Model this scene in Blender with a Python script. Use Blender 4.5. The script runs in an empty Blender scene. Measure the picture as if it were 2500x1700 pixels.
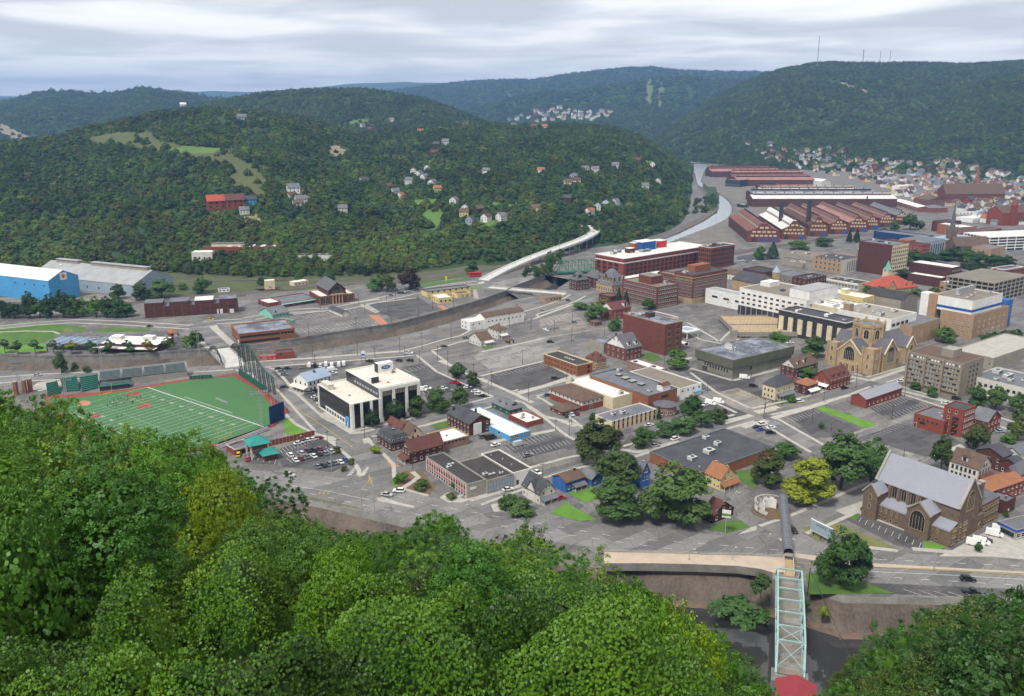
import bpy, bmesh, math, random
import numpy as np
from mathutils import Vector, Matrix, noise as mnoise
from mathutils.geometry import tessellate_polygon
random.seed(7); RNG = np.random.default_rng(7)
scene = bpy.context.scene
COL = scene.collection
R = math.radians
# ------------------------------------------------------------------ camera (height and lens worked out from the football field)
CAMH, FPX, YH = 157.0, 2128.0, 261.0
PITCH = math.atan((850 - YH) / FPX); CP, SP = math.cos(PITCH), math.sin(PITCH)
cam = bpy.data.cameras.new('camera'); camo = bpy.data.objects.new('camera', cam); COL.objects.link(camo)
cam.sensor_width = 36; cam.lens = FPX / 2500 * 36; cam.clip_start = 1; cam.clip_end = 60000
camo.location = (0, 0, CAMH); camo.rotation_euler = (math.pi / 2 - PITCH, 0, 0)
scene.camera = camo
# ------------------------------------------------------------------ sky: overcast layer over a daylight sky
SUN_EL, SUN_AZ = 56.0, 215.0          # azimuth the sun stands at, clockwise from +Y
w = bpy.data.worlds.new('World'); scene.world = w; w.use_nodes = True
nt = w.node_tree; nt.nodes.clear(); N = nt.nodes.new; LK = nt.links.new
def wmath(op, a, b=None):
    n = N('ShaderNodeMath'); n.operation = op
    for i, v in enumerate((a, b)):
        if v is None: continue
        if isinstance(v, (int, float)): n.inputs[i].default_value = v
        else: LK(v, n.inputs[i])
    return n.outputs[0]
out = N('ShaderNodeOutputWorld')
sky = N('ShaderNodeTexSky'); sky.sky_type = 'NISHITA'; sky.sun_disc = False
sky.sun_elevation = R(SUN_EL); sky.sun_rotation = R(SUN_AZ); sky.altitude = 500
tc = N('ShaderNodeTexCoord'); sx = N('ShaderNodeSeparateXYZ'); LK(tc.outputs['Generated'], sx.inputs[0])
zz = wmath('ADD', wmath('MAXIMUM', sx.outputs[2], 0.0), 0.055)
cb = N('ShaderNodeCombineXYZ'); LK(wmath('DIVIDE', sx.outputs[0], zz), cb.inputs[0]); LK(wmath('DIVIDE', sx.outputs[1], zz), cb.inputs[1])
mp = N('ShaderNodeMapping'); mp.inputs['Scale'].default_value = (0.7, 0.8, 1); mp.inputs['Location'].default_value = (3.1, 4.4, 0.3); mp.inputs['Rotation'].default_value = (0, 0, 0.18)
LK(cb.outputs[0], mp.inputs[0])
nz = N('ShaderNodeTexNoise'); nz.inputs['Scale'].default_value = 0.85; nz.inputs['Detail'].default_value = 7; nz.inputs['Roughness'].default_value = 0.5; nz.inputs['Distortion'].default_value = 0.35
LK(mp.outputs[0], nz.inputs['Vector'])
rp = N('ShaderNodeValToRGB'); LK(nz.outputs[0], rp.inputs[0])
e = rp.color_ramp.elements
e[0].position = 0.36; e[0].color = (0.47, 0.475, 0.485, 1)
e[1].position = 0.63; e[1].color = (1.0, 0.965, 0.90, 1)
for p, c in ((0.43, (0.58, 0.582, 0.585, 1)), (0.50, (0.72, 0.712, 0.70, 1)), (0.555, (0.90, 0.87, 0.815, 1))):
    k = e.new(p); k.color = c
hf = wmath('MULTIPLY', wmath('POWER', wmath('SUBTRACT', 1.0, wmath('MINIMUM', wmath('MAXIMUM', sx.outputs[2], 0.0), 1.0)), 16.0), 0.7)
mxh = N('ShaderNodeMixRGB'); LK(hf, mxh.inputs[0]); LK(rp.outputs[0], mxh.inputs[1]); mxh.inputs[2].default_value = (1.04, 1.0, 0.93, 1)
bg1 = N('ShaderNodeBackground'); LK(sky.outputs[0], bg1.inputs[0]); bg1.inputs[1].default_value = 0.05
bg2 = N('ShaderNodeBackground'); LK(mxh.outputs[0], bg2.inputs[0]); bg2.inputs[1].default_value = 0.52
ms = N('ShaderNodeMixShader'); ms.inputs[0].default_value = 0.88; LK(bg1.outputs[0], ms.inputs[1]); LK(bg2.outputs[0], ms.inputs[2]); LK(ms.outputs[0], out.inputs[0])
# ------------------------------------------------------------------ sun behind the clouds
sl = bpy.data.lights.new('sun', 'SUN'); sl.energy = 1.5; sl.angle = R(11); sl.color = (1, 0.965, 0.91)
so = bpy.data.objects.new('sun', sl); COL.objects.link(so); so.location = (0, 0, 900)
sd = Vector((math.sin(R(SUN_AZ)) * math.cos(R(SUN_EL)), math.cos(R(SUN_AZ)) * math.cos(R(SUN_EL)), math.sin(R(SUN_EL))))
so.rotation_euler = sd.to_track_quat('Z', 'Y').to_euler()
vs = scene.view_settings; vs.view_transform = 'Standard'; vs.look = 'None'; vs.gamma = 1; vs.use_curve_mapping = False; vs.exposure = 1.5
scene.display_settings.display_device = 'sRGB'
cy = scene.cycles; cy.use_denoising = True; cy.max_bounces = 5; cy.diffuse_bounces = 3; cy.glossy_bounces = 2; cy.transmission_bounces = 2; cy.volume_bounces = 0; cy.transparent_max_bounces = 4
cy.use_adaptive_sampling = True; cy.adaptive_threshold = 0.02; cy.sample_clamp_indirect = 4
# ------------------------------------------------------------------ surveying: picture point (2500 x 1700) -> place on the ground
TL = {1: (0, 500, 3.32), 2: (600, 500, 3.32), 3: (1200, 500, 3.32), 4: (1800, 500, 3.32), 5: (0, 800, 3.32), 6: (600, 800, 3.32), 7: (1200, 800, 3.32), 8: (1800, 800, 3.32),
      'm': (1640, 390, 4.648), 'f': (2050, 390, 4.789), 'c': (1400, 560, 5.81), 'r': (2150, 680, 2.634), 'b': (1050, 640, 3.295), 'F': (740, 870, 7.2625),
      'S': (180, 900, 4.469), 'C': (2100, 1080, 5.267), 'L': (1500, 1100, 2.324), 0: (0, 0, 1.0), 'h': (800, 150, 2.582), 'g': (0, 150, 2.582), 'q': (1600, 100, 2.582)}
def T(k, x, y): a, b, q = TL[k]; return a + x / q, b + y / q
def ray(px, py):
    x = (px - 1250) / FPX; u = -(py - 850) / FPX
    return x, CP + u * SP, -SP + u * CP
def P(px, py, z=0.0):
    d = ray(px, py); t = (z - CAMH) / d[2]
    return Vector((d[0] * t, d[1] * t, z))
def PD(px, py, Y):
    d = ray(px, py); t = Y / d[1]
    return Vector((d[0] * t, Y, CAMH + d[2] * t))
def G(k, x, y, z=0.0): return P(*T(k, x, y), z)
def hz(base, top):
    g = P(*base); d = ray(0, top[1]); return CAMH + d[2] / d[1] * g.y
def pix(x, y, z):
    zc = CP * y - SP * (z - CAMH); yc = SP * y + CP * (z - CAMH)
    return 1250 + FPX * x / zc, 850 - FPX * yc / zc
# ------------------------------------------------------------------ materials
MATS = {}
def mat(name, c, c2=None, rough=0.85, scale=0.25, amt=1.0, spec=0.25, metal=0.0, fine=4.0, bump=0.0, objrand=0.0, stretch=None, emit=None, tl=0.0, patch=None, bigvar=True):
    """procedural surface: base colour wandering towards c2 in large and small patches"""
    if name in MATS: return MATS[name]
    m = bpy.data.materials.new(name); m.use_nodes = True; MATS[name] = m
    t = m.node_tree; n = t.nodes; b = n['Principled BSDF']
    b.inputs['Roughness'].default_value = rough; b.inputs['Specular IOR Level'].default_value = spec; b.inputs['Metallic'].default_value = metal
    c = tuple(c) + (1,)
    if c2 is None: c2 = tuple(v * 0.72 for v in c[:3])
    c2 = tuple(c2) + (1,)
    geo = n.new('ShaderNodeNewGeometry'); vec = geo.outputs['Position']
    if stretch:
        mpp = n.new('ShaderNodeMapping'); mpp.inputs['Rotation'].default_value = (0, 0, stretch[2]); mpp.inputs['Scale'].default_value = (stretch[0], stretch[1], 1)
        t.links.new(vec, mpp.inputs[0]); vec = mpp.outputs[0]
    a = n.new('ShaderNodeTexNoise'); a.inputs['Scale'].default_value = scale; a.inputs['Detail'].default_value = 5; a.inputs['Roughness'].default_value = 0.65
    t.links.new(vec, a.inputs['Vector'])
    f = n.new('ShaderNodeTexNoise'); f.inputs['Scale'].default_value = scale * fine * 2.3; f.inputs['Detail'].default_value = 3
    t.links.new(vec, f.inputs['Vector'])
    ad = n.new('ShaderNodeMath'); ad.operation = 'MULTIPLY_ADD'; t.links.new(f.outputs[0], ad.inputs[0]); ad.inputs[1].default_value = 0.5; t.links.new(a.outputs[0], ad.inputs[2])
    mr = n.new('ShaderNodeMapRange'); t.links.new(ad.outputs[0], mr.inputs[0])
    mr.inputs[1].default_value = 0.58; mr.inputs[2].default_value = 0.95; mr.inputs[3].default_value = 0; mr.inputs[4].default_value = amt
    mx = n.new('ShaderNodeMixRGB'); t.links.new(mr.outputs[0], mx.inputs[0]); mx.inputs[1].default_value = c; mx.inputs[2].default_value = c2
    col = mx.outputs[0]
    if patch:   # repair patches and joints laid to the street grid
        mq = n.new('ShaderNodeMapping'); mq.inputs['Rotation'].default_value = (0, 0, -R(36.5)); t.links.new(geo.outputs['Position'], mq.inputs[0])
        wb = n.new('ShaderNodeTexNoise'); wb.inputs['Scale'].default_value = .05; t.links.new(mq.outputs[0], wb.inputs['Vector']); va = n.new('ShaderNodeVectorMath'); va.operation = 'MULTIPLY_ADD'; t.links.new(wb.outputs['Color'], va.inputs[0]); va.inputs[1].default_value = (5, 5, 0); t.links.new(mq.outputs[0], va.inputs[2])
        bk = n.new('ShaderNodeTexBrick'); t.links.new(va.outputs[0], bk.inputs['Vector']); bk.inputs['Color1'].default_value = (.70, .70, .71, 1); bk.inputs['Color2'].default_value = (1.16, 1.15, 1.13, 1); bk.inputs['Mortar'].default_value = (1.5, 1.46, 1.38, 1); bk.inputs['Scale'].default_value = 1; bk.inputs['Brick Width'].default_value = patch[0]; bk.inputs['Row Height'].default_value = patch[1]; bk.inputs['Mortar Size'].default_value = .09; bk.offset_frequency = 3; bk.offset = .37; bk.squash = 1.7; bk.squash_frequency = 4
        vr = n.new('ShaderNodeTexVoronoi'); vr.feature = 'DISTANCE_TO_EDGE'; vr.inputs['Scale'].default_value = .16; t.links.new(va.outputs[0], vr.inputs['Vector']); cr = n.new('ShaderNodeMapRange'); t.links.new(vr.outputs[0], cr.inputs[0]); cr.inputs[2].default_value = .035; cr.inputs[3].default_value = .62; cr.inputs[4].default_value = 1
        mu = n.new('ShaderNodeMixRGB'); mu.blend_type = 'MULTIPLY'; mu.inputs[0].default_value = 1; t.links.new(col, mu.inputs[1]); t.links.new(bk.outputs[0], mu.inputs[2])
        mv = n.new('ShaderNodeMixRGB'); mv.blend_type = 'MULTIPLY'; mv.inputs[0].default_value = .8; t.links.new(mu.outputs[0], mv.inputs[1]); t.links.new(cr.outputs[0], mv.inputs[2]); col = mv.outputs[0]
    if objrand:
        oi = n.new('ShaderNodeObjectInfo'); hs = n.new('ShaderNodeHueSaturation')
        m1 = n.new('ShaderNodeMapRange'); t.links.new(oi.outputs['Random'], m1.inputs[0]); m1.inputs[3].default_value = 0.5 - objrand * 0.05; m1.inputs[4].default_value = 0.5 + objrand * 0.05
        wn = n.new('ShaderNodeMath'); wn.operation = 'FRACT'; wm = n.new('ShaderNodeMath'); wm.operation = 'MULTIPLY'; wm.inputs[1].default_value = 17.31; t.links.new(oi.outputs['Random'], wm.inputs[0]); t.links.new(wm.outputs[0], wn.inputs[0])
        m2 = n.new('ShaderNodeMapRange'); t.links.new(wn.outputs[0], m2.inputs[0]); m2.inputs[3].default_value = 1 - objrand * 0.45; m2.inputs[4].default_value = 1 + objrand * 0.45
        bv = n.new('ShaderNodeTexNoise'); bv.inputs['Scale'].default_value = .011; bv.inputs['Detail'].default_value = 3; t.links.new(geo.outputs['Position'], bv.inputs['Vector']); bm = n.new('ShaderNodeMapRange'); t.links.new(bv.outputs[0], bm.inputs[0]); bm.inputs[1].default_value = .32; bm.inputs[2].default_value = .68; bm.inputs[3].default_value = .68 if bigvar else 1; bm.inputs[4].default_value = 1.38 if bigvar else 1
        bx_ = n.new('ShaderNodeMath'); bx_.operation = 'MULTIPLY'; t.links.new(m2.outputs[0], bx_.inputs[0]); t.links.new(bm.outputs[0], bx_.inputs[1])
        t.links.new(m1.outputs[0], hs.inputs['Hue']); t.links.new(bx_.outputs[0], hs.inputs['Value']); t.links.new(col, hs.inputs['Color']); col = hs.outputs[0]
    t.links.new(col, b.inputs['Base Color'])
    if bump:
        bp = n.new('ShaderNodeBump'); bp.inputs['Strength'].default_value = bump; bp.inputs['Distance'].default_value = 0.3; t.links.new(ad.outputs[0], bp.inputs['Height']); t.links.new(bp.outputs[0], b.inputs['Normal'])
    if tl:
        tr = n.new('ShaderNodeBsdfTranslucent'); t.links.new(col, tr.inputs[0]); mxs = n.new('ShaderNodeMixShader'); mxs.inputs[0].default_value = tl
        t.links.new(b.outputs[0], mxs.inputs[1]); t.links.new(tr.outputs[0], mxs.inputs[2]); t.links.new(mxs.outputs[0], n['Material Output'].inputs[0])
    if emit: b.inputs['Emission Color'].default_value = tuple(emit) + (1,); b.inputs['Emission Strength'].default_value = 1
    return m
for nm, c, c2, kw in (
    ('asphalt', (.185, .177, .168), (.112, .108, .105), dict(scale=.055, fine=6, rough=.9, stretch=(1, .35, -R(36.5)), bump=.15, patch=(11, 5))),
    ('street', (.190, .186, .180), (.150, .147, .143), dict(scale=.1, fine=6, rough=.88, patch=(26, 7))),
    ('lotdark', (.098, .095, .094), (.066, .064, .065), dict(scale=.15, fine=5, rough=.88, patch=(14, 6))),
    ('lotlight', (.25, .24, .225), (.165, .16, .152), dict(scale=.08, fine=6, rough=.9, stretch=(1, .3, R(53.5)), patch=(9, 4))),
    ('lotbrown', (.25, .225, .19), (.165, .155, .14), dict(scale=.06, fine=6, patch=(10, 5))),
    ('gravel', (.185, .168, .148), (.12, .108, .096), dict(scale=.05, fine=6)),
    ('ballast', (.135, .115, .10), (.085, .075, .068), dict(scale=.1, fine=6)),
    ('sidewalk', (.42, .40, .355), (.30, .285, .25), dict(scale=.3, fine=3)),
    ('concrete', (.36, .34, .30), (.22, .21, .185), dict(scale=.12, fine=5)),
    ('platform', (.46, .37, .285), (.36, .29, .23), dict(scale=.25)),
    ('deckwhite', (.55, .54, .51), (.40, .39, .37), dict(scale=.2)),
    ('floodwall', (.235, .225, .205), (.13, .125, .112), dict(scale=.15, fine=5)),
    ('channel', (.140, .112, .088), (.060, .048, .040), dict(scale=.09, fine=6, stretch=(1, .3, 0))),
    ('railbed', (.19, .115, .07), (.10, .07, .055), dict(scale=.2)),
    ('paint', (.72, .72, .70), (.5, .5, .49), dict(scale=.6)),
    ('yellowpaint', (.55, .38, .06), (.4, .3, .08), dict(scale=.6)),
    ('grass', (.085, .165, .028), (.045, .10, .018), dict(scale=.12, fine=6, bump=.2)),
    ('grassbright', (.12, .25, .03), (.075, .17, .02), dict(scale=.15, fine=6)),
    ('railgrass', (.082, .100, .034), (.058, .062, .034), dict(scale=.05, fine=6)),
    ('grassdry', (.17, .17, .06), (.10, .12, .035), dict(scale=.15, fine=6)),
    ('turf', (.062, .155, .055), (.052, .132, .047), dict(scale=.05, fine=8)),
    ('track', (.27, .052, .034), (.21, .043, .03), dict(scale=.3)),
    ('clay', (.42, .18, .11), (.36, .15, .09), dict(scale=.3)),
    ('brick', (.165, .055, .038), (.115, .04, .03), dict(scale=.35, fine=5)),
    ('brickdark', (.095, .035, .027), (.065, .026, .022), dict(scale=.35, fine=5)),
    ('brickorange', (.27, .105, .052), (.20, .08, .042), dict(scale=.35, fine=5)),
    ('brickred', (.24, .058, .035), (.17, .045, .03), dict(scale=.35, fine=5)),
    ('brickpink', (.28, .16, .125), (.19, .11, .09), dict(scale=.35, fine=5)),
    ('bricktan', (.36, .24, .145), (.27, .18, .11), dict(scale=.35, fine=5)),
    ('stonetan', (.42, .31, .18), (.28, .20, .115), dict(scale=.4, fine=5)),
    ('stonebrown', (.175, .125, .088), (.105, .075, .055), dict(scale=.6, fine=4, bump=.3)),
    ('cream', (.62, .53, .36), (.48, .41, .28), dict(scale=.25)),
    ('yellow', (.62, .50, .22), (.52, .42, .2), dict(scale=.25)),
    ('white', (.74, .73, .70), (.58, .57, .54), dict(scale=.25)),
    ('whiteroof', (.70, .69, .66), (.48, .46, .43), dict(scale=.12, fine=5)),
    ('creamroof', (.68, .63, .54), (.50, .45, .37), dict(scale=.08, fine=4)),
    ('siding', (.60, .58, .52), (.48, .46, .42), dict(scale=.3)),
    ('bluehouse', (.045, .14, .40), (.03, .10, .30), dict(scale=.3)),
    ('bluewall', (.075, .30, .56), (.055, .235, .46), dict(scale=.1)),
    ('skyblue', (.10, .33, .58), (.07, .26, .48), dict(scale=.2)),
    ('navy', (.012, .040, .125), None, dict(scale=.3)),
    ('bluestripe', (.02, .10, .32), None, dict(scale=.3)),
    ('greygreen', (.20, .20, .155), (.15, .15, .12), dict(scale=.2)),
    ('olive', (.12, .12, .085), (.09, .09, .065), dict(scale=.2)),
    ('greymetal', (.34, .345, .34), (.26, .26, .26), dict(scale=.1)),
    ('greyblue', (.30, .36, .41), (.24, .29, .34), dict(scale=.1)),
    ('greyconc', (.30, .27, .22), (.22, .20, .165), dict(scale=.2)),
    ('taupe', (.27, .225, .17), (.20, .17, .13), dict(scale=.25)),
    ('roofgrey', (.165, .17, .185), (.10, .105, .115), dict(scale=.12, fine=6)),
    ('roofdark', (.075, .075, .085), (.045, .045, .052), dict(scale=.15, fine=5)),
    ('roofslate', (.125, .12, .135), (.085, .082, .092), dict(scale=.3, fine=4)),
    ('rooftar', (.055, .05, .047), (.035, .033, .031), dict(scale=.12, fine=5)),
    ('roofpatch', (.27, .29, .33), (.075, .08, .10), dict(scale=.10, fine=3, amt=1.3)),
    ('roofbrown', (.13, .085, .062), (.09, .06, .045), dict(scale=.3)),
    ('roofred', (.36, .085, .05), (.28, .065, .04), dict(scale=.25)),
    ('roofcrimson', (.27, .03, .038), (.20, .025, .03), dict(scale=.4, rough=.5)),
    ('rooforange', (.30, .13, .062), (.22, .095, .05), dict(scale=.3)),
    ('roofmaroon', (.135, .052, .042), (.095, .04, .034), dict(scale=.3)),
    ('rooftan', (.215, .185, .145), (.155, .135, .11), dict(scale=.15, fine=5)),
    ('roofmetal', (.255, .26, .30), (.225, .23, .265), dict(scale=.1, rough=.45, spec=.5)),
    ('roofblue', (.30, .37, .46), (.24, .30, .38), dict(scale=.2)),
    ('rust', (.20, .085, .062), (.125, .058, .046), dict(scale=.08, fine=6)),
    ('rustdark', (.105, .048, .038), (.072, .036, .03), dict(scale=.15, fine=5)),
    ('rustpink', (.34, .185, .155), (.25, .12, .10), dict(scale=.08, fine=6)),
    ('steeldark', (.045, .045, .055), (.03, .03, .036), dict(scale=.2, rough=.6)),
    ('steelgreen', (.028, .085, .072), (.02, .06, .05), dict(scale=.3, rough=.6)),
    ('padgreen', (.018, .105, .075), (.014, .08, .058), dict(scale=.3, rough=.6)),
    ('tealroof', (.03, .24, .21), (.022, .19, .165), dict(scale=.3, rough=.5)),
    ('copper', (.14, .36, .28), (.11, .28, .22), dict(scale=.4)),
    ('mint', (.22, .50, .38), (.18, .40, .31), dict(scale=.4)),
    ('truss', (.33, .47, .445), (.24, .35, .33), dict(scale=.5, rough=.6)),
    ('trussgreen', (.045, .19, .105), (.03, .13, .075), dict(scale=.3, rough=.6)),
    ('wood', (.105, .075, .055), (.07, .052, .04), dict(scale=.8)),
    ('galv', (.33, .34, .35), (.26, .27, .28), dict(scale=.8, rough=.5)),
    ('barrel', (.10, .11, .135), (.055, .06, .075), dict(scale=.4, rough=.3, spec=.6)),
    ('blackglass', (.012, .012, .014), (.009, .009, .011), dict(scale=.1, rough=.16, spec=.5)),
    ('glass', (.022, .026, .032), (.016, .019, .024), dict(scale=.3, rough=.12, spec=.5)),
    ('frame', (.62, .60, .56), (.5, .48, .45), dict(scale=.5)),
    ('framedark', (.07, .06, .055), None, dict(scale=.5)),
    ('red', (.50, .03, .022), (.4, .025, .02), dict(scale=.4, rough=.45)),
    ('yellowobj', (.72, .50, .03), (.6, .42, .03), dict(scale=.4, rough=.5)),
    ('orangeobj', (.6, .17, .03), None, dict(scale=.4)),
    ('bluepaint', (.03, .09, .42), None, dict(scale=.4, rough=.5)),
    ('unit', (.50, .50, .48), (.38, .38, .37), dict(scale=.8, rough=.6)),
    ('bark', (.075, .062, .05), (.05, .042, .035), dict(scale=2.0)),
    ('tyre', (.015, .015, .016), None, dict(rough=.8)),
    ('skin', (.32, .2, .14), None, dict(scale=1)),
    ('rocks', (.165, .118, .085), (.095, .066, .05), dict(scale=.5, bump=.3)),
    ('mulch', (.16, .10, .055), (.12, .09, .05), dict(scale=.8)),
): mat('m_' + nm, c, c2, **kw)
def M(k): return MATS['m_' + k]
# leaf materials: colour wanders per object and per patch
for nm, c, c2 in (('leaf_dark', (.034, .078, .014), (.019, .050, .009)), ('leaf_mid', (.052, .120, .016), (.030, .080, .011)), ('leaf_light', (.092, .185, .018), (.056, .128, .014)),
                  ('leaf_yellow', (.23, .28, .016), (.14, .20, .015)), ('leaf_olive', (.082, .108, .018), (.048, .072, .013)), ('leaf_orange', (.26, .17, .028), (.16, .14, .022)), ('leaf_red', (.060, .028, .020), (.040, .021, .016)),
                  ('leaf_vine', (.080, .190, .014), (.042, .120, .010)), ('leaf_vinegold', (.135, .215, .015), (.062, .145, .011)), ('leaf_town', (.078, .150, .030), (.046, .100, .020)), ('leaf_blue', (.034, .068, .021), (.021, .046, .014))):
    mat('m_' + nm, c, c2, rough=.55, scale=.35, fine=4, spec=.3, objrand=.36, tl=.2)
for nm, c, c2 in (('hill_dark', (.048, .088, .024), (.032, .062, .017)), ('hill_mid', (.070, .122, .027), (.046, .086, .019)), ('hill_light', (.112, .165, .030), (.075, .122, .023)), ('hill_olive', (.098, .112, .030), (.064, .080, .022)), ('hill_blue', (.046, .080, .030), (.030, .056, .021))):
    mat('m_' + nm, c, c2, rough=.7, scale=.1, fine=4, spec=.15, objrand=.42, tl=.15)
for nm, c, c2 in (('near_dark', (.036, .092, .012), (.022, .060, .009)), ('near_mid', (.068, .165, .013), (.042, .112, .010)), ('near_light', (.135, .262, .016), (.080, .18, .012)), ('near_vine', (.112, .25, .012), (.058, .158, .009)), ('near_gold', (.23, .31, .016), (.11, .21, .012)), ('near_olive', (.085, .125, .016), (.05, .085, .012))):
    mat('m_' + nm, c, c2, rough=.5, scale=.5, fine=4, spec=.35, objrand=.3, tl=.22, bigvar=False)
# ------------------------------------------------------------------ mesh and object helpers
class MB:
    def __init__(s): s.v = []; s.f = []; s.m = []; s.mats = []
    def mi(s, m):
        if m not in s.mats: s.mats.append(m)
        return s.mats.index(m)
    def add(s, vs, fs, m):
        o = len(s.v); i = s.mi(m); s.v += [tuple(v) for v in vs]
        for f in fs: s.f.append(tuple(o + k for k in f)); s.m.append(i)
        return s
    def box(s, a, b, m, skip=()):
        x0, y0, z0 = a; x1, y1, z1 = b
        vs = [(x0, y0, z0), (x1, y0, z0), (x1, y1, z0), (x0, y1, z0), (x0, y0, z1), (x1, y0, z1), (x1, y1, z1), (x0, y1, z1)]
        fs = {'b': (3, 2, 1, 0), 't': (4, 5, 6, 7), 'f': (0, 1, 5, 4), 'r': (1, 2, 6, 5), 'k': (2, 3, 7, 6), 'l': (3, 0, 4, 7)}
        return s.add(vs, [f for k, f in fs.items() if k not in skip], m)
    def prism(s, poly, z0, z1, m, top=None, bottom=False):
        n = len(poly); vs = [(p[0], p[1], z0) for p in poly] + [(p[0], p[1], z1) for p in poly]
        s.add(vs, [(i, (i + 1) % n, n + (i + 1) % n, n + i) for i in range(n)], m)
        s.cap(poly, z1, top or m)
        return s
    def cap(s, poly, z, m):
        vv = [Vector((p[0], p[1], z if not callable(z) else z(p))) for p in poly]
        tr = tessellate_polygon([vv])
        fs = []
        for a, b, c in tr:
            nrm = (vv[b] - vv[a]).cross(vv[c] - vv[a])
            fs.append((a, b, c) if nrm.z > 0 else (a, c, b))
        return s.add(vv, fs, m)
    def tube(s, a, b, r, m, n=5, r2=None, caps=True):
        a = Vector(a); b = Vector(b); d = b - a
        if d.length < 1e-6: return s
        q = d.to_track_quat('Z', 'Y'); r2 = r if r2 is None else r2; vs = []
        for p, rr in ((a, r), (b, r2)):
            for i in range(n):
                t = 2 * math.pi * (i + .5) / n; vs.append(p + q @ Vector((math.cos(t) * rr, math.sin(t) * rr, 0)))
        fs = [(i, (i + 1) % n, n + (i + 1) % n, n + i) for i in range(n)]
        if caps: fs += [tuple(range(n, 2 * n)), tuple(range(n - 1, -1, -1))]
        return s.add(vs, fs, m)
    def bar(s, a, b, w, h, m):
        """rectangular bar, w across (horizontal), h vertical"""
        a = Vector(a); b = Vector(b); d = (b - a).normalized(); sd = d.cross(Vector((0, 0, 1)))
        if sd.length < 1e-3: sd = Vector((1, 0, 0))
        sd.normalize(); up = sd.cross(d); vs = []
        for p in (a, b):
            for i, j in ((-1, -1), (1, -1), (1, 1), (-1, 1)): vs.append(p + sd * (i * w / 2) + up * (j * h / 2))
        return s.add(vs, [(0, 3, 2, 1), (4, 5, 6, 7), (0, 1, 5, 4), (1, 2, 6, 5), (2, 3, 7, 6), (3, 0, 4, 7)], m)
    def lathe(s, prof, m, n=10, c=(0, 0)):
        vs = []; fs = []
        for r, z in prof:
            for i in range(n): t = 2 * math.pi * i / n; vs.append((c[0] + r * math.cos(t), c[1] + r * math.sin(t), z))
        for k in range(len(prof) - 1):
            for i in range(n): fs.append((k * n + i, k * n + (i + 1) % n, (k + 1) * n + (i + 1) % n, (k + 1) * n + i))
        return s.add(vs, fs, m)
    def mesh(s, name):
        me = bpy.data.meshes.new(name); me.from_pydata(s.v, [], s.f)
        for m in s.mats: me.materials.append(m)
        me.polygons.foreach_set('material_index', s.m); me.update(); return me
    def build(s, name, parent=None, loc=None, rot=None):
        return obj(name, s.mesh(name), parent, loc, rot)
def obj(name, me, parent=None, loc=None, rot=None, scale=None):
    o = bpy.data.objects.new(name, me); COL.objects.link(o)
    if parent is not None: o.parent = parent
    if loc is not None: o.location = loc
    if rot is not None: o.rotation_euler = rot
    if scale is not None: o.scale = scale
    return o
def tag(o, label=None, cat=None, group=None, kind=None):
    if label: o['label'] = label
    if cat: o['category'] = cat
    if group: o['group'] = group
    if kind: o['kind'] = kind
    return o
def thing(name, label, cat, loc=(0, 0, 0), rz=0.0, group=None):
    return tag(obj(name, None, None, loc, (0, 0, rz)), label, cat, group)
def struct(name, mb): return tag(mb.build(name), kind='structure')
def copy_tree(o, loc=None, rz=None, scale=None, label=None, group=None, parent=None):
    c = o.copy(); COL.objects.link(c); c.parent = parent
    if loc is not None: c.location = loc
    if rz is not None: c.rotation_euler = (0, 0, rz)
    if scale is not None: c.scale = scale
    if label: c['label'] = label
    if group: c['group'] = group
    for ch in list(o.children): copy_tree(ch, parent=c)
    return c
ORD = ['first', 'second', 'third', 'fourth', 'fifth', 'sixth', 'seventh', 'eighth', 'ninth', 'tenth', 'eleventh', 'twelfth', 'thirteenth', 'fourteenth', 'fifteenth', 'sixteenth', 'seventeenth', 'eighteenth']
GRID = R(36.5); GU = Vector((math.cos(GRID), math.sin(GRID), 0)); GV = Vector((-math.sin(GRID), math.cos(GRID), 0))
def inside(poly, x, y):
    c = False; j = len(poly) - 1
    for i in range(len(poly)):
        xi, yi = poly[i][0], poly[i][1]; xj, yj = poly[j][0], poly[j][1]
        if (yi > y) != (yj > y) and x < (xj - xi) * (y - yi) / (yj - yi) + xi: c = not c
        j = i
    return c
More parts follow.
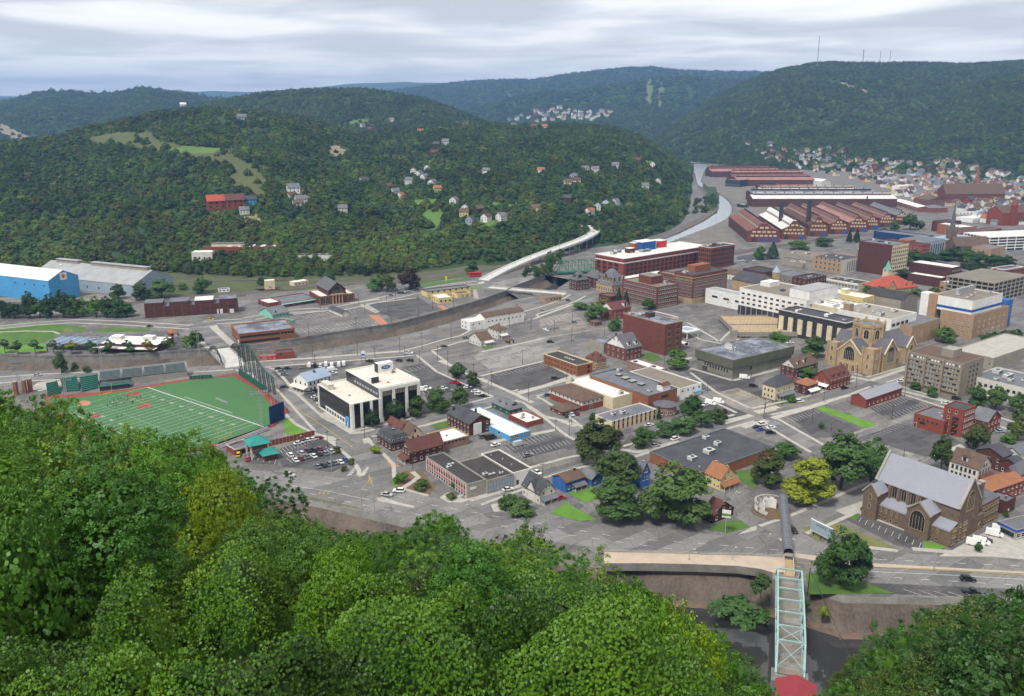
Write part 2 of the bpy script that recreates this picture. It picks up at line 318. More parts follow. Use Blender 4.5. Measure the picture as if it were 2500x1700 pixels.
# ================================================================== the land
def ncol(px, py): d = ray(px, py); return d[0] / d[1]
def hill(pts, foot, back, pw=1.5):
    """crest points (px, py, distance) as seen from the overlook, turned into heights; foot = (px, distance of the hill's foot)"""
    A = [ncol(p[0], p[1]) for p in pts]; Z = [CAMH + ray(0, p[1])[2] / ray(0, p[1])[1] * p[2] - (9 if p[2] < 3500 else 12) for p in pts]
    return (np.array(A), np.array([p[2] for p in pts], float), np.array(Z), np.array([ncol(p, 450) for p, _ in foot]), np.array([f for _, f in foot], float), back, pw)
HILLS = [
 hill([(-1500,330,1500),(-600,330,1500),(-200,335,1500),(0,345,1450),(147,328,1500),(217,305,1550),(321,285,1600),(387,268,1650),(503,262,1700),(639,268,1750),(736,284,1750),(813,307,1750),(900,338,1700),(1000,385,1650),(1100,440,1500),(1200,490,1350),(1300,550,1200)],
      [(-1500,870),(0,865),(400,838),(700,820),(1000,825),(1200,872),(1300,910)], 900, 1.35),
 hill([(700,345,2000),(800,333,2000),(950,312,2000),(1100,302,2000),(1187,298,2000),(1265,302,2050),(1381,296,2100),(1497,307,2100),(1555,326,2100),(1613,357,2100),(1652,388,2100),(1685,421,2050),(1700,440,1900),(1720,462,1650),(1745,486,1450),(1754,500,1400)],
      [(700,1500),(850,1150),(1000,930),(1200,872),(1300,905),(1400,975),(1500,1010),(1560,1040),(1640,1125),(1700,1225),(1754,1340)], 700, 1.5),
 hill([(300,290,3000),(500,250,3000),(639,224,3000),(736,216,3000),(900,214,3000),(955,224,2950),(1032,237,2900),(1110,264,2800),(1187,295,2700),(1300,335,2600)], [(300,2300),(1300,2250)], 900),
 hill([(-1500,250,4500),(-300,262,4500),(0,247,4500),(70,231,4500),(124,222,4500),(194,224,4500),(263,227,4500),(287,222,4500),(341,212,4500),(387,216,4500),(426,224,4500),(520,238,4500),(640,262,4500)], [(-1500,2700),(640,2900)], 1200),
 hill([(-1500,226,12000),(0,232,12000),(100,233,12000),(300,228,12000),(465,222,12000),(515,219,12000),(620,222,12000),(700,216,12000),(775,210,12000),(877,200,12000),(994,198,12000),(1129,200,12000),(1300,204,12000),(1900,190,12000),(3500,200,12000)], [(-1500,9000),(3500,9000)], 3000),
 hill([(860,240,7500),(950,222,7500),(1032,212,7500),(1129,200,7500),(1226,195,7500),(1303,196,7500),(1404,179,7500),(1536,167,7500),(1594,165,7500),(1633,171,7500),(1700,174,7500),(1850,176,7500),(2100,182,7500)], [(860,4900),(2100,4900)], 1500, 1.3),
 hill([(1060,296,5000),(1150,270,5000),(1250,240,5000),(1330,224,5000),(1420,222,5100),(1520,205,5300),(1600,190,5400),(1680,187,5400),(1800,196,5400),(1950,210,5400)], [(1060,3900),(1950,3600)], 700, 1.2),
 hill([(1545,362,3200),(1608,331,3400),(1677,280,3600),(1755,230,3800),(1848,183,4000),(1910,164,4000),(1987,150,4000),(2026,147,4000),(2103,150,4000),(2181,148,4000),(2258,149,4000),(2355,152,4000),(2500,145,4000),(2800,140,4000),(4000,150,4000)],
      [(1545,3000),(1608,2820),(1700,2600),(1850,2330),(2100,2200),(2300,2080),(2500,1950),(4000,1900)], 1500, 1.25),
 hill([(2020,345,2700),(2115,307,2800),(2162,280,2850),(2278,257,2900),(2336,230,2900),(2413,191,2950),(2500,172,3000),(2700,150,3000),(4000,150,3000)], [(2020,2330),(2115,2280),(2300,2120),(2500,1960),(4000,1900)], 700, 1.3),
]
def vnoise(x, y, s, seed=0.0):
    X = x / s + seed; Y = y / s - seed * 1.7; xi = np.floor(X); yi = np.floor(Y); fx = X - xi; fy = Y - yi
    h = lambda a, b: np.modf(np.abs(np.sin(a * 127.1 + b * 311.7) * 43758.5453))[0]
    fx = fx * fx * (3 - 2 * fx); fy = fy * fy * (3 - 2 * fy)
    return (h(xi, yi) * (1 - fx) + h(xi + 1, yi) * fx) * (1 - fy) + (h(xi, yi + 1) * (1 - fx) + h(xi + 1, yi + 1) * fx) * fy - .5
def land(x, y, base=-14.0):
    x = np.asarray(x, float); y = np.asarray(y, float); a = x / np.maximum(y, 20.0)
    z = np.where(y > 2700, 1.0, base) + np.zeros_like(x)
    for A, YC, ZC, FA, FF, back, pw in HILLS:
        yc = np.interp(a, A, YC); zc = np.interp(a, A, ZC); yf = np.interp(a, FA, FF)
        ok = (a >= A[0] - .03) & (a <= A[-1] + .012)
        edge = np.clip(np.minimum((a - A[0] + .03), (A[-1] + .012 - a) * 2.5) / .03, 0, 1)
        t = np.clip((y - yf) / np.maximum(yc - yf, 60), 0, 1); s = 1 - (1 - t) ** pw
        tb = np.clip((yc + back - y) / back, 0, 1); s = np.where(y > yc, tb * tb * (3 - 2 * tb), s)
        nn = (vnoise(x, y, 420., 3.1) * .16 + vnoise(x, y, 170., 1.2) * .07) * np.clip(4 * t * (1 - t), 0, 1) * np.where(y > yc, 0, 1)
        hz_ = np.where(y > 2700, 1.0, -1.5)
        z = np.where(ok & (y > yf), np.maximum(z, hz_ + (zc - hz_) * np.clip(s + nn * .8, 0, 1) * edge), z)
    # the steep hillside under the overlook
    foot = near_foot(x)
    t = np.clip(y / foot, 0, 1); tp = t ** np.interp(x, [-25, 5, 38], [1.8, 1.4, 1.10]); top_ = np.interp(x, [-25, 2, 14], [140., 146., 135.])
    zn = top_ * (1 - tp) - 14.0 * tp + (vnoise(x, y, 26., .7) * 5 + vnoise(x, y, 9., 2.) * 1.6) * np.clip(5 * t, 0, 1) * (1 - t)
    return np.where(y < foot, zn, z)
def near_foot(x): return np.clip(208 - .35 * np.asarray(x, float) + np.interp(x, [35, 65], [0, 27]), 120, 420)
aa = np.concatenate([np.linspace(-2.4, -.68, 24), np.linspace(-.66, .66, 210), np.linspace(.68, 2.4, 24)])
yy = np.concatenate([np.linspace(6, 420, 70), np.linspace(440, 860, 12), np.geomspace(880, 5600, 130), np.geomspace(5750, 16500, 32)])
AA, YY = np.meshgrid(aa, yy); XX = AA * np.maximum(YY, 60)
ZZ = land(XX, YY); nr, nc = XX.shape
tme = bpy.data.meshes.new('terrain')
idx = np.arange(nr * nc).reshape(nr, nc)
fc = np.stack([idx[:-1, :-1], idx[:-1, 1:], idx[1:, 1:], idx[1:, :-1]], -1).reshape(-1, 4)
tme.from_pydata(np.stack([XX, YY, ZZ], -1).reshape(-1, 3).tolist(), [], fc.tolist())
# clearings, as polygons in the survey picture
CLEAR = {
 'scrub': [('g', [(560,480),(700,450),(950,440),(1010,500),(1250,545),(1400,545),(1570,640),(1700,760),(1640,840),(1500,870),(1440,700),(1390,640),(1080,570),(800,545),(570,525)])],
 'meadow': [('g', [(1080,540),(1250,530),(1380,550),(1370,580),(1100,578)]), ('h', [(575,935),(730,935),(720,1000),(580,1000)]), ('h', [(600,1000),(720,1005),(700,1055),(610,1050)]), ('h', [(545,865),(750,870),(745,900),(555,905)]),
            ('h', [(590,610),(665,630),(655,672),(605,668)]), ('h', [(110,385),(230,350),(300,360),(280,395),(130,410)]), ('h', [(1010,895),(1270,900),(1260,915),(1010,915)]), ('h', [(860,1010),(1150,1000),(1150,1040),(870,1035)]), ('h', [(1985,620),(2070,625),(2060,655),(1990,650)])],
 'ski': [('h', [(2010,110),(2070,110),(2050,290),(1990,290)]), ('h', [(2085,130),(2120,130),(2110,290),(2080,290)]), ('h', [(2120,92),(2324,95),(2324,108),(2110,105)])],
 'rock': [('h', [(0,500),(60,530),(150,580),(50,620),(0,600)]), ('q', [(1110,260),(1200,262),(1350,325),(1340,340),(1190,280)]), ('g', [(0,380),(110,440),(230,500),(100,500),(0,460)])],
 'bare': [('g', [(1520,970),(1640,960),(1650,1010),(1560,1030)]), ('g', [(1880,800),(1950,800),(1960,870),(1880,850)])],
}
CLP = [(k, [T(t, x, y) for x, y in pg]) for k, L in CLEAR.items() for t, pg in L]
mat('m_forest', (.030, .062, .018), (.018, .042, .014), scale=.02, fine=8, bump=.6)
mat('m_scrub', (.090, .095, .032), (.055, .082, .022), scale=.02, fine=6)
mat('m_meadow', (.105, .185, .032), (.07, .13, .025), scale=.02, fine=6)
mat('m_ski', (.115, .15, .05), (.09, .12, .04), scale=.01, fine=6)
mat('m_rock', (.26, .20, .13), (.16, .15, .08), scale=.03, fine=5)
mat('m_hillsoil', (.035, .045, .018), (.05, .042, .025), scale=.15, fine=5)
KM = {'forest': 0, 'scrub': 1, 'meadow': 2, 'ski': 3, 'rock': 4, 'bare': 4}
for k in ('forest', 'scrub', 'meadow', 'ski', 'rock', 'hillsoil'): tme.materials.append(M(k))
cx = XX.reshape(-1)[fc].mean(1); cyv = YY.reshape(-1)[fc].mean(1); cz = ZZ.reshape(-1)[fc].mean(1)
mi = np.zeros(len(fc), int)
PX, PY_ = pix(cx, np.maximum(cyv, 30), cz)
for k, pg in CLP:
    x0 = min(p[0] for p in pg); x1 = max(p[0] for p in pg); y0 = min(p[1] for p in pg); y1 = max(p[1] for p in pg)
    for i in np.nonzero((PX > x0) & (PX < x1) & (PY_ > y0) & (PY_ < y1) & (cyv > 850))[0]:
        if inside(pg, PX[i], PY_[i]): mi[i] = KM[k]
mi[cyv < 430] = 5
tme.polygons.foreach_set('material_index', mi.astype(np.int32)); tme.polygons.foreach_set('use_smooth', np.ones(len(fc), bool)); tme.update()
tag(obj('terrain', tme), kind='structure')
# ------------------------------------------------------------------ river channels
def resample(pl, n):
    pl = [Vector(p) for p in pl]; L = [0]
    for a, b in zip(pl, pl[1:]): L.append(L[-1] + (b - a).length)
    o = []
    for k in range(n):
        s = L[-1] * k / (n - 1); i = 0
        while i < len(L) - 2 and L[i + 1] < s: i += 1
        o.append(pl[i].lerp(pl[i + 1], (s - L[i]) / max(L[i + 1] - L[i], 1e-6)))
    return o
def channel(A, B, n, wallA, slopeA, depth, toeB, water, m_wall, m_slope, name):
    """A far bank, B near bank: upright wall then a battered slope on A, a slope on B, bed and water between"""
    A = resample(A, n); B = resample(B, n); w = MB(); sl = MB(); bed = MB(); wa = MB()
    rows = []
    for a, b in zip(A, B):
        d = (b - a); L = d.length; d = d / L
        p = [a, a + d * .4 - Vector((0, 0, wallA)), a + d * min(slopeA, L * .4) - Vector((0, 0, depth)), b - d * min(toeB, L * .4) - Vector((0, 0, depth)), b]
        rows.append(p)
    for r, q in zip(rows, rows[1:]):
        w.add([r[0], r[1], q[1], q[0]], [(0, 1, 2, 3)], m_wall)
        sl.add([r[1], r[2], q[2], q[1]], [(0, 1, 2, 3)], m_slope); sl.add([r[3], r[4], q[4], q[3]], [(0, 1, 2, 3)], m_slope)
        bed.add([r[2], r[3], q[3], q[2]], [(0, 1, 2, 3)], M('rocks'))
        k = (water - (-depth)) ; e = Vector((0, 0, 0))
        wv = []
        for rr in (r, q):
            wv.append((rr[2].lerp(rr[1], .12).x, rr[2].lerp(rr[1], .12).y, water)); wv.append((rr[3].lerp(rr[4], .35).x, rr[3].lerp(rr[4], .35).y, water))
        wa.add([wv[0], wv[1], wv[3], wv[2]], [(0, 1, 2, 3)], M(name))
    if wallA > .3: struct('river_wall', w)
    struct('river_bank', sl); struct('river_bed', bed); struct('river_water', wa)
    return [tuple(p) for p in A] + [tuple(p) for p in B[::-1]]
def watermat(nm, c, rough, sc, st):
    m = mat('m_' + nm, c, tuple(v * .8 for v in c), rough=rough, spec=.5, scale=.02)
    n = m.node_tree.nodes; g = n.new('ShaderNodeNewGeometry'); a = n.new('ShaderNodeTexNoise'); a.inputs['Scale'].default_value = sc; a.inputs['Detail'].default_value = 3
    m.node_tree.links.new(g.outputs['Position'], a.inputs['Vector']); b = n.new('ShaderNodeBump'); b.inputs['Strength'].default_value = st; b.inputs['Distance'].default_value = .2
    m.node_tree.links.new(a.outputs[0], b.inputs['Height']); m.node_tree.links.new(b.outputs[0], n['Principled BSDF'].inputs['Normal'])
watermat('water_still', (.042, .041, .040), .03, .4, .05)
watermat('water_fast', (.27, .30, .31), .2, .35, .5)
watermat('water_dim', (.06, .07, .075), .12, .5, .3)
Q = lambda k, L, z=0.0: [G(k, x, y, z) for x, y in L]
PS = lambda *S: [p for k, L in S for p in Q(k, L)]
ch1A = PS((1, [(-300,1230),(0,1222),(360,1235),(920,1225),(1690,1178),(1930,1150)]), (2, [(0,1143),(400,1095),(800,1030),(1200,972),(1600,868),(1900,780),(2115,702)]), (3, [(130,690),(260,640),(440,570)]))
ch1B = PS((1, [(-300,1350),(0,1347),(360,1345),(920,1335),(1500,1318),(1860,1300)]), (2, [(60,1262),(390,1218),(900,1128),(1400,1030),(1700,945),(1900,868),(2170,770)]), (3, [(360,740),(520,690),(640,610)]))
HOLE1 = channel(ch1A, ch1B, 60, 4.2, 13, 9, 9, -8.0, M('floodwall'), M('channel'), 'water_dim')
ch2A = PS(('m', [(-500,1080),(-120,900),(60,832),(350,690),(480,600),(522,540),(500,470),(430,400),(330,310),(275,270),(250,160),(190,90),(60,40)]))
ch2B = PS(('m', [(-350,1150),(0,925),(200,852),(480,742),(640,662),(695,590),(690,520),(650,460),(560,395),(400,300),(340,240),(372,140),(412,92),(420,40)]))
HOLE2 = channel(ch2A, ch2B, 60, .2, 4, 1.7, 3, -1.3, M('concrete'), M('channel'), 'water_fast')
ch3A = [Vector((-1500, 780, 0)), Vector((-700, 590, 0)), Vector((-330, 430, 0)), Vector((-200, 372, 0))] + PS((6, [(300,1345),(420,1375),(900,1480),(1040,1503),(1300,1580)]), ('L', [(-120,655),(200,655),(500,660),(760,668),(920,712),(1090,822),(1600,828),(2324,850)])) + [Vector((420, 215, 0)), Vector((800, 160, 0))]
ch3B = [Vector((x, float(near_foot(x)) - 3, -8.6)) for x in (-1500, -700, -330, -200, -100, 0, 60, 120, 200, 420, 800)]
ch3B = [Vector((p.x, p.y if p.x > -700 else p.y, p.z)) for p in ch3B]
CH3A = resample(ch3A, 70)
w = MB(); sl = MB(); wa = MB(); bc = MB()
for a, b in zip(CH3A, CH3A[1:]):
    t = lambda p, dy, z: (p.x - .25 * dy, p.y - dy, z)
    w.add([a, t(a, .8, -2.2), t(b, .8, -2.2), b], [(0, 1, 2, 3)], M('floodwall'))
    sl.add([t(a, .8, -2.2), t(a, 8.5, -10), t(b, 8.5, -10), t(b, .8, -2.2)], [(0, 1, 2, 3)], M('channel'))
    bc.add([t(a, 7.5, -9), t(a, 11.5 + 2 * math.sin(a.x * .11) + math.sin(a.x * .37), -10.2), t(b, 11.5 + 2 * math.sin(b.x * .11) + math.sin(b.x * .37), -10.2), t(b, 7.5, -9)], [(0, 1, 2, 3)], M('rocks'))
    wa.add([t(a, 9, -9.9), (a.x - 30, max(a.y - 130, 60), -9.9), (b.x - 30, max(b.y - 130, 60), -9.9), t(b, 9, -9.9)], [(0, 1, 2, 3)], M('water_still'))
struct('river_wall', w); struct('river_bank', sl); struct('river_beach', bc); struct('river_water', wa)
rk = MB()
for i in range(1000):
    k = random.randrange(30, 68); a = CH3A[k].lerp(CH3A[k + 1], random.random()); dy = random.uniform(8.0, 15.5); s = random.uniform(.12, .5) * (1.6 if random.random() < .1 else 1)
    c = Vector((a.x - .25 * dy + random.uniform(-1, 1), a.y - dy, -9.75 - (dy - 8) * .04))
    vs = [c + Vector((random.uniform(.6, 1) * s * u, random.uniform(.6, 1) * s * v_, s * random.uniform(.25, .6) * q)) for u, v_, q in ((1, 0, 0), (0, 1, 0), (-1, 0, 0), (0, -1, 0), (.2, .1, 1), (-.2, .2, .9))]
    rk.add(vs, [(0, 1, 4), (1, 2, 5), (1, 5, 4), (2, 3, 5), (3, 0, 4), (3, 4, 5)], M('rocks'))
tag(rk.build('beach_stones'), 'brown stones strewn along the river beach under the wall', 'stones', kind='stuff')
# ------------------------------------------------------------------ town ground with the channels cut out
gnd = MB()
outer = [tuple(p) for p in CH3A] + [(2600, 160, 0), (2600, 3300, 0), (-2600, 3300, 0), (-2600, 780, 0)]
rings = [[Vector(p) for p in outer], [Vector(p) for p in HOLE1], [Vector(p) for p in HOLE2]]
tri = tessellate_polygon(rings); vv = [p for r in rings for p in r]; fs = []
for a, b, c in tri: fs.append((a, b, c) if (vv[b] - vv[a]).cross(vv[c] - vv[a]).z > 0 else (a, c, b))
gnd.add(vv, fs, M('asphalt')); struct('ground', gnd)
# ------------------------------------------------------------------ sheets laid on the ground
LAY = [0]
def sheet(name, pts, m, z=None, kerb=0.0, label=None):
    """flat surface; kerb > 0 makes a raised slab with a real step"""
    LAY[0] += 1; b = MB()
    zz_ = z if z is not None else .012 + .0012 * LAY[0]
    p2 = [(p[0], p[1]) for p in pts]
    ar = sum(p2[i][0] * p2[(i + 1) % len(p2)][1] - p2[(i + 1) % len(p2)][0] * p2[i][1] for i in range(len(p2)))
    if ar < 0: p2.reverse()
    if kerb: b.prism(p2, -.02, kerb + .0015 * (LAY[0] % 40), m)
    else: b.cap(p2, zz_, m)
    return struct(name, b)
def strip_pts(pl, w):
    pl = [Vector((p[0], p[1], 0)) for p in pl]; l = []; r = []
    for i, p in enumerate(pl):
        d = (pl[min(i + 1, len(pl) - 1)] - pl[max(i - 1, 0)]); d.normalize(); s = Vector((-d.y, d.x, 0)) * (w / 2); l.append(p + s); r.append(p - s)
    return l + r[::-1]
STREETS = []
def road(pl, w, m='street', z=None, name='road', kerb=0.0):
    if m == 'street' and w >= 8: STREETS.append((pl, w))
    return sheet(name, strip_pts(pl, w), M(m), z, kerb)
def lines(name, segs, w, m, z=.05):
    """painted lines, one sheet of paint"""
    b = MB()
    for a, c in segs:
        a = Vector((a[0], a[1], z)); c = Vector((c[0], c[1], z)); d = (c - a)
        if d.length < .05: continue
        d.normalize(); s = Vector((-d.y, d.x, 0)) * w / 2; b.add([a - s, c - s, c + s, a + s], [(0, 1, 2, 3)], M(m))
    return struct(name, b)
def dashes(pl, on, off):
    o = []; pl = [Vector((p[0], p[1], 0)) for p in pl]
    for a, b in zip(pl, pl[1:]):
        L = (b - a).length; s = 0
        while s < L: o.append((a.lerp(b, s / L), a.lerp(b, min(1, (s + on) / L)))); s += on + off
    return o
# ================================================================== streets, lots, pavements, lawns, tracks
def poly(name,k,L,m,**kw):return sheet(name,Q(k,L),M(m),**kw)
sheet('rail_ground',PS((1,[(-300,430),(1000,410),(1500,420),(2324,430)]),(2,[(0,430),(1000,420),(1400,460),(2324,380)]),(3,[(420,400),(420,440),(0,520)]),(2,[(2324,470),(1750,590),(1420,640),(1000,640),(500,690),(0,730)]),(1,[(2000,745),(1170,780),(1000,850),(-300,860)])),M('railgrass'))
poly('works_yard',1,[(-300,740),(300,760),(660,700),(1100,740),(1100,800),(600,900),(-300,900)],'lotbrown')
poly('mill_yard','m',[(-420,1120),(200,870),(640,680),(700,620),(900,560),(860,480),(640,430),(430,300),(430,100),(2700,60),(2700,700),(1900,860),(900,960),(500,1080)],'gravel')
poly('river_bank_gravel','m',[(-560,1060),(60,822),(345,682),(475,594),(514,540),(492,474),(465,490),(478,540),(440,585),(300,665),(40,785),(-560,1000)],'ballast')
poly('yard_road','m',[(640,760),(700,770),(860,935),(1000,960),(880,990),(760,950)],'asphalt')
def track(pl,w=9.0,n=2):
 road(pl,w,'ballast',name='railway')
 for j in range(n):
  for s in(-.72,.72):
   off=(j-(n-1)/2)*4.2+s;pp=strip_pts(pl,abs(off)*2+1e-3);h=len(pp)//2;side=pp[:h]if off>0 else pp[h:][::-1]
   lines('rail',list(zip(side,side[1:])),.22,'rustdark',.2)
track(PS((1,[(-300,800),(1040,800),(1700,735),(2324,692)]),(2,[(90,690),(600,650),(1000,625),(1420,590),(1750,545),(2000,502),(2324,445)]),(3,[(200,478),(420,432)])),12,2)
track(PS((1,[(1460,612),(2324,608)]),(2,[(100,606),(500,612),(1000,592),(1420,560),(1800,510),(2324,430)])),6,1)
track(PS((3,[(880,275),(1050,215),(1200,172),(1330,120)])),12,2);track(PS((4,[(-260,430),(0,392),(340,335),(760,270),(1100,240)])),14,3)
track(PS(('m',[(300,300),(380,380),(430,450),(440,520),(380,600)])),8,1)
poly('park_ground',5,[(-300,-40),(700,-30),(1320,10),(1660,30),(1700,170),(900,225),(-300,222)],'asphalt');poly('lawn',5,[(-300,-20),(500,-25),(700,0),(690,30),(360,60),(-300,20)],'grass');poly('lawn',5,[(-300,35),(300,28),(470,42),(440,90),(300,135),(-300,170)],'grass');poly('lawn',5,[(-300,185),(360,130),(380,190),(0,212),(-300,214)],'grassbright');poly('lawn',5,[(760,20),(900,0),(1230,10),(1210,35),(800,40)],'grass');poly('lawn',5,[(500,10),(520,40),(600,40),(580,12)],'grassdry')
road(Q(5,[(-300,50),(200,28),(430,32),(480,50)]),2.2,'sidewalk',name='path');road(PS((1,[(-300,1000),(0,995),(300,965),(600,945),(1000,960),(1640,1000)])),8,'street');poly('lot',5,[(1330,100),(1480,70),(1530,170),(1300,185)],'lotdark')
BLV=PS((6,[(-600,1105),(-200,1135),(180,1165),(500,1195),(820,1222),(1170,1255),(1480,1370),(1760,1425),(2000,1492),(2324,1545)]),('L',[(0,425),(300,448),(620,485),(820,470),(1000,470),(1060,470),(1200,530),(1300,560),(1700,588),(2324,625)]))+[Vector((520,232,0)),Vector((520,205,0))]+PS(('L',[(2324,842),(1600,812),(1440,748),(1290,700),(1010,690),(970,600),(200,578),(0,570)]),(6,[(1500,1590),(1250,1548),(900,1462),(480,1360),(300,1325),(0,1290),(-600,1210)]))
sheet('boulevard',BLV,M('street'))
road(PS((1,[(1640,960),(1720,1080),(1810,1190),(1890,1290)]),(6,[(150,360),(290,540),(520,760),(800,890),(960,1020),(1060,1130),(1060,1230)])),13,'street')
road(PS((5,[(-300,440),(0,425),(400,400),(800,385),(1500,340),(1880,320)]),(6,[(-60,310),(200,292),(560,268),(900,240),(1300,210),(1500,160),(1660,110)]),(2,[(1800,1075),(1960,985),(2324,905)]),(3,[(300,882),(480,830),(640,770),(700,735)])),11,'street')
road(PS((6,[(1440,200),(1620,345),(1900,470),(2120,560)]),(7,[(30,520),(330,590),(520,720),(680,850),(900,960)])),10,'street');road(PS((6,[(900,870),(1300,790),(1640,700),(2000,600),(2290,520)]),(7,[(210,560),(490,490),(690,420),(1000,330)])),10,'street')
road(PS((6,[(1750,1430),(1900,1370),(2200,1265)]),(7,[(230,1215),(680,1090),(1000,1040),(1290,950),(1700,830),(2110,715)]),(8,[(160,690),(700,570),(980,465),(1370,355),(1700,260)])),10,'street')
road(PS((7,[(1540,370),(1750,535),(2100,700)]),(8,[(150,690),(420,850),(680,1000)])),9,'street');road(PS((8,[(900,385),(1370,520),(1750,640),(2150,770),(2324,840)])),9,'street');road(PS((8,[(880,900),(1080,830),(1430,725)])),6,'lotlight',name='alley');road(PS(('L',[(900,470),(1100,400),(1440,250),(1700,140)])),11,'street')
road(PS((3,[(0,1175),(480,1070),(1060,980)])),4,'lotlight',name='alley');road(PS((3,[(1530,960),(1750,1090),(1900,1130)]),(8,[(0,30),(200,90)])),9,'street');road(PS((2,[(680,860),(1000,790),(1400,700),(1700,650),(1900,630)])),11,'street');road(PS((1,[(1640,960),(2050,935)]),(2,[(0,930),(400,860),(700,850)])),9,'street')
poly('junction',3,[(480,690),(850,700),(840,760),(680,830),(560,760)],'street');poly('junction',2,[(1780,640),(2080,650),(2324,690),(2324,720),(2000,690),(1800,665)],'street')
SPG=[[(p.x,p.y)for p in strip_pts(pl,w_+.4)]for pl,w_ in STREETS]+[[(p.x,p.y)for p in BLV],[(p[0],p[1])for p in HOLE1]]
for pl,w_ in STREETS:
 b=MB();n_=0
 for sd_ in(-1,1):
  edge=resample([p.lerp(q,.5)for p,q in[(lambda s_,h:(s_[i],s_[i])if sd_>0 else(s_[2*h-1-i],s_[2*h-1-i]))(strip_pts(pl,w_+2.6),len(pl))for i in range(len(pl))]],max(2,int(sum((q-p).length for p,q in zip(pl,pl[1:]))/5)))
  for p,q in zip(edge,edge[1:]):
   m_=(p+q)/2
   if any(inside(g_,a_.x,a_.y)for g_ in SPG for a_ in(p,m_,q)):continue
   d_=(q-p).normalized();s_=Vector((-d_.y,d_.x,0))*.95;b.prism([tuple((p-s_)[:2]),tuple((q-s_)[:2]),tuple((q+s_)[:2]),tuple((p+s_)[:2])],-.02,.125,M('sidewalk'));n_+=1
 if n_:struct('pavement',b)
for k,L,m in((2,[(400,890),(690,850),(920,820),(1380,760),(1500,850),(1900,770),(1600,860),(1200,965),(800,1020),(430,1085)],'asphalt'),(2,[(1000,810),(1400,755),(1560,850),(1250,930),(1080,880)],'lotdark'),(2,[(1840,700),(2110,690),(2100,710),(1880,780),(1850,770)],'asphalt'),(6,[(1250,320),(1440,290),(1640,410),(1900,470),(1980,560),(1480,620),(1400,400)],'lotdark'),(7,[(0,365),(430,275),(650,395),(200,520),(0,460)],'lotdark'),(7,[(-90,180),(430,70),(560,160),(420,265),(0,350),(-140,250)],'lotlight'),(3,[(390,935),(640,850),(790,985),(520,1050),(390,1000)],'lotbrown'),(3,[(0,1090),(300,990),(480,1060),(160,1140)],'asphalt'),(6,[(200,360),(400,310),(820,280),(900,300),(620,380),(600,620),(380,500)],'lotdark'),(6,[(230,1000),(560,880),(720,960),(860,1060),(840,1110),(700,1170),(300,1130)],'lotdark'),(6,[(0,1000),(60,960),(260,1010),(260,1110),(0,1100)],'lotdark'),(7,[(90,960),(430,860),(660,910),(660,960),(260,1060)],'lotdark'),(7,[(-90,1000),(260,1070),(660,970),(760,1090),(420,1200),(330,1130)],'asphalt'),(8,[(1060,655),(1340,570),(1555,632),(1245,748)],'lotdark'),(8,[(620,640),(920,560),(1060,660),(1240,750),(1130,790),(720,650)],'asphalt'),(8,[(420,720),(620,660),(1000,830),(880,870),(640,900)],'lotdark'),(8,[(1060,870),(1300,780),(1720,880),(1830,940),(1560,1050),(1200,960)],'lotdark'),(8,[(1190,950),(1540,1060),(1330,1130),(1210,1080)],'lotlight'),(8,[(1540,1060),(1830,950),(1700,1100),(1800,1280),(1560,1180),(1440,1110)],'street'),(7,[(1560,360),(1720,330),(1960,430),(2150,400),(2110,470),(1830,520),(1720,510)],'lotdark'),(7,[(1780,540),(2000,490),(2330,610),(2150,690),(1900,620)],'lotbrown'),(7,[(2000,490),(2100,460),(2400,610),(2330,640)],'lotdark'),(7,[(1700,640),(1860,610),(2080,700),(1880,760)],'lotdark'),('L',[(1370,375),(1440,365),(1750,500),(1745,565),(1600,540),(1300,385)],'lotdark'),('C',[(1180,1390),(1650,1130),(2200,1250),(2300,1480),(1000,1470)],'sidewalk'),(4,[(-30,470),(330,440),(340,500),(100,500)],'asphalt'),(4,[(0,420),(200,390),(350,440),(0,470)],'lotdark'),('L',[(1560,815),(1440,752),(2324,790),(2324,842)],'lotdark'),(7,[(430,670),(560,590),(720,670),(600,740)],'asphalt'),(3,[(0,640),(250,580),(440,560),(230,640),(60,660)],'lotlight'),(7,[(1040,980),(1130,850),(1130,960),(1060,1000)],'lotdark')):poly('parking_lot',k,L,m)
for k,L,m in((8,[(620,648),(700,638),(1125,785),(1085,806),(1015,812)],'grassbright'),('L',[(1085,700),(1180,690),(1290,720),(1430,755),(1590,812),(1105,818)],'grass'),('L',[(520,445),(640,400),(720,400),(770,435),(650,468)],'grass'),('L',[(1195,400),(1250,405),(1600,555),(1420,545),(1200,440)],'grassdry'),('L',[(1310,375),(1370,350),(1400,370),(1365,397)],'grass'),('L',[(1752,510),(1885,548),(1840,565),(1755,566)],'grassbright'),('L',[(1060,440),(1110,430),(1195,500),(1150,520)],'grassdry'),(6,[(300,745),(345,730),(490,850),(440,870),(320,862)],'grassbright'),(7,[(475,1505),(600,1420),(860,1560),(700,1570)],'grassbright'),(7,[(615,1340),(810,1285),(870,1380),(760,1420)],'grassbright'),(7,[(1985,1170),(2100,1150),(2170,1240),(2140,1310),(2020,1250)],'grass'),(2,[(1420,645),(1600,620),(1810,590),(1810,610),(1440,670)],'grass'),(2,[(1820,665),(1955,668),(1840,688)],'grassbright'),(8,[(340,600),(400,570),(560,560),(400,620)],'grass'),('C',[(1660,520),(1850,460),(1860,560),(1700,590)],'grassbright'),(6,[(1170,1240),(1290,1160),(1420,1160),(1540,1290),(1490,1350),(1250,1320)],'mulch'),(6,[(1175,1235),(1240,1185),(1260,1250),(1215,1300)],'grassbright'),(6,[(420,1355),(500,1365),(900,1455),(930,1470),(700,1420)],'grassdry'),(3,[(1200,1220),(1300,1200),(1400,1260),(1280,1270)],'grass'),('b',[(410,685),(500,660),(510,690),(440,705)],'grass'),(6,[(1510,790),(1640,750),(1660,800),(1540,830)],'grass')):poly('lawn',k,L,m)
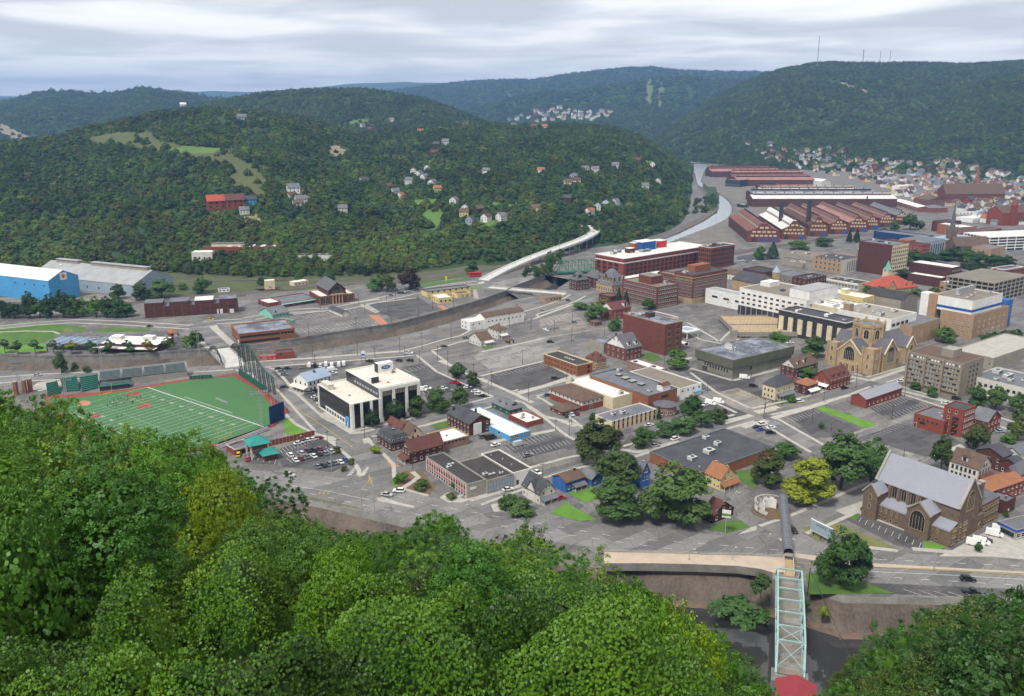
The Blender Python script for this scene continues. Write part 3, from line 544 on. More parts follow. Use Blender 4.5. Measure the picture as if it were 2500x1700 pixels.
for k,L,m in((2,[(990,895),(1080,895),(1155,970),(1090,975)],'clay'),(2,[(920,820),(990,810),(1090,870),(1050,880)],'concrete'),(2,[(1545,820),(1600,815),(1650,850),(1600,855)],'clay'),(2,[(1840,690),(1870,690),(1890,760),(1850,765)],'concrete'),(6,[(1140,1095),(1190,1085),(1250,1130),(1180,1135)],'clay'),('L',[(1000,580),(1430,640),(1700,655),(2324,690),(2324,700),(1660,668),(1300,655),(1010,605)],'platform')):poly('paving',k,L,m)
for k,L,w_ in((6,[(360,500),(450,545)],3.5),(6,[(630,690),(780,800),(870,855),(930,850)],4),(6,[(930,855),(1040,825)],2.5),(6,[(1430,800),(1640,745)],2.5),(6,[(1900,415),(2160,530),(2324,610)],3),(7,[(195,545),(440,475),(690,400)],3.4),(6,[(1570,270),(1670,312)],3.4),(2,[(390,890),(690,855)],2),(2,[(925,812),(1380,757)],2),(3,[(365,918),(650,812)],3),(3,[(-80,1195),(420,1085)],2.2),(7,[(-90,395),(425,272)],2.2),(7,[(430,285),(650,395)],2),(8,[(150,690),(300,660)],5),(8,[(285,738),(720,608)],4),(8,[(725,600),(945,540)],3),(8,[(905,395),(1080,432)],3),(8,[(1080,432),(1365,335)],3.4),(8,[(1335,515),(1700,605)],3),(8,[(-100,760),(110,712)],3),(8,[(45,812),(240,755)],4),(7,[(1880,775),(2110,712)],4),(7,[(2150,692),(2324,642)],4),(7,[(1045,990),(1190,1012),(1520,925)],3),(8,[(1735,1000),(1838,955)],4),(7,[(1610,330),(1950,430)],2.4),(7,[(1960,430),(2324,340)],2.4),(3,[(1480,1290),(1620,1240)],3),(6,[(1810,1400),(2230,1275)],4),(7,[(0,930),(520,830)],3),(7,[(300,640),(420,720),(590,760)],3),(7,[(580,760),(690,800)],4),(6,[(1280,1310),(1480,1365)],1.6),(6,[(1250,1320),(1400,1215),(1350,1170)],2.4),(6,[(560,870),(700,900)],4),(1,[(1720,985),(1880,1130)],5),(1,[(1640,1120),(1700,1180)],3),(6,[(-100,1285),(120,1272),(400,1245)]if False else[(110,275),(700,243)],2),(6,[(720,235),(1290,195)],1.6),(6,[(250,500),(560,840)],1.6),(2,[(850,800),(1080,765)],4),('L',[(1280,355),(1440,300)],5),('L',[(1380,350),(1760,495)],2),('L',[(1690,560),(2324,610)],2.5)):road(Q(k,L),w_,'sidewalk',name='pavement',kerb=.13)
for k,L in((6,[(1570,1380),(1640,1335),(1760,1390),(1890,1365),(1760,1420),(1640,1420)]),(6,[(1985,1440),(2060,1420),(2120,1490),(2010,1495)]),(6,[(1050,1385),(1110,1375),(1240,1420),(1370,1450),(1360,1465),(1080,1410)]),(6,[(945,905),(1000,890),(1030,930),(960,945)]),(6,[(665,890),(740,900),(740,930),(680,940)]),(6,[(910,1215),(985,1130),(998,1140),(965,1200)]),('L',[(770,440),(810,430),(805,455),(700,480)]),('L',[(930,500),(1010,495),(1030,510),(940,515)]),('b',[(385,165),(430,155),(438,172),(390,180)]),('C',[(20,1330),(430,1375),(490,1390),(480,1415),(60,1370)])):sheet('kerbed_island',Q(k,L),M('sidewalk'),kerb=.14)
def stalls(k,a,b,d,n,m='paint',w_=.13):a,b,d=G(k,*a),G(k,*b),G(k,*d);v_=d-a;lines('parking_lines',[(a.lerp(b,i/n),a.lerp(b,i/n)+v_)for i in range(n+1)],w_,m,.21)
for a in(((7),(100,960),(430,862),(150,1000),11),(7,(250,1060),(640,950),(215,1020),13),(8,(1070,655),(1330,572),(1120,690),11),(8,(1250,745),(1545,640),(1205,715),11),(8,(300,760),(420,720),(380,800),4),(6,(240,1000),(560,890),(270,1030),12),(6,(330,1060),(680,960),(380,1100),10),('L',(1400,385),(1740,525),(1385,410),9),('L',(1640,790),(2324,830),(1740,825),8),(7,(1570,370),(1740,530),(1620,355),9),(7,(0,370),(420,280),(60,400),14),(7,(-80,260),(400,150),(-20,290),14),(2,(450,900),(900,830),(500,930),14),(2,(450,1010),(1000,930),(510,1050),16),(3,(400,950),(640,870),(440,985),8),(6,(1290,340),(1440,300),(1330,365),5),(6,(1430,520),(1900,470),(1450,540),12),(6,(30,1010),(250,1060),(10,1060),5),(8,(1080,880),(1300,790),(1130,900),9),(8,(440,730),(620,670),(490,760),7)):stalls(*a)
stalls(7,(2020,510),(2330,620),(2032,528),9,'yellowpaint',.3)
lines('lane_lines',dashes(PS((6,[(-300,1180),(200,1225),(640,1265),(1100,1340),(1500,1440),(2000,1530)]),('L',[(60,500),(600,540),(1000,575),(1500,622),(2324,660)])),3,6)+dashes(PS((6,[(380,1320),(800,1410),(1200,1490)]),('L',[(1430,715),(2324,770)])),3,6),.2,'paint',.22)
lines('lane_lines',list(zip(*(lambda p:(p,p[1:]))(PS((6,[(370,1285),(640,1325),(1000,1400)])))))+list(zip(*(lambda p:(p,p[1:]))(PS(('L',[(1430,690),(1800,705),(2324,735)]))))),.2,'paint',.22)
for pl in(PS((6,[(215,470),(420,660),(640,810),(860,970)])),PS((6,[(-60,318),(560,272),(1290,216)])),PS((2,[(1500,1160),(1960,992)]),(3,[(200,915),(640,775)])),PS((8,[(160,695),(700,575)])),PS(('L',[(1010,640),(1430,660),(2324,708)]))):lines('centre_line',list(zip(pl,pl[1:])),.3,'yellowpaint',.22)
lines('crossing',[(G(6,822+14*i,1200-16*i),G(6,862+10*i,1195-15*i))for i in range(6)],.7,'paint',.22)
fw=thing('floodwall','long panelled concrete floodwall curving along the river channel','floodwall')
WP=resample(ch1A,130)
for i,(a,b)in enumerate(zip(WP,WP[1:])):
 if 44<i<50:continue
 m=MB();d=(b-a).normalized();m.bar(a+d*.06+Vector((0,0,.55)),b-d*.06+Vector((0,0,.55+.02*(i%3))),.45,1.3+.06*(i%2),M('floodwall'));m.build('panel',fw)
# ================================================================== building kit
WIN={}
def win_mesh(w,h,fr='frame',gl='glass',sill=True,t=.10,bars=0):
 k=(round(w,2),round(h,2),fr,gl,sill,bars)
 if k in WIN:return WIN[k]
 b=MB();x=w/2;f=.07 if w<2.5 else .12;m=M(fr);g=M(gl);i=x-f;y0,y1=-.09,-.02
 o=[(-x,0),(x,0),(x,h),(-x,h)];q=[(-i,f),(i,f),(i,h-f),(-i,h-f)]
 vs=[(p[0],y0,p[1])for p in o]+[(p[0],y0,p[1])for p in q]+[(p[0],y1,p[1])for p in q]+[(p[0],.02,p[1])for p in o]
 fs=[]
 for a in range(4):
  c=(a+1)%4;fs+=[(a,c,4+c,4+a),(4+a,4+c,8+c,8+a),(12+a,12+c,c,a)]
 b.add(vs,fs,m);b.add([vs[8],vs[9],vs[10],vs[11]],[(0,1,2,3)],g)
 if sill:b.box((-x-.08,-.2,-.12),(x+.08,-.004,-.003),m,skip=('k',))
 for n in range(bars):
  xx=-i+(2*i)*(n+1)/(bars+1);b.box((xx-.05,y0+.01,f),(xx+.05,y1-.01,h-f),m,skip=('k','t','b'))
 if bars or h>1.7:b.box((-i,y0+.015,h*.5-.04),(i,y1-.012,h*.5+.04),m,skip=('k','l','r'))
 WIN[k]=b.mesh('window');return WIN[k]
def arch_mesh(w,h,fr='frame',gl='glass'):
 k=('arch',w,h,fr,gl)
 if k in WIN:return WIN[k]
 b=MB();x=w/2;n=8
 def prof(r,hh,zb):return[(-r,zb),(r,zb)]+[(r*math.cos(math.pi*t/n),hh-x+(r)*1.25*math.sin(math.pi*t/n))for t in range(0,n+1)]
 o=prof(x,h,0);q=prof(x-.16,h,.16);L=len(o)
 vs=[(p[0],-.14,p[1])for p in o]+[(p[0],-.14,p[1])for p in q]+[(p[0],-.03,p[1])for p in q]+[(p[0],.02,p[1])for p in o];fs=[]
 for a in range(L):
  c=(a+1)%L;fs+=[(a,c,L+c,L+a),(L+a,L+c,2*L+c,2*L+a),(3*L+a,3*L+c,c,a)]
 b.add(vs,fs,M(fr));b.add([vs[2*L+a]for a in range(L)],[tuple(range(L))],M(gl))
 for n_ in range(1,max(2,int(w/1.1))):
  xx=-x+w*n_/max(2,int(w/1.1));b.box((xx-.06,-.12,.1),(xx+.06,-.035,h-x*.5),M(fr),skip=('k',))
 WIN[k]=b.mesh('window');return WIN[k]
FR={0:(0,0,-math.pi/2),1:(0,0,0),2:(0,0,math.pi/2),3:(0,0,math.pi)}
class Bd:pass
def sub(o,par):o.parent=par;o.matrix_parent_inverse=par.matrix_basis.inverted();return o
def face_pt(b,face,s,z,off=0.0):
 """s metres along the visible face (from corner B)"""
 return{0:(-off,s,z),1:(s,-off,z),2:(b.lu+off,s,z),3:(s,b.lv+off,z)}[face]
def put_windows(b,wins):
 for wn in wins:
  face,n,rows,w,h,z0,dz=wn[:7];f0,f1=(wn[7],wn[8])if len(wn)>8 else(0.0,1.0);st=wn[9]if len(wn)>9 else{}
  L=b.lv if face in(0,3)and face==0 else(b.lu if face in(1,3)else b.lv)
  arch=st.get('arch');kw={k:v for k,v in st.items()if k not in('arch','name','skip')}
  me=arch_mesh(w,h,**kw)if arch else win_mesh(w,h,**kw)
  for r in range(rows):
   for c in range(n):
    if st.get('skip')and(c,r)in st['skip']:continue
    s=L*(f0+(f1-f0)*(c+.5)/n)
    obj(st.get('name','window'),me,b.root,face_pt(b,face,s,z0+r*dz),FR[face])
def frame_of(k,A,B,C,base,h,ang,lu,lv,zb):
 tb=T(k,*B)
 if base is not None:h=hz(T(k,*base),tb)
 b0=P(*tb,h);a0=P(*T(k,*A),h)if A else None;c0=P(*T(k,*C),h)if C else None
 if ang=='BC':an=math.atan2(c0.y-b0.y,c0.x-b0.x)
 elif ang=='BA':an=math.atan2(a0.y-b0.y,a0.x-b0.x)-math.pi/2
 else:an=GRID if ang is None else R(ang)
 u=Vector((math.cos(an),math.sin(an),0));v=Vector((-math.sin(an),math.cos(an),0))
 o=Bd();o.lu=lu or max(3,(c0-b0).dot(u));o.lv=lv or max(3,(a0-b0).dot(v));o.h=h;o.an=an;o.u=u;o.v=v
 o.o=Vector((b0.x,b0.y,zb));o.h-=zb
 return o
UM={}
def unit_mesh(w,d,h,m='unit',kind=0):
 k=(round(w,1),round(d,1),round(h,1),m,kind)
 if k in UM:return UM[k]
 b=MB();b.box((-w/2,-d/2,.25),(w/2,d/2,h),M(m));b.box((-w/2+.15,-d/2+.15,0),(w/2-.15,d/2-.15,.26),M('roofdark'),skip=('t','b'))
 if kind==0:
  b.lathe([(min(w,d)*.32,h),(min(w,d)*.32,h+.18),(min(w,d)*.24,h+.2),(0.01,h+.12)],M('steeldark'),8)
  b.box((-w/2+.1,-d/2-.03,.5),(w/2-.1,-d/2+.02,h-.2),M('roofgrey'),skip=('k',))
 else:
  b.box((-w/2-.12,-d/2-.12,h+.003),(w/2+.12,d/2+.12,h+.22),M('concrete'))
 UM[k]=b.mesh('rooftop_unit');return UM[k]
def bld(name,label,cat,k,A,B,C,base=None,h=None,wall='brick',roof='roofgrey',par=.6,ang=None,lu=None,lv=None,wins=(),units=(),trim=None,pent=(),doors=(),group=None,bands=(),zb=0.0):
 b=frame_of(k,A,B,C,base,h,ang,lu,lv,zb);LU,LV,H=b.lu,b.lv,b.h
 b.root=thing(name,label,cat,b.o,b.an,group)
 w=MB();t=.35;wm=M(wall);tm=M(trim or wall)
 w.box((0,0,0),(LU,LV,H),wm,skip=('t','b'))
 o=[(0,0),(LU,0),(LU,LV),(0,LV)];q=[(t,t),(LU-t,t),(LU-t,LV-t),(t,LV-t)]
 vs=[(p[0],p[1],H)for p in o]+[(p[0],p[1],H)for p in q]+[(p[0],p[1],H-par)for p in q]
 w.add(vs,[(a,(a+1)%4,4+(a+1)%4,4+a)for a in range(4)]+[(4+a,4+(a+1)%4,8+(a+1)%4,8+a)for a in range(4)],tm)
 w.build('wall',b.root)
 r=MB();r.add([vs[8],vs[9],vs[10],vs[11]],[(0,1,2,3)],M(roof));ro=r.build('roof',b.root)
 if trim:
  c=MB();e=.12
  for x0,y0,x1,y1 in((-e,-e,LU+e,-.003),(-e,LV+.003,LU+e,LV+e),(-e,0,-.003,LV),(LU+.003,0,LU+e,LV)):c.box((x0,y0,H-.45),(x1,y1,H+.06),tm)
  c.build('cornice',b.root)
 for z,hh,m,e in bands:
  c=MB()
  for x0,y0,x1,y1 in((-e,-e,LU+e,-.004),(-e,LV+.004,LU+e,LV+e),(-e,0,-.004,LV),(LU+.004,0,LU+e,LV)):c.box((x0,y0,z),(x1,y1,z+hh),M(m))
  c.build('wall_band',b.root)
 put_windows(b,wins)
 for(fx,fy,uw,ud,uh,*m)in units:
  obj('rooftop_unit',unit_mesh(uw,ud,uh,m[0]if m else 'unit',m[1]if len(m)>1 else 0),ro,(LU*fx,LV*fy,H-par))
 for(x0,x1,y0,y1,ph,m,rm)in pent:
  p=MB();p.box((LU*x0,LV*y0,H-par),(LU*x1,LV*y1,H+ph),M(m),skip=('t','b'));p.box((LU*x0-.1,LV*y0-.1,H+ph-.25),(LU*x1+.1,LV*y1+.1,H+ph),M(rm),skip=('b',));p.build('penthouse',ro)
 for(face,s,dw,dh,dm)in doors:
  d=MB();d.box((-dw/2-.12,-.10,0),(dw/2+.12,.02,dh+.12),M('frame'),skip=('k',));d.box((-dw/2,-.14,.02),(dw/2,-.101,dh),M(dm),skip=('k',))
  d.build('door',b.root,face_pt(b,face,s*(LV if face==0 else LU),0),FR[face])
 return b
def roof_gable(L,W,z,rise,m,over=.45,th=.22,both=True):
 """ridge along local x, L long, W wide"""
 b=MB();y=W/2;sl=rise/y;o=over
 for s in(0,1):
  e=(-o,-o*sl)if s==0 else(W+o,-o*sl)
  a=[(-o,e[0],z+e[1]),(L+o,e[0],z+e[1]),(L+o,y,z+rise),(-o,y,z+rise)]
  vs=[Vector(p)+Vector((0,0,th))for p in a]+[Vector(p)for p in a]
  f=[(0,1,2,3),(7,6,5,4),(0,4,5,1),(1,5,6,2),(3,7,4,0)]
  if s:f=[q[::-1]for q in f]
  b.add(vs,f,m)
 return b
def roof_hip(L,W,z,rise,m,over=.45,th=.2,flat=0.0):
 b=MB();o=over;s=W/2*(1-flat);sl=rise/max(s,.5)
 e=[(-o,-o),(L+o,-o),(L+o,W+o),(-o,W+o)];zo=z-o*sl*.6
 if L>=W:r=[(s,s),(L-s,s),(L-s,W-s),(s,W-s)]
 else:
  s=L/2*(1-flat);r=[(s,s),(L-s,s),(L-s,W-s),(s,W-s)]
 vs=[(p[0],p[1],zo)for p in e]+[(p[0],p[1],zo+th)for p in e]+[(p[0],p[1],z+rise)for p in r]
 fs=[(a,(a+1)%4,4+(a+1)%4,4+a)for a in range(4)]+[(4+a,4+(a+1)%4,8+(a+1)%4,8+a)for a in range(4)]+[(8,9,10,11),(3,2,1,0)]
 return b.add(vs,fs,m)
def house_geo(root,LU,LV,H,wall,roof,ridge='u',rise=3.0,hip=False,over=.45,flat=0.0,gable=None):
 w=MB();w.box((0,0,0),(LU,LV,H),M(wall),skip=('t','b'))
 if hip:r=roof_hip(LU,LV,H,rise,M(roof),over,flat=flat);rz=None
 elif ridge=='u':
  r=roof_gable(LU,LV,H,rise,M(roof),over);rz=None
  for x in(.0,LU):w.add([(x,0,H),(x,LV,H),(x,LV/2,H+rise)],[(0,1,2)if x else(2,1,0)],M(gable or wall))
 else:
  r=roof_gable(LV,LU,H,rise,M(roof),over);rz=math.pi/2
  for y in(.0,LV):w.add([(0,y,H),(LU,y,H),(LU/2,y,H+rise)],[(0,1,2)if not y else(2,1,0)],M(gable or wall))
 w.build('wall',root)
 return r.build('roof',root,(LU,0,0)if rz else None,(0,0,rz)if rz else None)
def house(name,label,k,A,B,C,base=None,h=None,wall='siding',roof='roofbrown',ridge='u',rise=3.0,hip=False,ang=None,lu=None,lv=None,wins=None,chim=(),cat='house',porch=None,zb=0.0,flat=0.0,gable=None,dormers=(),over=.45,floors=2,group=None):
 b=frame_of(k,A,B,C,base,h,ang,lu,lv,zb);LU,LV,H=b.lu,b.lv,b.h
 b.root=thing(name,label,cat,b.o,b.an,group)
 b.roof=house_geo(b.root,LU,LV,H,wall,roof,ridge,rise,hip,over,flat,gable)
 if wins is None:
  fl=max(1,int(H/2.7));wins=[]
  for f,L in((0,LV),(1,LU)):wins.append((f,max(1,int(L/2.9)),fl,.95,1.45,.9,H/fl))
  if not hip and rise>2.4:wins.append((0 if ridge=='u' else 1,1,1,.9,1.2,H+.5,1))
 put_windows(b,wins)
 for fx,fy in chim:
  c=MB();c.box((-.4,-.4,-1.5),(.4,.4,2.0),M('brickdark'));c.box((-.5,-.5,2.0),(.5,.5,2.2),M('concrete'))
  sub(c.build('chimney',b.root,(LU*fx,LV*fy,H+rise*.6)),b.roof)
 for face,s,dw,dh in dormers:
  d=MB();yy=dh*1.2
  d.box((-dw/2,0,-.6),(dw/2,3.2,dh),M(gable or wall),skip=('b','t'));d.add([(-dw/2-.2,-.25,dh-.1),(dw/2+.2,-.25,dh-.1),(0,-.25,dh+dw*.5),(-dw/2-.2,3.6,dh-.1),(dw/2+.2,3.6,dh-.1),(0,3.6,dh+dw*.5)],[(0,1,2),(1,4,5,2),(0,2,5,3)],M(roof))
  d.box((-dw*.28,-.06,.2),(dw*.28,-.005,dh-.15),M('glass'),skip=('k',))
  p=face_pt(b,face,s*(LV if face==0 else LU),H+rise*.22,-1.2);sub(d.build('dormer',b.root,p,FR[face]),b.roof)
 if porch:
  face,s0,s1,ph,dep,m=porch;L=LV if face==0 else LU;x0,x1=s0*L,s1*L;p=MB()
  p.add([(x0-.3,-dep-.3,ph-.5),(x1+.3,-dep-.3,ph-.5),(x1+.3,-.01,ph+.5),(x0-.3,-.01,ph+.5),(x0-.3,-dep-.3,ph-.7),(x1+.3,-dep-.3,ph-.7),(x1+.3,-.01,ph+.3),(x0-.3,-.01,ph+.3)],[(0,1,2,3),(7,6,5,4),(0,4,5,1),(0,3,7,4),(1,5,6,2)],M(m))
  n=max(2,int((x1-x0)/2.6)+1)
  for i in range(n):xx=x0+(x1-x0)*i/(n-1);p.box((xx-.09,-dep-.09,0),(xx+.09,-dep+.09,ph-.6),M('frame'),skip=('t','b'))
  p.box((x0,-dep,0),(x1,-.02,.35),M('concrete'),skip=('b','k'))
  if face==0:
   for i,v in enumerate(p.v):p.v[i]=(v[0]-L,v[1],v[2])
   p.build('porch',b.root,(0,0,0),(0,0,-math.pi/2))
  else:p.build('porch',b.root)
 return b
def text_mesh(s,size,m,depth=.03):
 c=bpy.data.curves.new('lettering','FONT');c.body=s;c.size=size;c.extrude=depth;c.align_x='CENTER';c.align_y='CENTER'
 o=bpy.data.objects.new('lettering',c);COL.objects.link(o);me=bpy.data.meshes.new_from_object(o);bpy.data.objects.remove(o);me.materials.clear();me.materials.append(m);return me
D=dict(fr='framedark',sill=False)
W_=dict(fr='frame')
# ================================================================== west side: works, park and station
b=house('blue_warehouse','long blue metal warehouse with white gable roof at the hill foot',1,(0,572),(390,618),(630,570),(392,795),wall='bluewall',roof='white',ridge='v',rise=6.5,ang=65,lv=95,cat='warehouse',over=.2,wins=[(0,4,1,1.6,1.1,13,1,0,.5,D)])
sg=MB();sg.box((-3.2,-.2,-3),(3.2,0,3),M('white'));sg.lathe([(1.7,-.0),(1.7,.06),(.01,.06)],M('orangeobj'),10)
for i,v in enumerate(sg.v):
 if i>=8:sg.v[i]=(v[0],-.21-v[2],v[1]+.1)
sg.build('gable_sign',b.root,(b.lu*.5,-.02,b.h+1.5));fin=MB();fin.tube((0,0,0),(0,0,6),.22,M('white'),6);fin.lathe([(.01,5),(1.2,4.2),(.5,3.4),(.01,3.2)],M('white'),8);fin.build('finial',b.root,(b.lu*.5,1,b.h+6.6))
b=house('grey_mill_shed','large grey metal shed with long ridge vents behind blue warehouse',1,(330,562),(1080,655),(1370,578),(1080,745),wall='greyblue',roof='greymetal',ridge='v',rise=9.5,ang=66,lv=125,cat='shed',over=.3,wins=[(0,4,1,1.4,2,3,1,.05,.5,D)])
for y0,y1 in((4,72),(88,116)):
 m=MB();m.box((b.lu/2-2.2,y0,b.h+8.6),(b.lu/2+2.2,y1,b.h+11.6),M('greyconc'));m.box((b.lu/2-2.9,y0-.3,b.h+11.61),(b.lu/2+2.9,y1+.3,b.h+12),M('greymetal'));m.build('ridge_vent',b.root)
b=bld('brick_works_building','long dark brick works building with stepped roof bays by the tracks','building',1,None,(1170,835),(1925,790),(1170,920),ang='BC',lv=15,wall='brickdark',roof='roofgrey',par=.3,wins=[(1,7,2,5.5,3.0,1.0,4.3,.01,.8,dict(fr='brickdark',gl='rustdark',sill=False,bars=3)),(1,3,2,1.6,1.6,1.2,3.8,.86,.98,D)],doors=[(1,.80,4,3.6,'white'),(1,.93,3,3,'white')])
for i,(f0,f1,m)in enumerate(((0,.195,'roofgrey'),(.265,.47,'roofgrey'),(.535,.735,'whiteroof'),(.8,.99,'roofpatch'))):
 w=MB();w.box((b.lu*f0,.15,b.h-.2),(b.lu*f1,b.lv-.2,b.h+3.0),M('brickdark'),skip=('b','t'));w.box((b.lu*f0-.15,0,b.h+3.0),(b.lu*f1+.15,b.lv,b.h+3.35),M(m));w.build('roof_bay',b.root)
for i in range(10):w=MB();w.box((-.5,-.45,0),(.5,-.004,b.h+.3),M('brick'));w.build('pilaster',b.root,(b.lu*(.005+.0985*i),0,0))
bld('white_signal_hut','tall plain white hut between the railway tracks','hut',1,None,(2143,617),(2225,612),(2143,690),ang='BC',lv=6,wall='cream',roof='white',par=.2,wins=[(1,1,1,2.4,.5,1.8,1,.2,.9,D)])
bld('track_office','low cream trackside office beside the white hut','office',2,None,(392,630),(507,612),(392,663),ang='BC',lv=8,wall='cream',roof='white',par=.2,wins=[(1,4,1,1.4,1,1.2,1,0,1,D)])
bld('works_annex','small white annex behind the stepped brick works','annex',1,None,(1768,688),(1860,682),(1768,712),ang='BC',lv=7,wall='white',roof='roofgrey',par=.2,wins=[(1,3,1,1.2,1,1,1,0,1,D)])
b=bld('brick_factory_in_trees','long maroon mill with striped skylight roof among trees','factory',1,None,(1640,345),(2200,352),None,h=19,ang=4,lu=80,lv=16,wall='brickred',roof='roofdark',par=.2,wins=[(1,14,1,2.4,1.6,4,1,0,1,dict(fr='white',sill=False))],zb=9);MILLB=b
for i in range(5):w=MB();w.box((b.lu*(.30+.14*i),.6,b.h-.18),(b.lu*(.36+.14*i),b.lv-.6,b.h+.25),M('whiteroof'));w.build('skylight',b.root)
w=MB();w.box((8,4,b.h-.3),(40,10,b.h+3),M('cream'));w.box((7.5,3.5,b.h+3.003),(40.5,10.5,b.h+3.4),M('roofgrey'));w.build('clerestory',b.root)
bld('white_tank_building','white square plant block at end of maroon mill','building',1,None,(1550,385),(1680,380),None,h=17,zb=8,ang=4,lu=20,lv=12,wall='siding',roof='white',par=.4,wins=[(1,4,1,1.6,2,2,1,0,1,D)])
b=bld('grey_shed_in_trees','long grey-roofed shed half hidden in trees above the station','shed',2,None,(365,412),(560,408),None,h=13,ang=0,lu=42,lv=14,wall='siding',roof='roofgrey',par=.2,wins=[(1,8,1,1.2,1.2,2,1,0,1,D)],zb=7);SHEDB=b
b=bld('railway_station','brick railway station with tall gabled hall and arched window','station',2,(528,692),(600,744),(880,714),(605,815),wall='brick',roof='whiteroof',trim='stonetan',ang='BC',par=.8,wins=[(1,2,1,4,5.2,.8,1,0,.3,dict(arch=True,fr='stonetan')),(1,1,1,4,5.2,.8,1,.78,1,dict(arch=True,fr='stonetan')),(0,3,1,2,4,1.2,1,.05,.95,D)])
hl=MB();x0,x1=b.lu*.26,b.lu*.76;y1=b.lv*1.05;hh=b.h+4.2
hl.box((x0,.8,b.h-.9),(x1,y1,hh),M('brickdark'),skip=('t','b'));xm=(x0+x1)/2
hl.add([(x0,.8,hh),(x1,.8,hh),(xm,.8,hh+6)],[(0,1,2)],M('brickdark'));hl.add([(x0,y1,hh),(x1,y1,hh),(xm,y1,hh+6)],[(2,1,0)],M('brickdark'));hl.build('hall',b.root)
rf=roof_gable(y1+.8,x1-x0,hh,6,M('roofslate'),.7);rf.build('hall_roof',b.root,(x1,.4,0),(0,0,math.pi/2));obj('window',arch_mesh(8,6.5,'stonetan'),b.root,(xm,.8,b.h-.2))
for i in range(4):w=MB();w.lathe([(.75,0),(.6,.6),(.55,6.6),(.8,7.2)],M('stonetan'),10);w.build('column',b.root,(b.lu*(.36+.09*i),-1.1,0))
w=MB();w.box((b.lu*.31,-1.9,7.2),(b.lu*.69,-.01,8.3),M('stonetan'));w.build('portico',b.root)
b=bld('station_wing','low brick station wing with pale green platform canopy','station wing',2,(245,745),(288,802),(585,757),(288,832),wall='brickred',roof='roofgrey',ang='BC',wins=[(1,6,1,2.6,1.6,.9,1,.1,1,W_)])
w=MB();w.box((b.lu*.0,-2.6,b.h-.8),(b.lu*.99,-.01,b.h-.4),M('mint'))
w.build('canopy',b.root)
bld('freight_shed','square red freight shed with white roof beside station wing','shed',2,(125,765),(185,798),(285,782),(185,835),wall='brickred',roof='whiteroof',ang='BC',wins=[(0,3,1,2.6,2.6,.1,1,0,1,D)])
house('mint_house','mint green house with dark gable roof at lot edge',2,(180,850),(215,893),(350,868),(215,925),wall='mint',roof='roofgrey',ridge='u',rise=4,ang='BC',wins=[(1,5,1,1.3,1.2,1.0,1,0,1,W_)],dormers=[(1,.25,1.8,1.3)])
bld('mint_annex','small mint green flat annex beside mint house','annex',2,(300,910),(348,948),(396,930),(348,978),wall='mint',roof='roofdark',ang='BC',wins=[(1,2,1,1,1.1,1,1,0,1,W_),(0,2,1,1,1.1,1,1,0,1,W_)])
b=bld('brick_school_office','two storey orange brick office with grey patched roof beside bridge','office building',0,(554,794),(583,816),(719,801),(581,843),wall='brickorange',roof='roofpatch',ang='BC',trim='brickorange',wins=[(1,15,2,1.9,1.5,1.0,3.6,.02,.72,D),(1,4,1,1.9,1.5,4.6,1,.74,.98,D),(0,6,2,1.5,1.5,1.0,3.6,.05,.95,D)])
sg=MB();sg.box((-2,-.15,0),(2,0,1.6),M('white'));sg.build('wall_sign',b.root,(-.01,b.lv*.12,1.2),FR[0])
house('lot_garage','narrow white garage with black roof alone in the lot',2,(688,838),(778,884),(832,872),(778,910),wall='siding',roof='roofdark',ridge='v',rise=2.0,wins=[(1,1,1,2.6,2.2,.05,1,.2,.8,dict(fr='frame',gl='white',sill=False))],cat='garage')
b=bld('yellow_depot','long yellow depot with dark flat roof near the overpass','depot',2,(1438,684),(1470,704),(1822,663),(1470,750),wall='yellow',roof='roofgrey',trim='roofbrown',ang='BC',wins=[(1,7,1,1.5,1.4,3.2,1,.05,1,D)])
bld('yellow_depot_office','yellow block with white roof in front of yellow depot','office',2,(1505,727),(1560,758),(1672,747),(1562,804),wall='yellow',roof='whiteroof',ang='BC',wins=[(1,3,1,1.6,1.6,1.2,1,.05,1,D),(0,3,1,1.2,1.4,1.2,1,0,1,D)])
bld('yellow_depot_garage','low yellow garage with grey doors right of yellow depot','garage',2,(1690,706),(1716,724),(1826,709),(1718,760),wall='yellow',roof='roofbrown',ang='BC',wins=[(1,2,1,3,2.6,.05,1,.2,.9,dict(fr='frame',gl='greyconc',sill=False))])
b=bld('park_pavilion_building','white-roofed park building with two roof vents behind floodwall','park building',5,(765,60),(765,128),(1235,128),None,h=5,ang=-6,lu=44,lv=22,wall='brickdark',roof='white',par=.15,wins=[(1,9,1,3.4,2.4,.5,1,0,1,dict(fr='framedark',sill=False,bars=2))],pent=[(.12,.28,.5,.75,2.2,'siding','white'),(.62,.78,.55,.8,2.2,'siding','white')])
w=MB();w.box((0,-5,3.0),(b.lu,-.02,3.25),M('white'));w.build('porch_roof',b.root)
pv=thing('park_canopy','zigzag white canopy on black posts at park edge','canopy',G(5,370,190),R(-4));zz_=MB();n=6
Lc=36.0
for i in range(n):
 x0,x1=Lc*i/n,Lc*(i+1)/n;a,c_=(6.6,5.0);zz_.add([(x0,0,5.0),(x1-1.2,0,6.6),(x1,0,5.0),(x0,16,5.0),(x1-1.2,16,6.6),(x1,16,5.0),(x0,0,4.8),(x1-1.2,0,6.4),(x1,0,4.8)],[(0,1,4,3),(1,2,5,4),(0,6,7,1),(1,7,8,2)],M('roofblue'))
zz_.build('roof',pv)
for i in range(4):
 for y in(0.5,15):w=MB();w.box((-.2,-.2,0),(.2,.2,5.0),M('steeldark'));w.build('post',pv,(1+11.3*i,y,0))
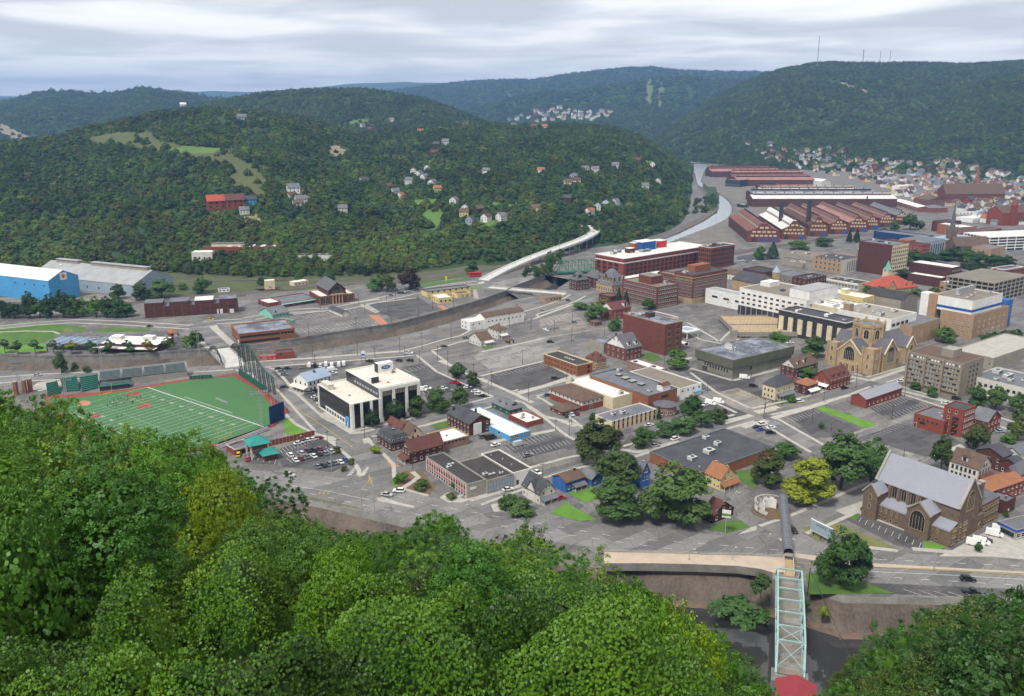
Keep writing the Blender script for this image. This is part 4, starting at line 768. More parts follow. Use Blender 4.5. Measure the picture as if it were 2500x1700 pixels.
house('park_hut','brown brick hut with orange hip roof in the park',5,(1322,35),(1380,48),(1440,36),(1382,78),wall='brick',roof='rooforange',rise=2.6,hip=True,wins=[(1,1,1,2.4,2.2,.2,1,.3,1,dict(fr='frame',gl='white',sill=False))],cat='hut')
# ================================================================== the dealership block
b=bld('dealership_building','black glass and white pier building, lower street wing','building','F',(325,480),(850,850),(1340,720),(880,1290),wall='blackglass',roof='creamroof',trim='white',par=.7,ang=35.5,units=[(.35,.35,1.2,1.0,.7)],pent=[(.02,.22,.70,.92,2.4,'creamroof','creamroof')])
for i,f in enumerate((0,.335,.665,1)):
 w=MB();w.box((-.65,-.55,0),(.65,-.005,b.h-.02),M('white'));w.build('pier',b.root,(max(.66,min(b.lu-.66,b.lu*f)),0,0))
for s in(.01,.985):w=MB();w.box((-.5,-.6,0),(-.005,.6,b.h-.02),M('white'));w.build('pier',b.root,(0,b.lv*s,0))
w=MB();w.box((-.3,b.lv*.12,0),(-.004,b.lv*.98,.7),M('white'));w.box((-.34,b.lv*.12,2.9),(-.004,b.lv*.78,3.5),M('white'))
for i in range(9):w.box((-.32,b.lv*(.12+.08*i)-.35,.7),(-.004,b.lv*(.12+.08*i)+.35,2.9),M('white'))
w.build('shopfront',b.root)
w=MB();w.lathe([(2.0,0),(2.0,.5),(.01,.55)],M('skyblue'),14)
for i,v in enumerate(w.v):w.v[i]=(v[0],-v[2],max(v[1],0)+3.7)
w.box((-2,-.6,0),(-1.4,-.01,3.7),M('skyblue'));w.box((1.4,-.6,0),(2,-.01,3.7),M('skyblue'));w.build('entrance_arch',b.root,(-.32,b.lv*.1,0),FR[0])
for i in range(1,3):w=MB();w.box((-.2,0,b.h*.05),(0,.25,b.h-.5),M('steeldark'));
bt=bld('dealership_tower','taller black and white dealership block with rooftop brand sign','building','F',(790,235),(1340,560),(2050,410),(1390,1170),wall='blackglass',roof='creamroof',trim='white',par=.8,ang=35.5,units=[(.82,.55,2.2,2.0,1.5),(.38,.18,1.2,1,.6)],wins=[(0,9,1,2.6,1.6,14.2,1,.03,.75,dict(fr='steeldark',gl='greyblue',sill=False))])
for i,f in enumerate((0,.345,.665,1)):
 w=MB();w.box((-.8,-.6,0),(.8,-.005,bt.h-2.0),M('white'));w.box((-1.05,-.85,0),(1.05,-.61,2.6),M('white'));w.build('pier',bt.root,(max(.82,min(bt.lu-.82,bt.lu*f)),0,0))
w=MB();w.box((0,-.62,bt.h-2.2),(bt.lu,-.004,bt.h-.46),M('white'));w.build('fascia',bt.root)
for j in range(3):
 for i in range(4):
  f=(.06+.333*j)+.058*i+.03;obj('window',win_mesh(1.35,2.4,'steeldark','greyconc',False),bt.root,(bt.lu*f,-.02,bt.h-4.9))
sb=MB();sb.box((-4.6,-2.2,0),(4.6,2.2,5.0),M('white'),skip=('l',));sb.add([(-4.6,2.2,0),(-4.6,-2.2,0),(-4.6,-2.2,5),(-4.6,2.2,5)],[(0,1,2,3)],M('steeldark'));pth=sb.build('sign_block',bt.root,(bt.lu*.72,bt.lv*.70,bt.h-.8))
ov=MB();n=28
def ell(rx,rz,y,m):
 vs=[(0,y,0)]+[(rx*math.cos(2*math.pi*i/n),y,rz*math.sin(2*math.pi*i/n))for i in range(n)];ov.add(vs,[(0,1+i,1+(i+1)%n)for i in range(n)],M(m))
mat('m_emblemblue',(.01,.06,.24),None,rough=.4)
ell(2.9,1.2,-2.24,'emblemblue');ell(2.7,1.02,-2.25,'white');ell(2.58,.92,-2.26,'emblemblue')
eo=ov.build('oval_emblem',pth,(0,0,2.75));obj('lettering',text_mesh('Ford',1.35,M('white')),pth,(0,-2.29,2.72),(math.pi/2,0,0))
s2=MB();s2.box((-2.2,-1.6,0),(2.2,1.6,3.4),M('white'),skip=('f',));s2.add([(-2.2,-1.6,0),(2.2,-1.6,0),(2.2,-1.6,3.4),(-2.2,-1.6,3.4)],[(0,1,2,3)],M('blackglass'));s2.build('stair_head',bt.root,(bt.lu*.13,bt.lv*.30,bt.h-.8))
house('white_shop_house','white two storey house with light blue roof beside car lot',6,(420,395),(500,440),(690,385),(505,530),wall='white',roof='roofblue',ridge='u',rise=3.6,ang='BC',wins=[(1,6,2,.95,1.5,1.0,3.2,.05,1,dict(fr='framedark')),(0,3,1,1,1.4,4.2,1,0,1,dict(fr='framedark'))],chim=[(.5,.35)],porch=(0,.0,1.0,3.2,3.0,'siding'))
bld('brick_pump_house','plain red brick box building by the floodwall bridge','building',6,(250,190),(252,207),(395,192),(256,262),wall='brickred',roof='roofdark',ang='BC',lv=8,wins=[(1,1,1,1,1.4,3,1,.1,.3,D)])
b=bld('red_stall','low red flat shed left of the brick box building','shed',6,None,(110,235),(248,226),(110,270),ang='BC',lv=5,wall='red',roof='roofgrey',par=.2,wins=[(1,4,1,1,1,1,1,0,1,W_)])
b=house('mansard_brick_house','three storey brick house with dark mansard roof at corner',6,(1045,870),(1180,935),(1310,895),(1180,1005),wall='brickdark',roof='roofdark',rise=3.2,hip=True,flat=.72,wins=[(0,4,2,1,1.7,1.0,3.0),(1,4,2,1,1.7,1.0,3.0)],dormers=[(0,.25,1.4,1.5),(0,.7,1.4,1.5),(1,.3,1.4,1.5),(1,.75,1.4,1.5)],chim=[(.55,.5)])
house('cream_gable_house','cream house with brown gable roof behind the mansard house',6,(1235,800),(1325,865),(1412,835),None,h=6.5,wall='cream',roof='roofbrown',ridge='v',rise=3.8,wins=[(1,2,1,1,1.5,3.6,1,.1,.9,dict(fr='framedark')),(1,1,1,1,1.3,7,1,.2,.8,dict(fr='framedark'))],chim=[(.5,.55)])
house('red_gable_house','narrow red-roofed brick house squeezed behind the mansard house',6,(1150,760),(1262,822),(1300,800),None,h=7.0,wall='brickred',roof='roofmaroon',ridge='v',rise=2.4,wins=[(1,2,1,1,1.4,3.6,1,.1,.9,D)])
b=house('brown_gable_inn','brown shingled building with maroon gable roof and porch',6,(1250,975),(1330,1010),(1590,935),(1335,1110),wall='brickdark',roof='roofmaroon',ridge='u',rise=4.6,wins=[(1,5,2,1.1,1.5,1.2,3.4,.05,1,W_),(0,3,2,1,1.5,1.2,3.4,0,1,W_),(0,2,1,1,1.3,7.6,1,.3,.7,W_)],porch=(0,.05,.95,3.0,2.6,'roofmaroon'))
b=bld('pink_block_shop','tan and pink brick block with white roof behind brown inn','shop',6,(1520,845),(1592,930),(1815,875),(1598,1000),wall='brickpink',roof='whiteroof',trim='stonetan',wins=[(1,6,1,1.2,1.5,3.0,1,.05,.85,D)],units=[(.45,.5,1.2,1,.5)])
b=bld('red_panel_building','two storey building with row of red panels and tar roof','building',6,(1455,1045),(1795,1270),(1960,1235),(1800,1390),wall='concrete',roof='rooftar',ang=34,wins=[(0,16,2,1.5,1.35,.5,2.9,.03,.97,dict(fr='frame',sill=False))],units=[(.3,.55,2.2,1.6,1.2),(.55,.62,3,1.2,.9)])
for i in range(17):w=MB();w.box((-.25,-.1,.3),(-.01,.1,b.h-.6),M('white'));w.build('mullion',b.root,(0,b.lv*(.03+.94*i/16),0))
for r in range(2):
 for i in range(16):
  w=MB();w.box((-.16,-.7,0),(-.01,.7,.72),M('red'));w.build('panel',b.root,(0,b.lv*(.03+.94*(i+.5)/16),2.15+2.6*r))
sg=MB();sg.box((-1.5,-.1,0),(1.5,-.004,1.1),M('white'),skip=('k',));sg.build('wall_sign',b.root,(b.lu*.3,0,b.h*.55))
b2=bld('glass_front_hall','low hall with tall dirty window wall beside red panels','hall',6,None,(1958,1240),(2168,1180),None,h=b.h-.3,ang=34,lv=24,wall='concrete',roof='rooftar',par=.5,wins=[(1,9,1,1.35,4.4,.9,1,.02,.98,dict(fr='greyconc',gl='greyblue',sill=False,bars=0))],units=[(.2,.25,2.0,1.6,1.2),(.4,.2,3,1,.8),(.7,.15,1.6,1.2,.9)])
b3=bld('white_block_hall','white block hall with broad black tar roof','hall',6,(1835,1040),(2168,1178),(2310,1130),(2175,1285),wall='white',roof='rooftar',ang=34,wins=[(0,5,1,1.3,1.6,3.4,1,.35,1,W_)],doors=[(1,.22,1.2,2.4,'framedark')],units=[(.3,.85,.5,.5,1),(.5,.6,.5,.5,1),(.45,.3,.5,.5,1)])
b=house('dark_gable_block','dark brick apartment house with grey gable roof by blue shop',6,(1645,690),(1815,785),(1975,740),(1820,880),wall='brickdark',roof='roofdark',ridge='v',rise=3.4,wins=[(0,7,2,1,1.5,1.0,3.0),(1,1,2,1,1.6,1.2,3.0,.7,1)],chim=[(.2,.9),(.75,.4)])
w=MB();w.box((b.lu*.18,-.5,.2),(b.lu*.55,-.004,b.h-.2),M('white'));w.build('white_bay',b.root)
b=bld('blue_shop','bright blue single storey shop with weathered white roof','shop',6,(1850,650),(2140,880),(2310,835),(2145,925),wall='skyblue',roof='whiteroof',par=.3,wins=[(1,1,1,5,1.6,1.2,1,.02,.45,dict(fr='frame',bars=3,sill=False)),(1,1,1,4.4,1.3,1.5,1,.68,.98,dict(fr='frame',bars=3,sill=False)),(0,1,1,2,1.4,1.2,1,.1,.3,W_)],units=[(.3,.6,1.2,1,.7)])
b=bld('maroon_shop','maroon brick shop with cluttered white roof behind blue shop','shop',7,(185,690),(285,770),(420,735),(290,812),wall='brickred',roof='whiteroof',ang=36.5,units=[(.3,.5,2.4,1.4,.8),(.55,.7,1.6,1.2,1),(.7,.3,1.4,1.2,.8)])
b=house('ivy_roof_house','dark green house with grey hip roof and dormers',6,(2010,600),(2140,670),(2228,640),(2145,715),wall='padgreen',roof='roofgrey',rise=4.0,hip=True,wins=[(0,3,1,1,1.5,1.2,1),(1,2,1,1,1.5,1.2,1)],dormers=[(0,.3,1.5,1.4),(0,.65,1.5,1.4),(1,.5,2.6,1.8)])
# ================================================================== centre blocks
b=bld('tan_brick_motel','two storey tan brick block with black roof and cream coping','office building',3,(430,1205),(695,1302),(820,1275),(690,1390),wall='brickorange',roof='rooftar',trim='cream',wins=[(0,10,2,.9,1.1,1.2,2.9,.02,.98,D),(1,1,2,2.6,2.2,.4,2.9,.55,.95,dict(fr='red',sill=False))],units=[(.5,.55,1.6,1.6,.8),(.5,.48,1.6,1.6,.8),(.5,.41,1.6,1.6,.8),(.5,.34,1.6,1.6,.8)])
house('maroon_hip_house','brick house with maroon hip roof behind tan brick block',3,(768,1232),(852,1262),(935,1246),(855,1345),wall='bricktan',roof='roofmaroon',rise=4,hip=True,dormers=[(0,.5,1.6,1.4),(1,.5,1.6,1.4)])
b=bld('dark_alley_garage','low grey garage roof beside Victorian house','garage',3,(785,1090),(910,1125),(1010,1090),(912,1205),wall='greyconc',roof='roofpatch')
b=house('victorian_house','brick Victorian house with steep slate roof and white gable',3,(930,1120),(1090,1170),(1200,1138),(1090,1268),wall='brick',roof='roofslate',ridge='u',rise=7.2,gable='white',wins=[(0,4,2,1.1,1.9,1.2,4.0),(1,4,2,1.1,1.9,1.2,4.0),(0,2,1,1,1.6,11.5,1,.3,.7)],dormers=[(1,.3,2.4,1.8),(1,.75,2.4,1.8)],chim=[(.5,.9)])
b=bld('tall_brick_warehouse','tall narrow brick block with blank side and four window rows','building',3,(1065,880),(1410,970),(1525,935),(1410,1225),wall='brick',roof='roofpatch',trim='bricktan',wins=[(1,2,5,3.6,2.9,.6,4.0,.03,.97,dict(fr='bricktan',sill=True,bars=2))],units=[(.3,.2,1.2,1,.8),(.5,.75,4.5,3,1.4),(.25,.9,4,2,1.2)],pent=[(.35,.7,.52,.62,2.6,'brickdark','roofdark')])
bld('grey_rear_block','grey flat block behind the tall blank brick building','building',3,(1300,850),(1440,925),(1482,900),None,h=18,wall='siding',roof='roofpatch',lv=22,wins=[(1,2,2,1,1.4,8,4)])
b=bld('pink_ruin','pink brick building with broken white roof and chimney','building',3,(1102,1262),(1345,1342),(1425,1322),(1350,1425),wall='brickpink',roof='whiteroof',wins=[(0,8,2,1.1,1.6,1.0,3.4),(1,3,2,1,1.6,1.0,3.4)],units=[(.5,.3,3,2.4,.6,'rooftar'),(.4,.85,2.4,2,.6,'roofdark')])
sat=bld('broadcast_building','olive panelled office with white satellite dish on flat roof','office building',7,(1645,180),(1960,262),(2435,150),(1960,415),wall='greygreen',roof='roofpatch',par=.5,bands=[(6.4,5.4,'olive',.9)],ang=34.5,wins=[(0,9,1,1.0,2.4,2.8,1,.1,.8,D),(1,1,1,1.4,2.4,2.8,1,.25,.35,D)],units=[(.32,.55,3.2,2.4,1.6),(.3,.45,1,1,1.6),(.42,.62,1.4,1.2,.9),(.62,.5,1.2,1,.7)],doors=[(0,.75,4.5,3,'framedark')])
ds=MB();pr=[(.01,0),(1.0,.16),(1.9,.55),(2.5,1.0)];ds.lathe(pr,M('white'),16);ds.lathe(pr[::-1],M('white'),16);d_=ds.build('satellite_dish',sat.root,(sat.lu*.30,sat.lv*.66,sat.h+1.4),(R(55),0,R(-30)))
ms_=MB();ms_.tube((0,0,-2),(0,0,0),.2,M('galv'),6);ms_.build('mast',sat.root,(sat.lu*.30,sat.lv*.66,sat.h+1.4))
b=bld('orange_brick_hall','orange brick hall with wide grey roof and black skylights','hall',7,(820,375),(1272,552),(1527,497),None,h=8.5,wall='brickorange',roof='roofgrey',trim='roofgrey',wins=[(1,1,2,5.2,1.5,1.8,3.2,.42,.72,dict(fr='framedark',sill=False,bars=2))],units=[(.5,.35,3.2,3,.9,'rooftar',1),(.5,.5,3.6,3,.8,'rooftar',1),(.55,.64,4,3.2,.8,'rooftar',1),(.6,.78,3,3,.9,'rooftar',1),(.85,.9,2.4,2.2,2),(.3,.12,2,2,1.2)])
w=MB();w.box((0,0,0),(6,4.4,3),M('white'),skip=('b',));w.add([(-.3,-.3,3.0),(6.3,-.3,3.0),(6.3,2.2,4.4),(-.3,2.2,4.4),(6.3,4.7,3.0),(-.3,4.7,3.0)],[(0,1,2,3),(3,2,4,5)],M('roofmaroon'));w.build('roof_house',b.root,(b.lu*.55,b.lv*.03,b.h-.6))
b=bld('cream_theatre','tall cream rendered hall with long white roof','hall',7,(690,405),(985,570),(1172,522),(985,668),wall='cream',roof='whiteroof',wins=[(1,1,1,1.4,1.6,6,1,.85,.95,D)],units=[(.55,.1,2.4,2,1.6),(.15,.95,2.4,2,1.4)])
b=house('brown_hip_hall','two storey hall with brown hip roof over red and cream walls',7,(495,490),(735,600),(902,552),(745,682),wall='siding',roof='roofbrown',rise=3.6,hip=True,wins=[(0,8,1,1.2,1.2,3.9,1),(1,5,1,1.1,1.3,3.9,1)],cat='hall',over=.6)
w=MB();w.box((-.12,-.12,0),(b.lu+.12,b.lv+.12,3.2),M('brickred'),skip=('b',));w.build('wall_base',b.root)
obj('door',win_mesh(2.2,2.4,'frame','framedark',False),b.root,(b.lu*.42,-.14,.02))
house('brick_hip_cottage','low brick cottage with brown hip roof before brown hall',7,(480,640),(578,685),(710,640),(580,718),wall='brick',roof='roofbrown',rise=2.2,hip=True,wins=[(0,2,1,1,1.1,.9,1),(1,4,1,1.1,1.1,.9,1)],cat='cottage')
b=bld('striped_tan_motel','tan block with rust vertical window strips and grey roof','building',7,(850,705),(975,762),(1342,662),(985,842),wall='cream',roof='roofgrey',trim='siding',wins=[(0,2,1,1,1.2,4,1,.2,.9,D)],units=[(.25,.6,2.2,2,1.6),(.42,.5,2.6,2.4,1.8),(.48,.4,1.6,1.4,1.2)])
for i in range(10):w=MB();w.box((-.5,-.12,.1),(.5,-.004,b.h-.7),M('brickorange'));w.box((-.42,-.16,1.0),(.42,-.121,2.4),M('glass'));w.box((-.42,-.16,4.0),(.42,-.121,5.4),M('glass'));w.build('window_strip',b.root,(b.lu*(.05+.1*i),0,0))
b=bld('white_wall_shop','white walled building with brown gravel roof beside orange hall','shop',7,None,(1528,494),(1704,447),(1532,590),lv=40,wall='white',roof='rooftan',wins=[(1,4,1,1,1,4.4,1,0,1,D)])
w=MB();w.box((b.lu*.62,-1.6,2.6),(b.lu*.95,-.01,3.0),M('skyblue'));w.build('awning',b.root)
rt=thing('round_stone_pavilion','round stone building with grey slate roof behind tree row','pavilion',G(7,1425,735)+Vector((0,8,0)),0);w=MB();w.lathe([(6,0),(6,5)],M('brickpink'),12);w.build('wall',rt);w=MB();w.lathe([(6.5,4.9),(6.5,5.2),(3,6.2),(.01,6.6)],M('roofslate'),12);w.build('roof',rt)
for i in range(8):obj('window',win_mesh(1,1.6),rt,(6*math.cos(R(180+22*i))*.985,6*math.sin(R(180+22*i))*.985,1.2),(0,0,R(180+22*i)+math.pi/2))
b=bld('flat_store','wide low brick store with huge grey flat roof and white units','store',7,(1280,1005),(1685,1177),(2290,962),None,h=5.2,wall='brickorange',roof='roofdark',trim='roofgrey',ang=36.2,units=[(.18,.42,3.6,3,1.8),(.42,.45,4.6,3.8,2),(.62,.58,3,2.6,2),(.66,.88,3,2.4,1.6),(.10,.15,.6,.6,1)])
b=house('blue_ranch_house','deep blue low house with brown roof and white porch',7,(515,1195),(602,1258),(750,1205),(602,1342),wall='bluehouse',roof='roofbrown',ridge='u',rise=1.8,wins=[(1,2,1,1,1.5,1.4,1,.05,.5,W_)],chim=[(.8,.5)],porch=(1,.35,.95,2.8,2.2,'roofgrey'))
house('grey_cottage','small grey-roofed cottage attached beside blue low house',7,(752,1178),(812,1232),(905,1205),(815,1290),wall='bluehouse',roof='roofgrey',ridge='v',rise=2.2,wins=[(1,1,1,1,1.4,1.2,1,.1,.5,W_)],cat='cottage')
house('blue_gable_house','tall blue house gable with two white windows among trees',7,(1150,1130),(1215,1190),(1278,1165),None,h=6.5,wall='bluehouse',roof='roofgrey',ridge='v',rise=5.0,wins=[(1,2,1,.9,1.7,6.8,1,.28,.72,W_),(1,2,1,1,1.6,3.2,1,.1,.9,W_)],chim=[(.5,.2)])
b=house('grey_gable_house','pale grey house with dark cross gables beside boulevard',7,(238,1275),(392,1350),(512,1308),(397,1438),wall='siding',roof='roofdark',ridge='v',rise=5.0,wins=[(0,5,2,.8,1.5,.9,2.9),(1,2,2,.8,1.5,.9,2.9),(1,2,1,.8,1.3,6.6,1,.3,.7)],porch=(1,.05,.95,2.8,2.4,'roofgrey'))
w=MB();w.box((-.3,3,0),(0,8,b.h),M('siding'));w.add([(-.6,2.6,b.h),(-.6,8.4,b.h),(-.6,5.5,b.h+4),(b.lu*.5,2.6,b.h+3.6),(b.lu*.5,8.4,b.h+3.6),(b.lu*.5,5.5,b.h+4.2)],[(0,2,5,3),(2,1,4,5)],M('roofdark'));w.add([(-.3,3,b.h),(-.3,8,b.h),(-.3,5.5,b.h+3.6)],[(0,2,1)],M('siding'));w.build('cross_gable',b.root)
house('yellow_house','yellow house with orange gable roof and porch',7,(1725,1180),(1857,1228),(1985,1183),(1862,1322),wall='yellow',roof='rooforange',ridge='v',rise=4.2,wins=[(0,4,2,.8,1.3,1.0,2.9),(1,2,2,.8,1.4,1.0,2.9,.1,.9),(1,1,1,.7,1,6.6,1)],chim=[(.5,.12),(.5,.85)],porch=(1,0,1,2.9,2.4,'rooforange'))
house('maroon_gable_house','dark brown house with maroon gable roof at boulevard corner','L',(498,345),(560,372),(648,312),(556,415),wall='brickdark',roof='roofmaroon',ridge='v',rise=4.5,wins=[(1,3,2,1,1.5,1.0,2.8),(1,1,1,1,1.4,6.6,1),(0,2,2,1,1.4,1.0,2.8)])
# ================================================================== north centre
house('red_stone_house','dark red brick house with steep slate hip roof at bridge end',3,(598,600),(690,614),(800,606),(690,696),wall='brickdark',roof='roofslate',rise=7.5,hip=True,ang=30,dormers=[(1,.35,3,2.4),(0,.5,2.4,2)],wins=[(0,3,2,1.6,2.2,1.4,4.0),(1,4,2,1.6,2.2,1.4,4.0)],chim=[(.8,.6)])
house('red_stone_rear_house','slate-roofed brick wing behind dark red house',3,(770,570),(850,600),(905,580),None,h=9,wall='brickdark',roof='roofslate',rise=6,hip=True,ang=30,wins=[(1,3,2,1.4,2,1.4,4),(0,3,2,1.4,2,1.4,4)])
b=house('chateau_building','ornate tan stone city building with steep pale hip roof','c',(325,745),(548,798),(700,748),(548,925),wall='stonetan',roof='roofgrey',rise=12,hip=True,ang=36.5,flat=.12,cat='civic building',wins=[(0,7,2,1.3,2.6,2.0,5.2),(1,5,2,1.3,2.6,2.0,5.2)],dormers=[(0,.12,2.2,3.2),(0,.34,2.2,3.2),(0,.58,2.2,3.2),(0,.84,2.2,3.2),(1,.2,2.2,3.2),(1,.5,2.2,3.2),(1,.8,2.2,3.2)],gable='stonetan',chim=[(.1,.5),(.9,.5)])
bld('brown_corner_shop','small brown brick shop with white hatch below tan stone building','shop',3,(872,722),(962,745),(1002,722),(962,800),wall='brickdark',roof='roofbrown',wins=[(0,2,1,1.2,1.5,2.2,1)])
b=bld('five_storey_brick_office','five storey red brick office with white window rows','office building','c',(670,715),(1190,822),(1515,775),(1210,1128),wall='brick',roof='rooftan',trim='brick',ang=36.5,wins=[(0,19,5,1.35,1.7,.9,3.5,.03,.95,W_),(1,10,5,1.5,1.7,.9,3.5,.06,.94,W_)],pent=[(.22,.75,.30,.66,6.0,'brick','rooftan')],units=[(.8,.25,2.6,2,2.2),(.62,.12,1.8,1.8,1.6)])
b=bld('long_red_factory','very long red brick block with white roof and rows of black windows','factory','c',(365,338),(715,418),(1885,228),None,h=18.5,wall='brickred',roof='whiteroof',trim='white',ang=39.5,par=.7,wins=[(1,19,3,4.6,3.4,.8,4.3,.02,.95,dict(fr='brick',sill=False,bars=3)),(0,4,3,5.2,3.4,.8,4.3,.14,.97,dict(fr='brick',sill=False,bars=3)),(1,48,1,1.0,1.5,15.0,1,.02,.96,D),(0,13,1,1.0,1.5,15.0,1,.14,.97,D)],bands=[(13.6,.9,'white',.14)],units=[(.12,.75,5,5,2.4),(.2,.85,6,5,2.6),(.33,.85,6,5,3),(.40,.5,12,5,2.2,'greymetal'),(.26,.6,4,4,1.5)],pent=[(.40,.56,.6,.95,8,'bluestripe','white'),(.62,.71,.65,.95,6.5,'red','white'),(.24,.30,.55,.72,4,'brickdark','white'),(.57,.6,.7,.9,7,'white','white'),(.36,.40,.75,.95,7,'brickorange','white')])
b=bld('factory_annex','four storey brick block with pale cornice joined to red factory','factory','c',(1888,218),(1955,262),(2280,208),None,h=22,wall='brick',roof='rooftar',trim='white',ang=39.5,wins=[(1,13,4,1.7,2.4,3.2,4.6,.02,.98,D),(0,6,4,1.6,2.4,3.2,4.6,0,1,D)],units=[(.2,.6,3,3,1.8),(.5,.7,4,3,2,'brickdark'),(.75,.6,3,3,1.6)])
b=bld('seven_storey_brick_hotel','tall seven storey brick block with tan stone base and cornice','hotel','c',(1490,592),(1702,652),(2160,562),(1692,1062),wall='brick',roof='roofdark',trim='brick',ang=38.5,wins=[(1,18,6,1.2,1.6,6.0,2.75,.03,.97,W_),(0,9,6,1.2,1.6,6.0,2.75,.05,.95,W_),(1,16,1,1.4,2.6,.8,1,.03,.97,D)],bands=[(0,4.6,'stonetan',.15),(21.2,.5,'stonetan',.5),(18.6,.4,'stonetan',.2)],pent=[(.28,.75,.45,.85,5,'brickorange','brickorange')],units=[(.1,.6,4,4,1.6),(.2,.75,3,3,1.5)])
bld('hotel_rear_wing','lower brick wing behind the tall brick hotel','wing','c',(1262,592),(1490,660),(1560,640),None,h=17,wall='brick',roof='rooftan',ang=38.5,wins=[(0,10,3,1.6,1.8,5,3.6,0,1,W_)])
bld('white_stair_block','white link block with black slots between two brick buildings','link building','c',None,(1525,778),(1608,748),(1528,955),ang='BC',lv=8,wall='white',roof='white',par=.2,wins=[(1,1,3,3.6,1.0,3,4.4,.1,.6,D)],zb=0)
bld('white_connector','low white loading wing before the long red factory','wing','c',(770,672),(800,690),(1250,600),None,h=6,wall='white',roof='white',ang=39.5,lv=8,wins=[(1,12,1,1.6,1,3,1,0,1,D)])
gs=bld('gas_station_shop','small white flat-roofed filling station shop','shop',3,(1528,1110),(1560,1130),(1592,1118),(1560,1150),wall='white',roof='white',ang=36.5,par=.2,wins=[(1,1,1,3,1.8,.5,1,.1,.9,D)])
cn=thing('gas_station_canopy','square white canopy on posts over filling pumps','canopy',G(3,1585,1095),GRID);w=MB();w.box((0,0,4.6),(13,13,5.5),M('white'));w.box((2.5,2.5,5.501),(11,11,5.6),M('greyblue'));w.build('roof',cn)
for x in(1,12):
 for y in(1,12):w=MB();w.box((-.3,-.3,0),(.3,.3,4.6),M('white'));w.build('post',cn,(x,y,0))
pk=frame_of(3,(1490,905),(1988,1042),(2540,905),(1988,1080),None,GRID,None,None,0);pk.root=thing('parking_deck','two level concrete parking deck with tan roof decks','parking deck',pk.o,pk.an)
for z,m in((pk.h*.5,'concrete'),(pk.h,'cream')):
 w=MB();w.box((0,0,z-.7),(pk.lu,pk.lv,z-.05),M('concrete'));w.add([(0,0,z-.045),(pk.lu,0,z-.045),(pk.lu,pk.lv,z-.045),(0,pk.lv,z-.045)],[(0,1,2,3)],M('stonetan' if m=='cream' else 'concrete'));w.build('deck',pk.root)
 w=MB()
 for x0,y0,x1,y1 in((-.2,-.2,pk.lu+.2,.0),(-.2,pk.lv,pk.lu+.2,pk.lv+.2),(-.2,0,0,pk.lv),(pk.lu,0,pk.lu+.2,pk.lv)):w.box((x0,y0,z-.72),(x1,y1,z+.9),M('greyconc'))
 w.build('parapet',pk.root)
w=MB();w.box((3,3,0),(pk.lu-3,pk.lv-3,pk.h-.8),M('steeldark'),skip=('t','b'));w.build('shade_core',pk.root)  # dark box added inside; its colour stands for the shade between the decks
for i in range(13):
 w=MB();w.box((-.3,-.3,0),(.3,.3,pk.h-.73),M('concrete'));w.build('column',pk.root,(.6,pk.lv*(i+.5)/13,0));w=MB();w.box((-.3,-.3,0),(.3,.3,pk.h-.73),M('concrete'));w.build('column',pk.root,(pk.lu*(i+.5)/13,.6,0))
lo=Vector(pk.o)
lines('parking_lines',[(lo+pk.u*(pk.lu*.05+2.7*i)+pk.v*(pk.lv*f),lo+pk.u*(pk.lu*.05+2.7*i)+pk.v*(pk.lv*f+4.6))for f in(.04,.2,.36,.52,.68,.84)for i in range(int(pk.lu*.9/2.7))],.16,'paint',pk.h+.01)
w=MB();w.box((0,pk.lv*.46,pk.h-.04),(pk.lu*.8,pk.lv*.48,pk.h+.8),M('greyconc'));w.build('ramp_wall',pk.root)
st=MB();st.box((-2,-2,0),(2,2,pk.h+3),M('greyconc'));st.build('stair_tower',pk.root,(-2.3,-1.5,0))
b=bld('white_hospital_slab','long white slab office on posts over the parking deck','office building',4,(68,662),(565,778),(742,700),None,h=21,wall='white',roof='rooftan',trim='white',ang=37.5,wins=[(0,11,3,2.6,1.5,9.0,3.6,.02,.98,dict(fr='framedark',sill=False,bars=2)),(1,4,3,2.4,1.5,9,3.6)],pent=[(.1,.95,.02,.3,6,'white','greymetal'),(.5,.8,.8,.95,3,'white','white')],units=[(.4,.55,3,3,1.4,'roofdark')])
w=MB();w.box((-.2,-.2,0),(b.lu+.2,b.lv+.2,7.2),M('steeldark'),skip=('b',));w.build('storey_shade',b.root)  # solid dark box; the shade under the slab is painted by its colour
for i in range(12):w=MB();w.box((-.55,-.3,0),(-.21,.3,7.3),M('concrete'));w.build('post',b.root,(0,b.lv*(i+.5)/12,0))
bld('grey_link_wing','low grey-roofed wing joining white slab to brick hotel','wing',3,(1870,690),(2050,745),(2110,725),None,h=12,wall='white',roof='greymetal',lv=40,wins=[(0,3,1,6,1.6,6,1,.0,.9,D)])
b=bld('striped_hospital','hospital block with beige vertical panels and black window bays','hospital',4,(405,838),(882,968),(998,925),(885,1165),wall='steeldark',roof='roofdark',trim='framedark',ang=38,wins=[(0,10,5,2.2,1.4,2.0,3.4,.02,.98,dict(fr='brickdark',sill=False))],units=[(.6,.4,7,3,2,'white'),(.4,.8,6,2,1.6,'white'),(.5,.15,2,2,1)],bands=[(17.3,.5,'siding',.5)])
for i in range(7):w=MB();w.box((-.75,-1.9,2.6),(-.01,1.9,b.h-3.6),M('cream'));w.build('panel',b.root,(0,b.lv*(.07+.145*i),0))
w=MB();w.box((0,-.3,2.6),(b.lu,-.01,b.h-3.6),M('cream'));w.build('end_panel',b.root)
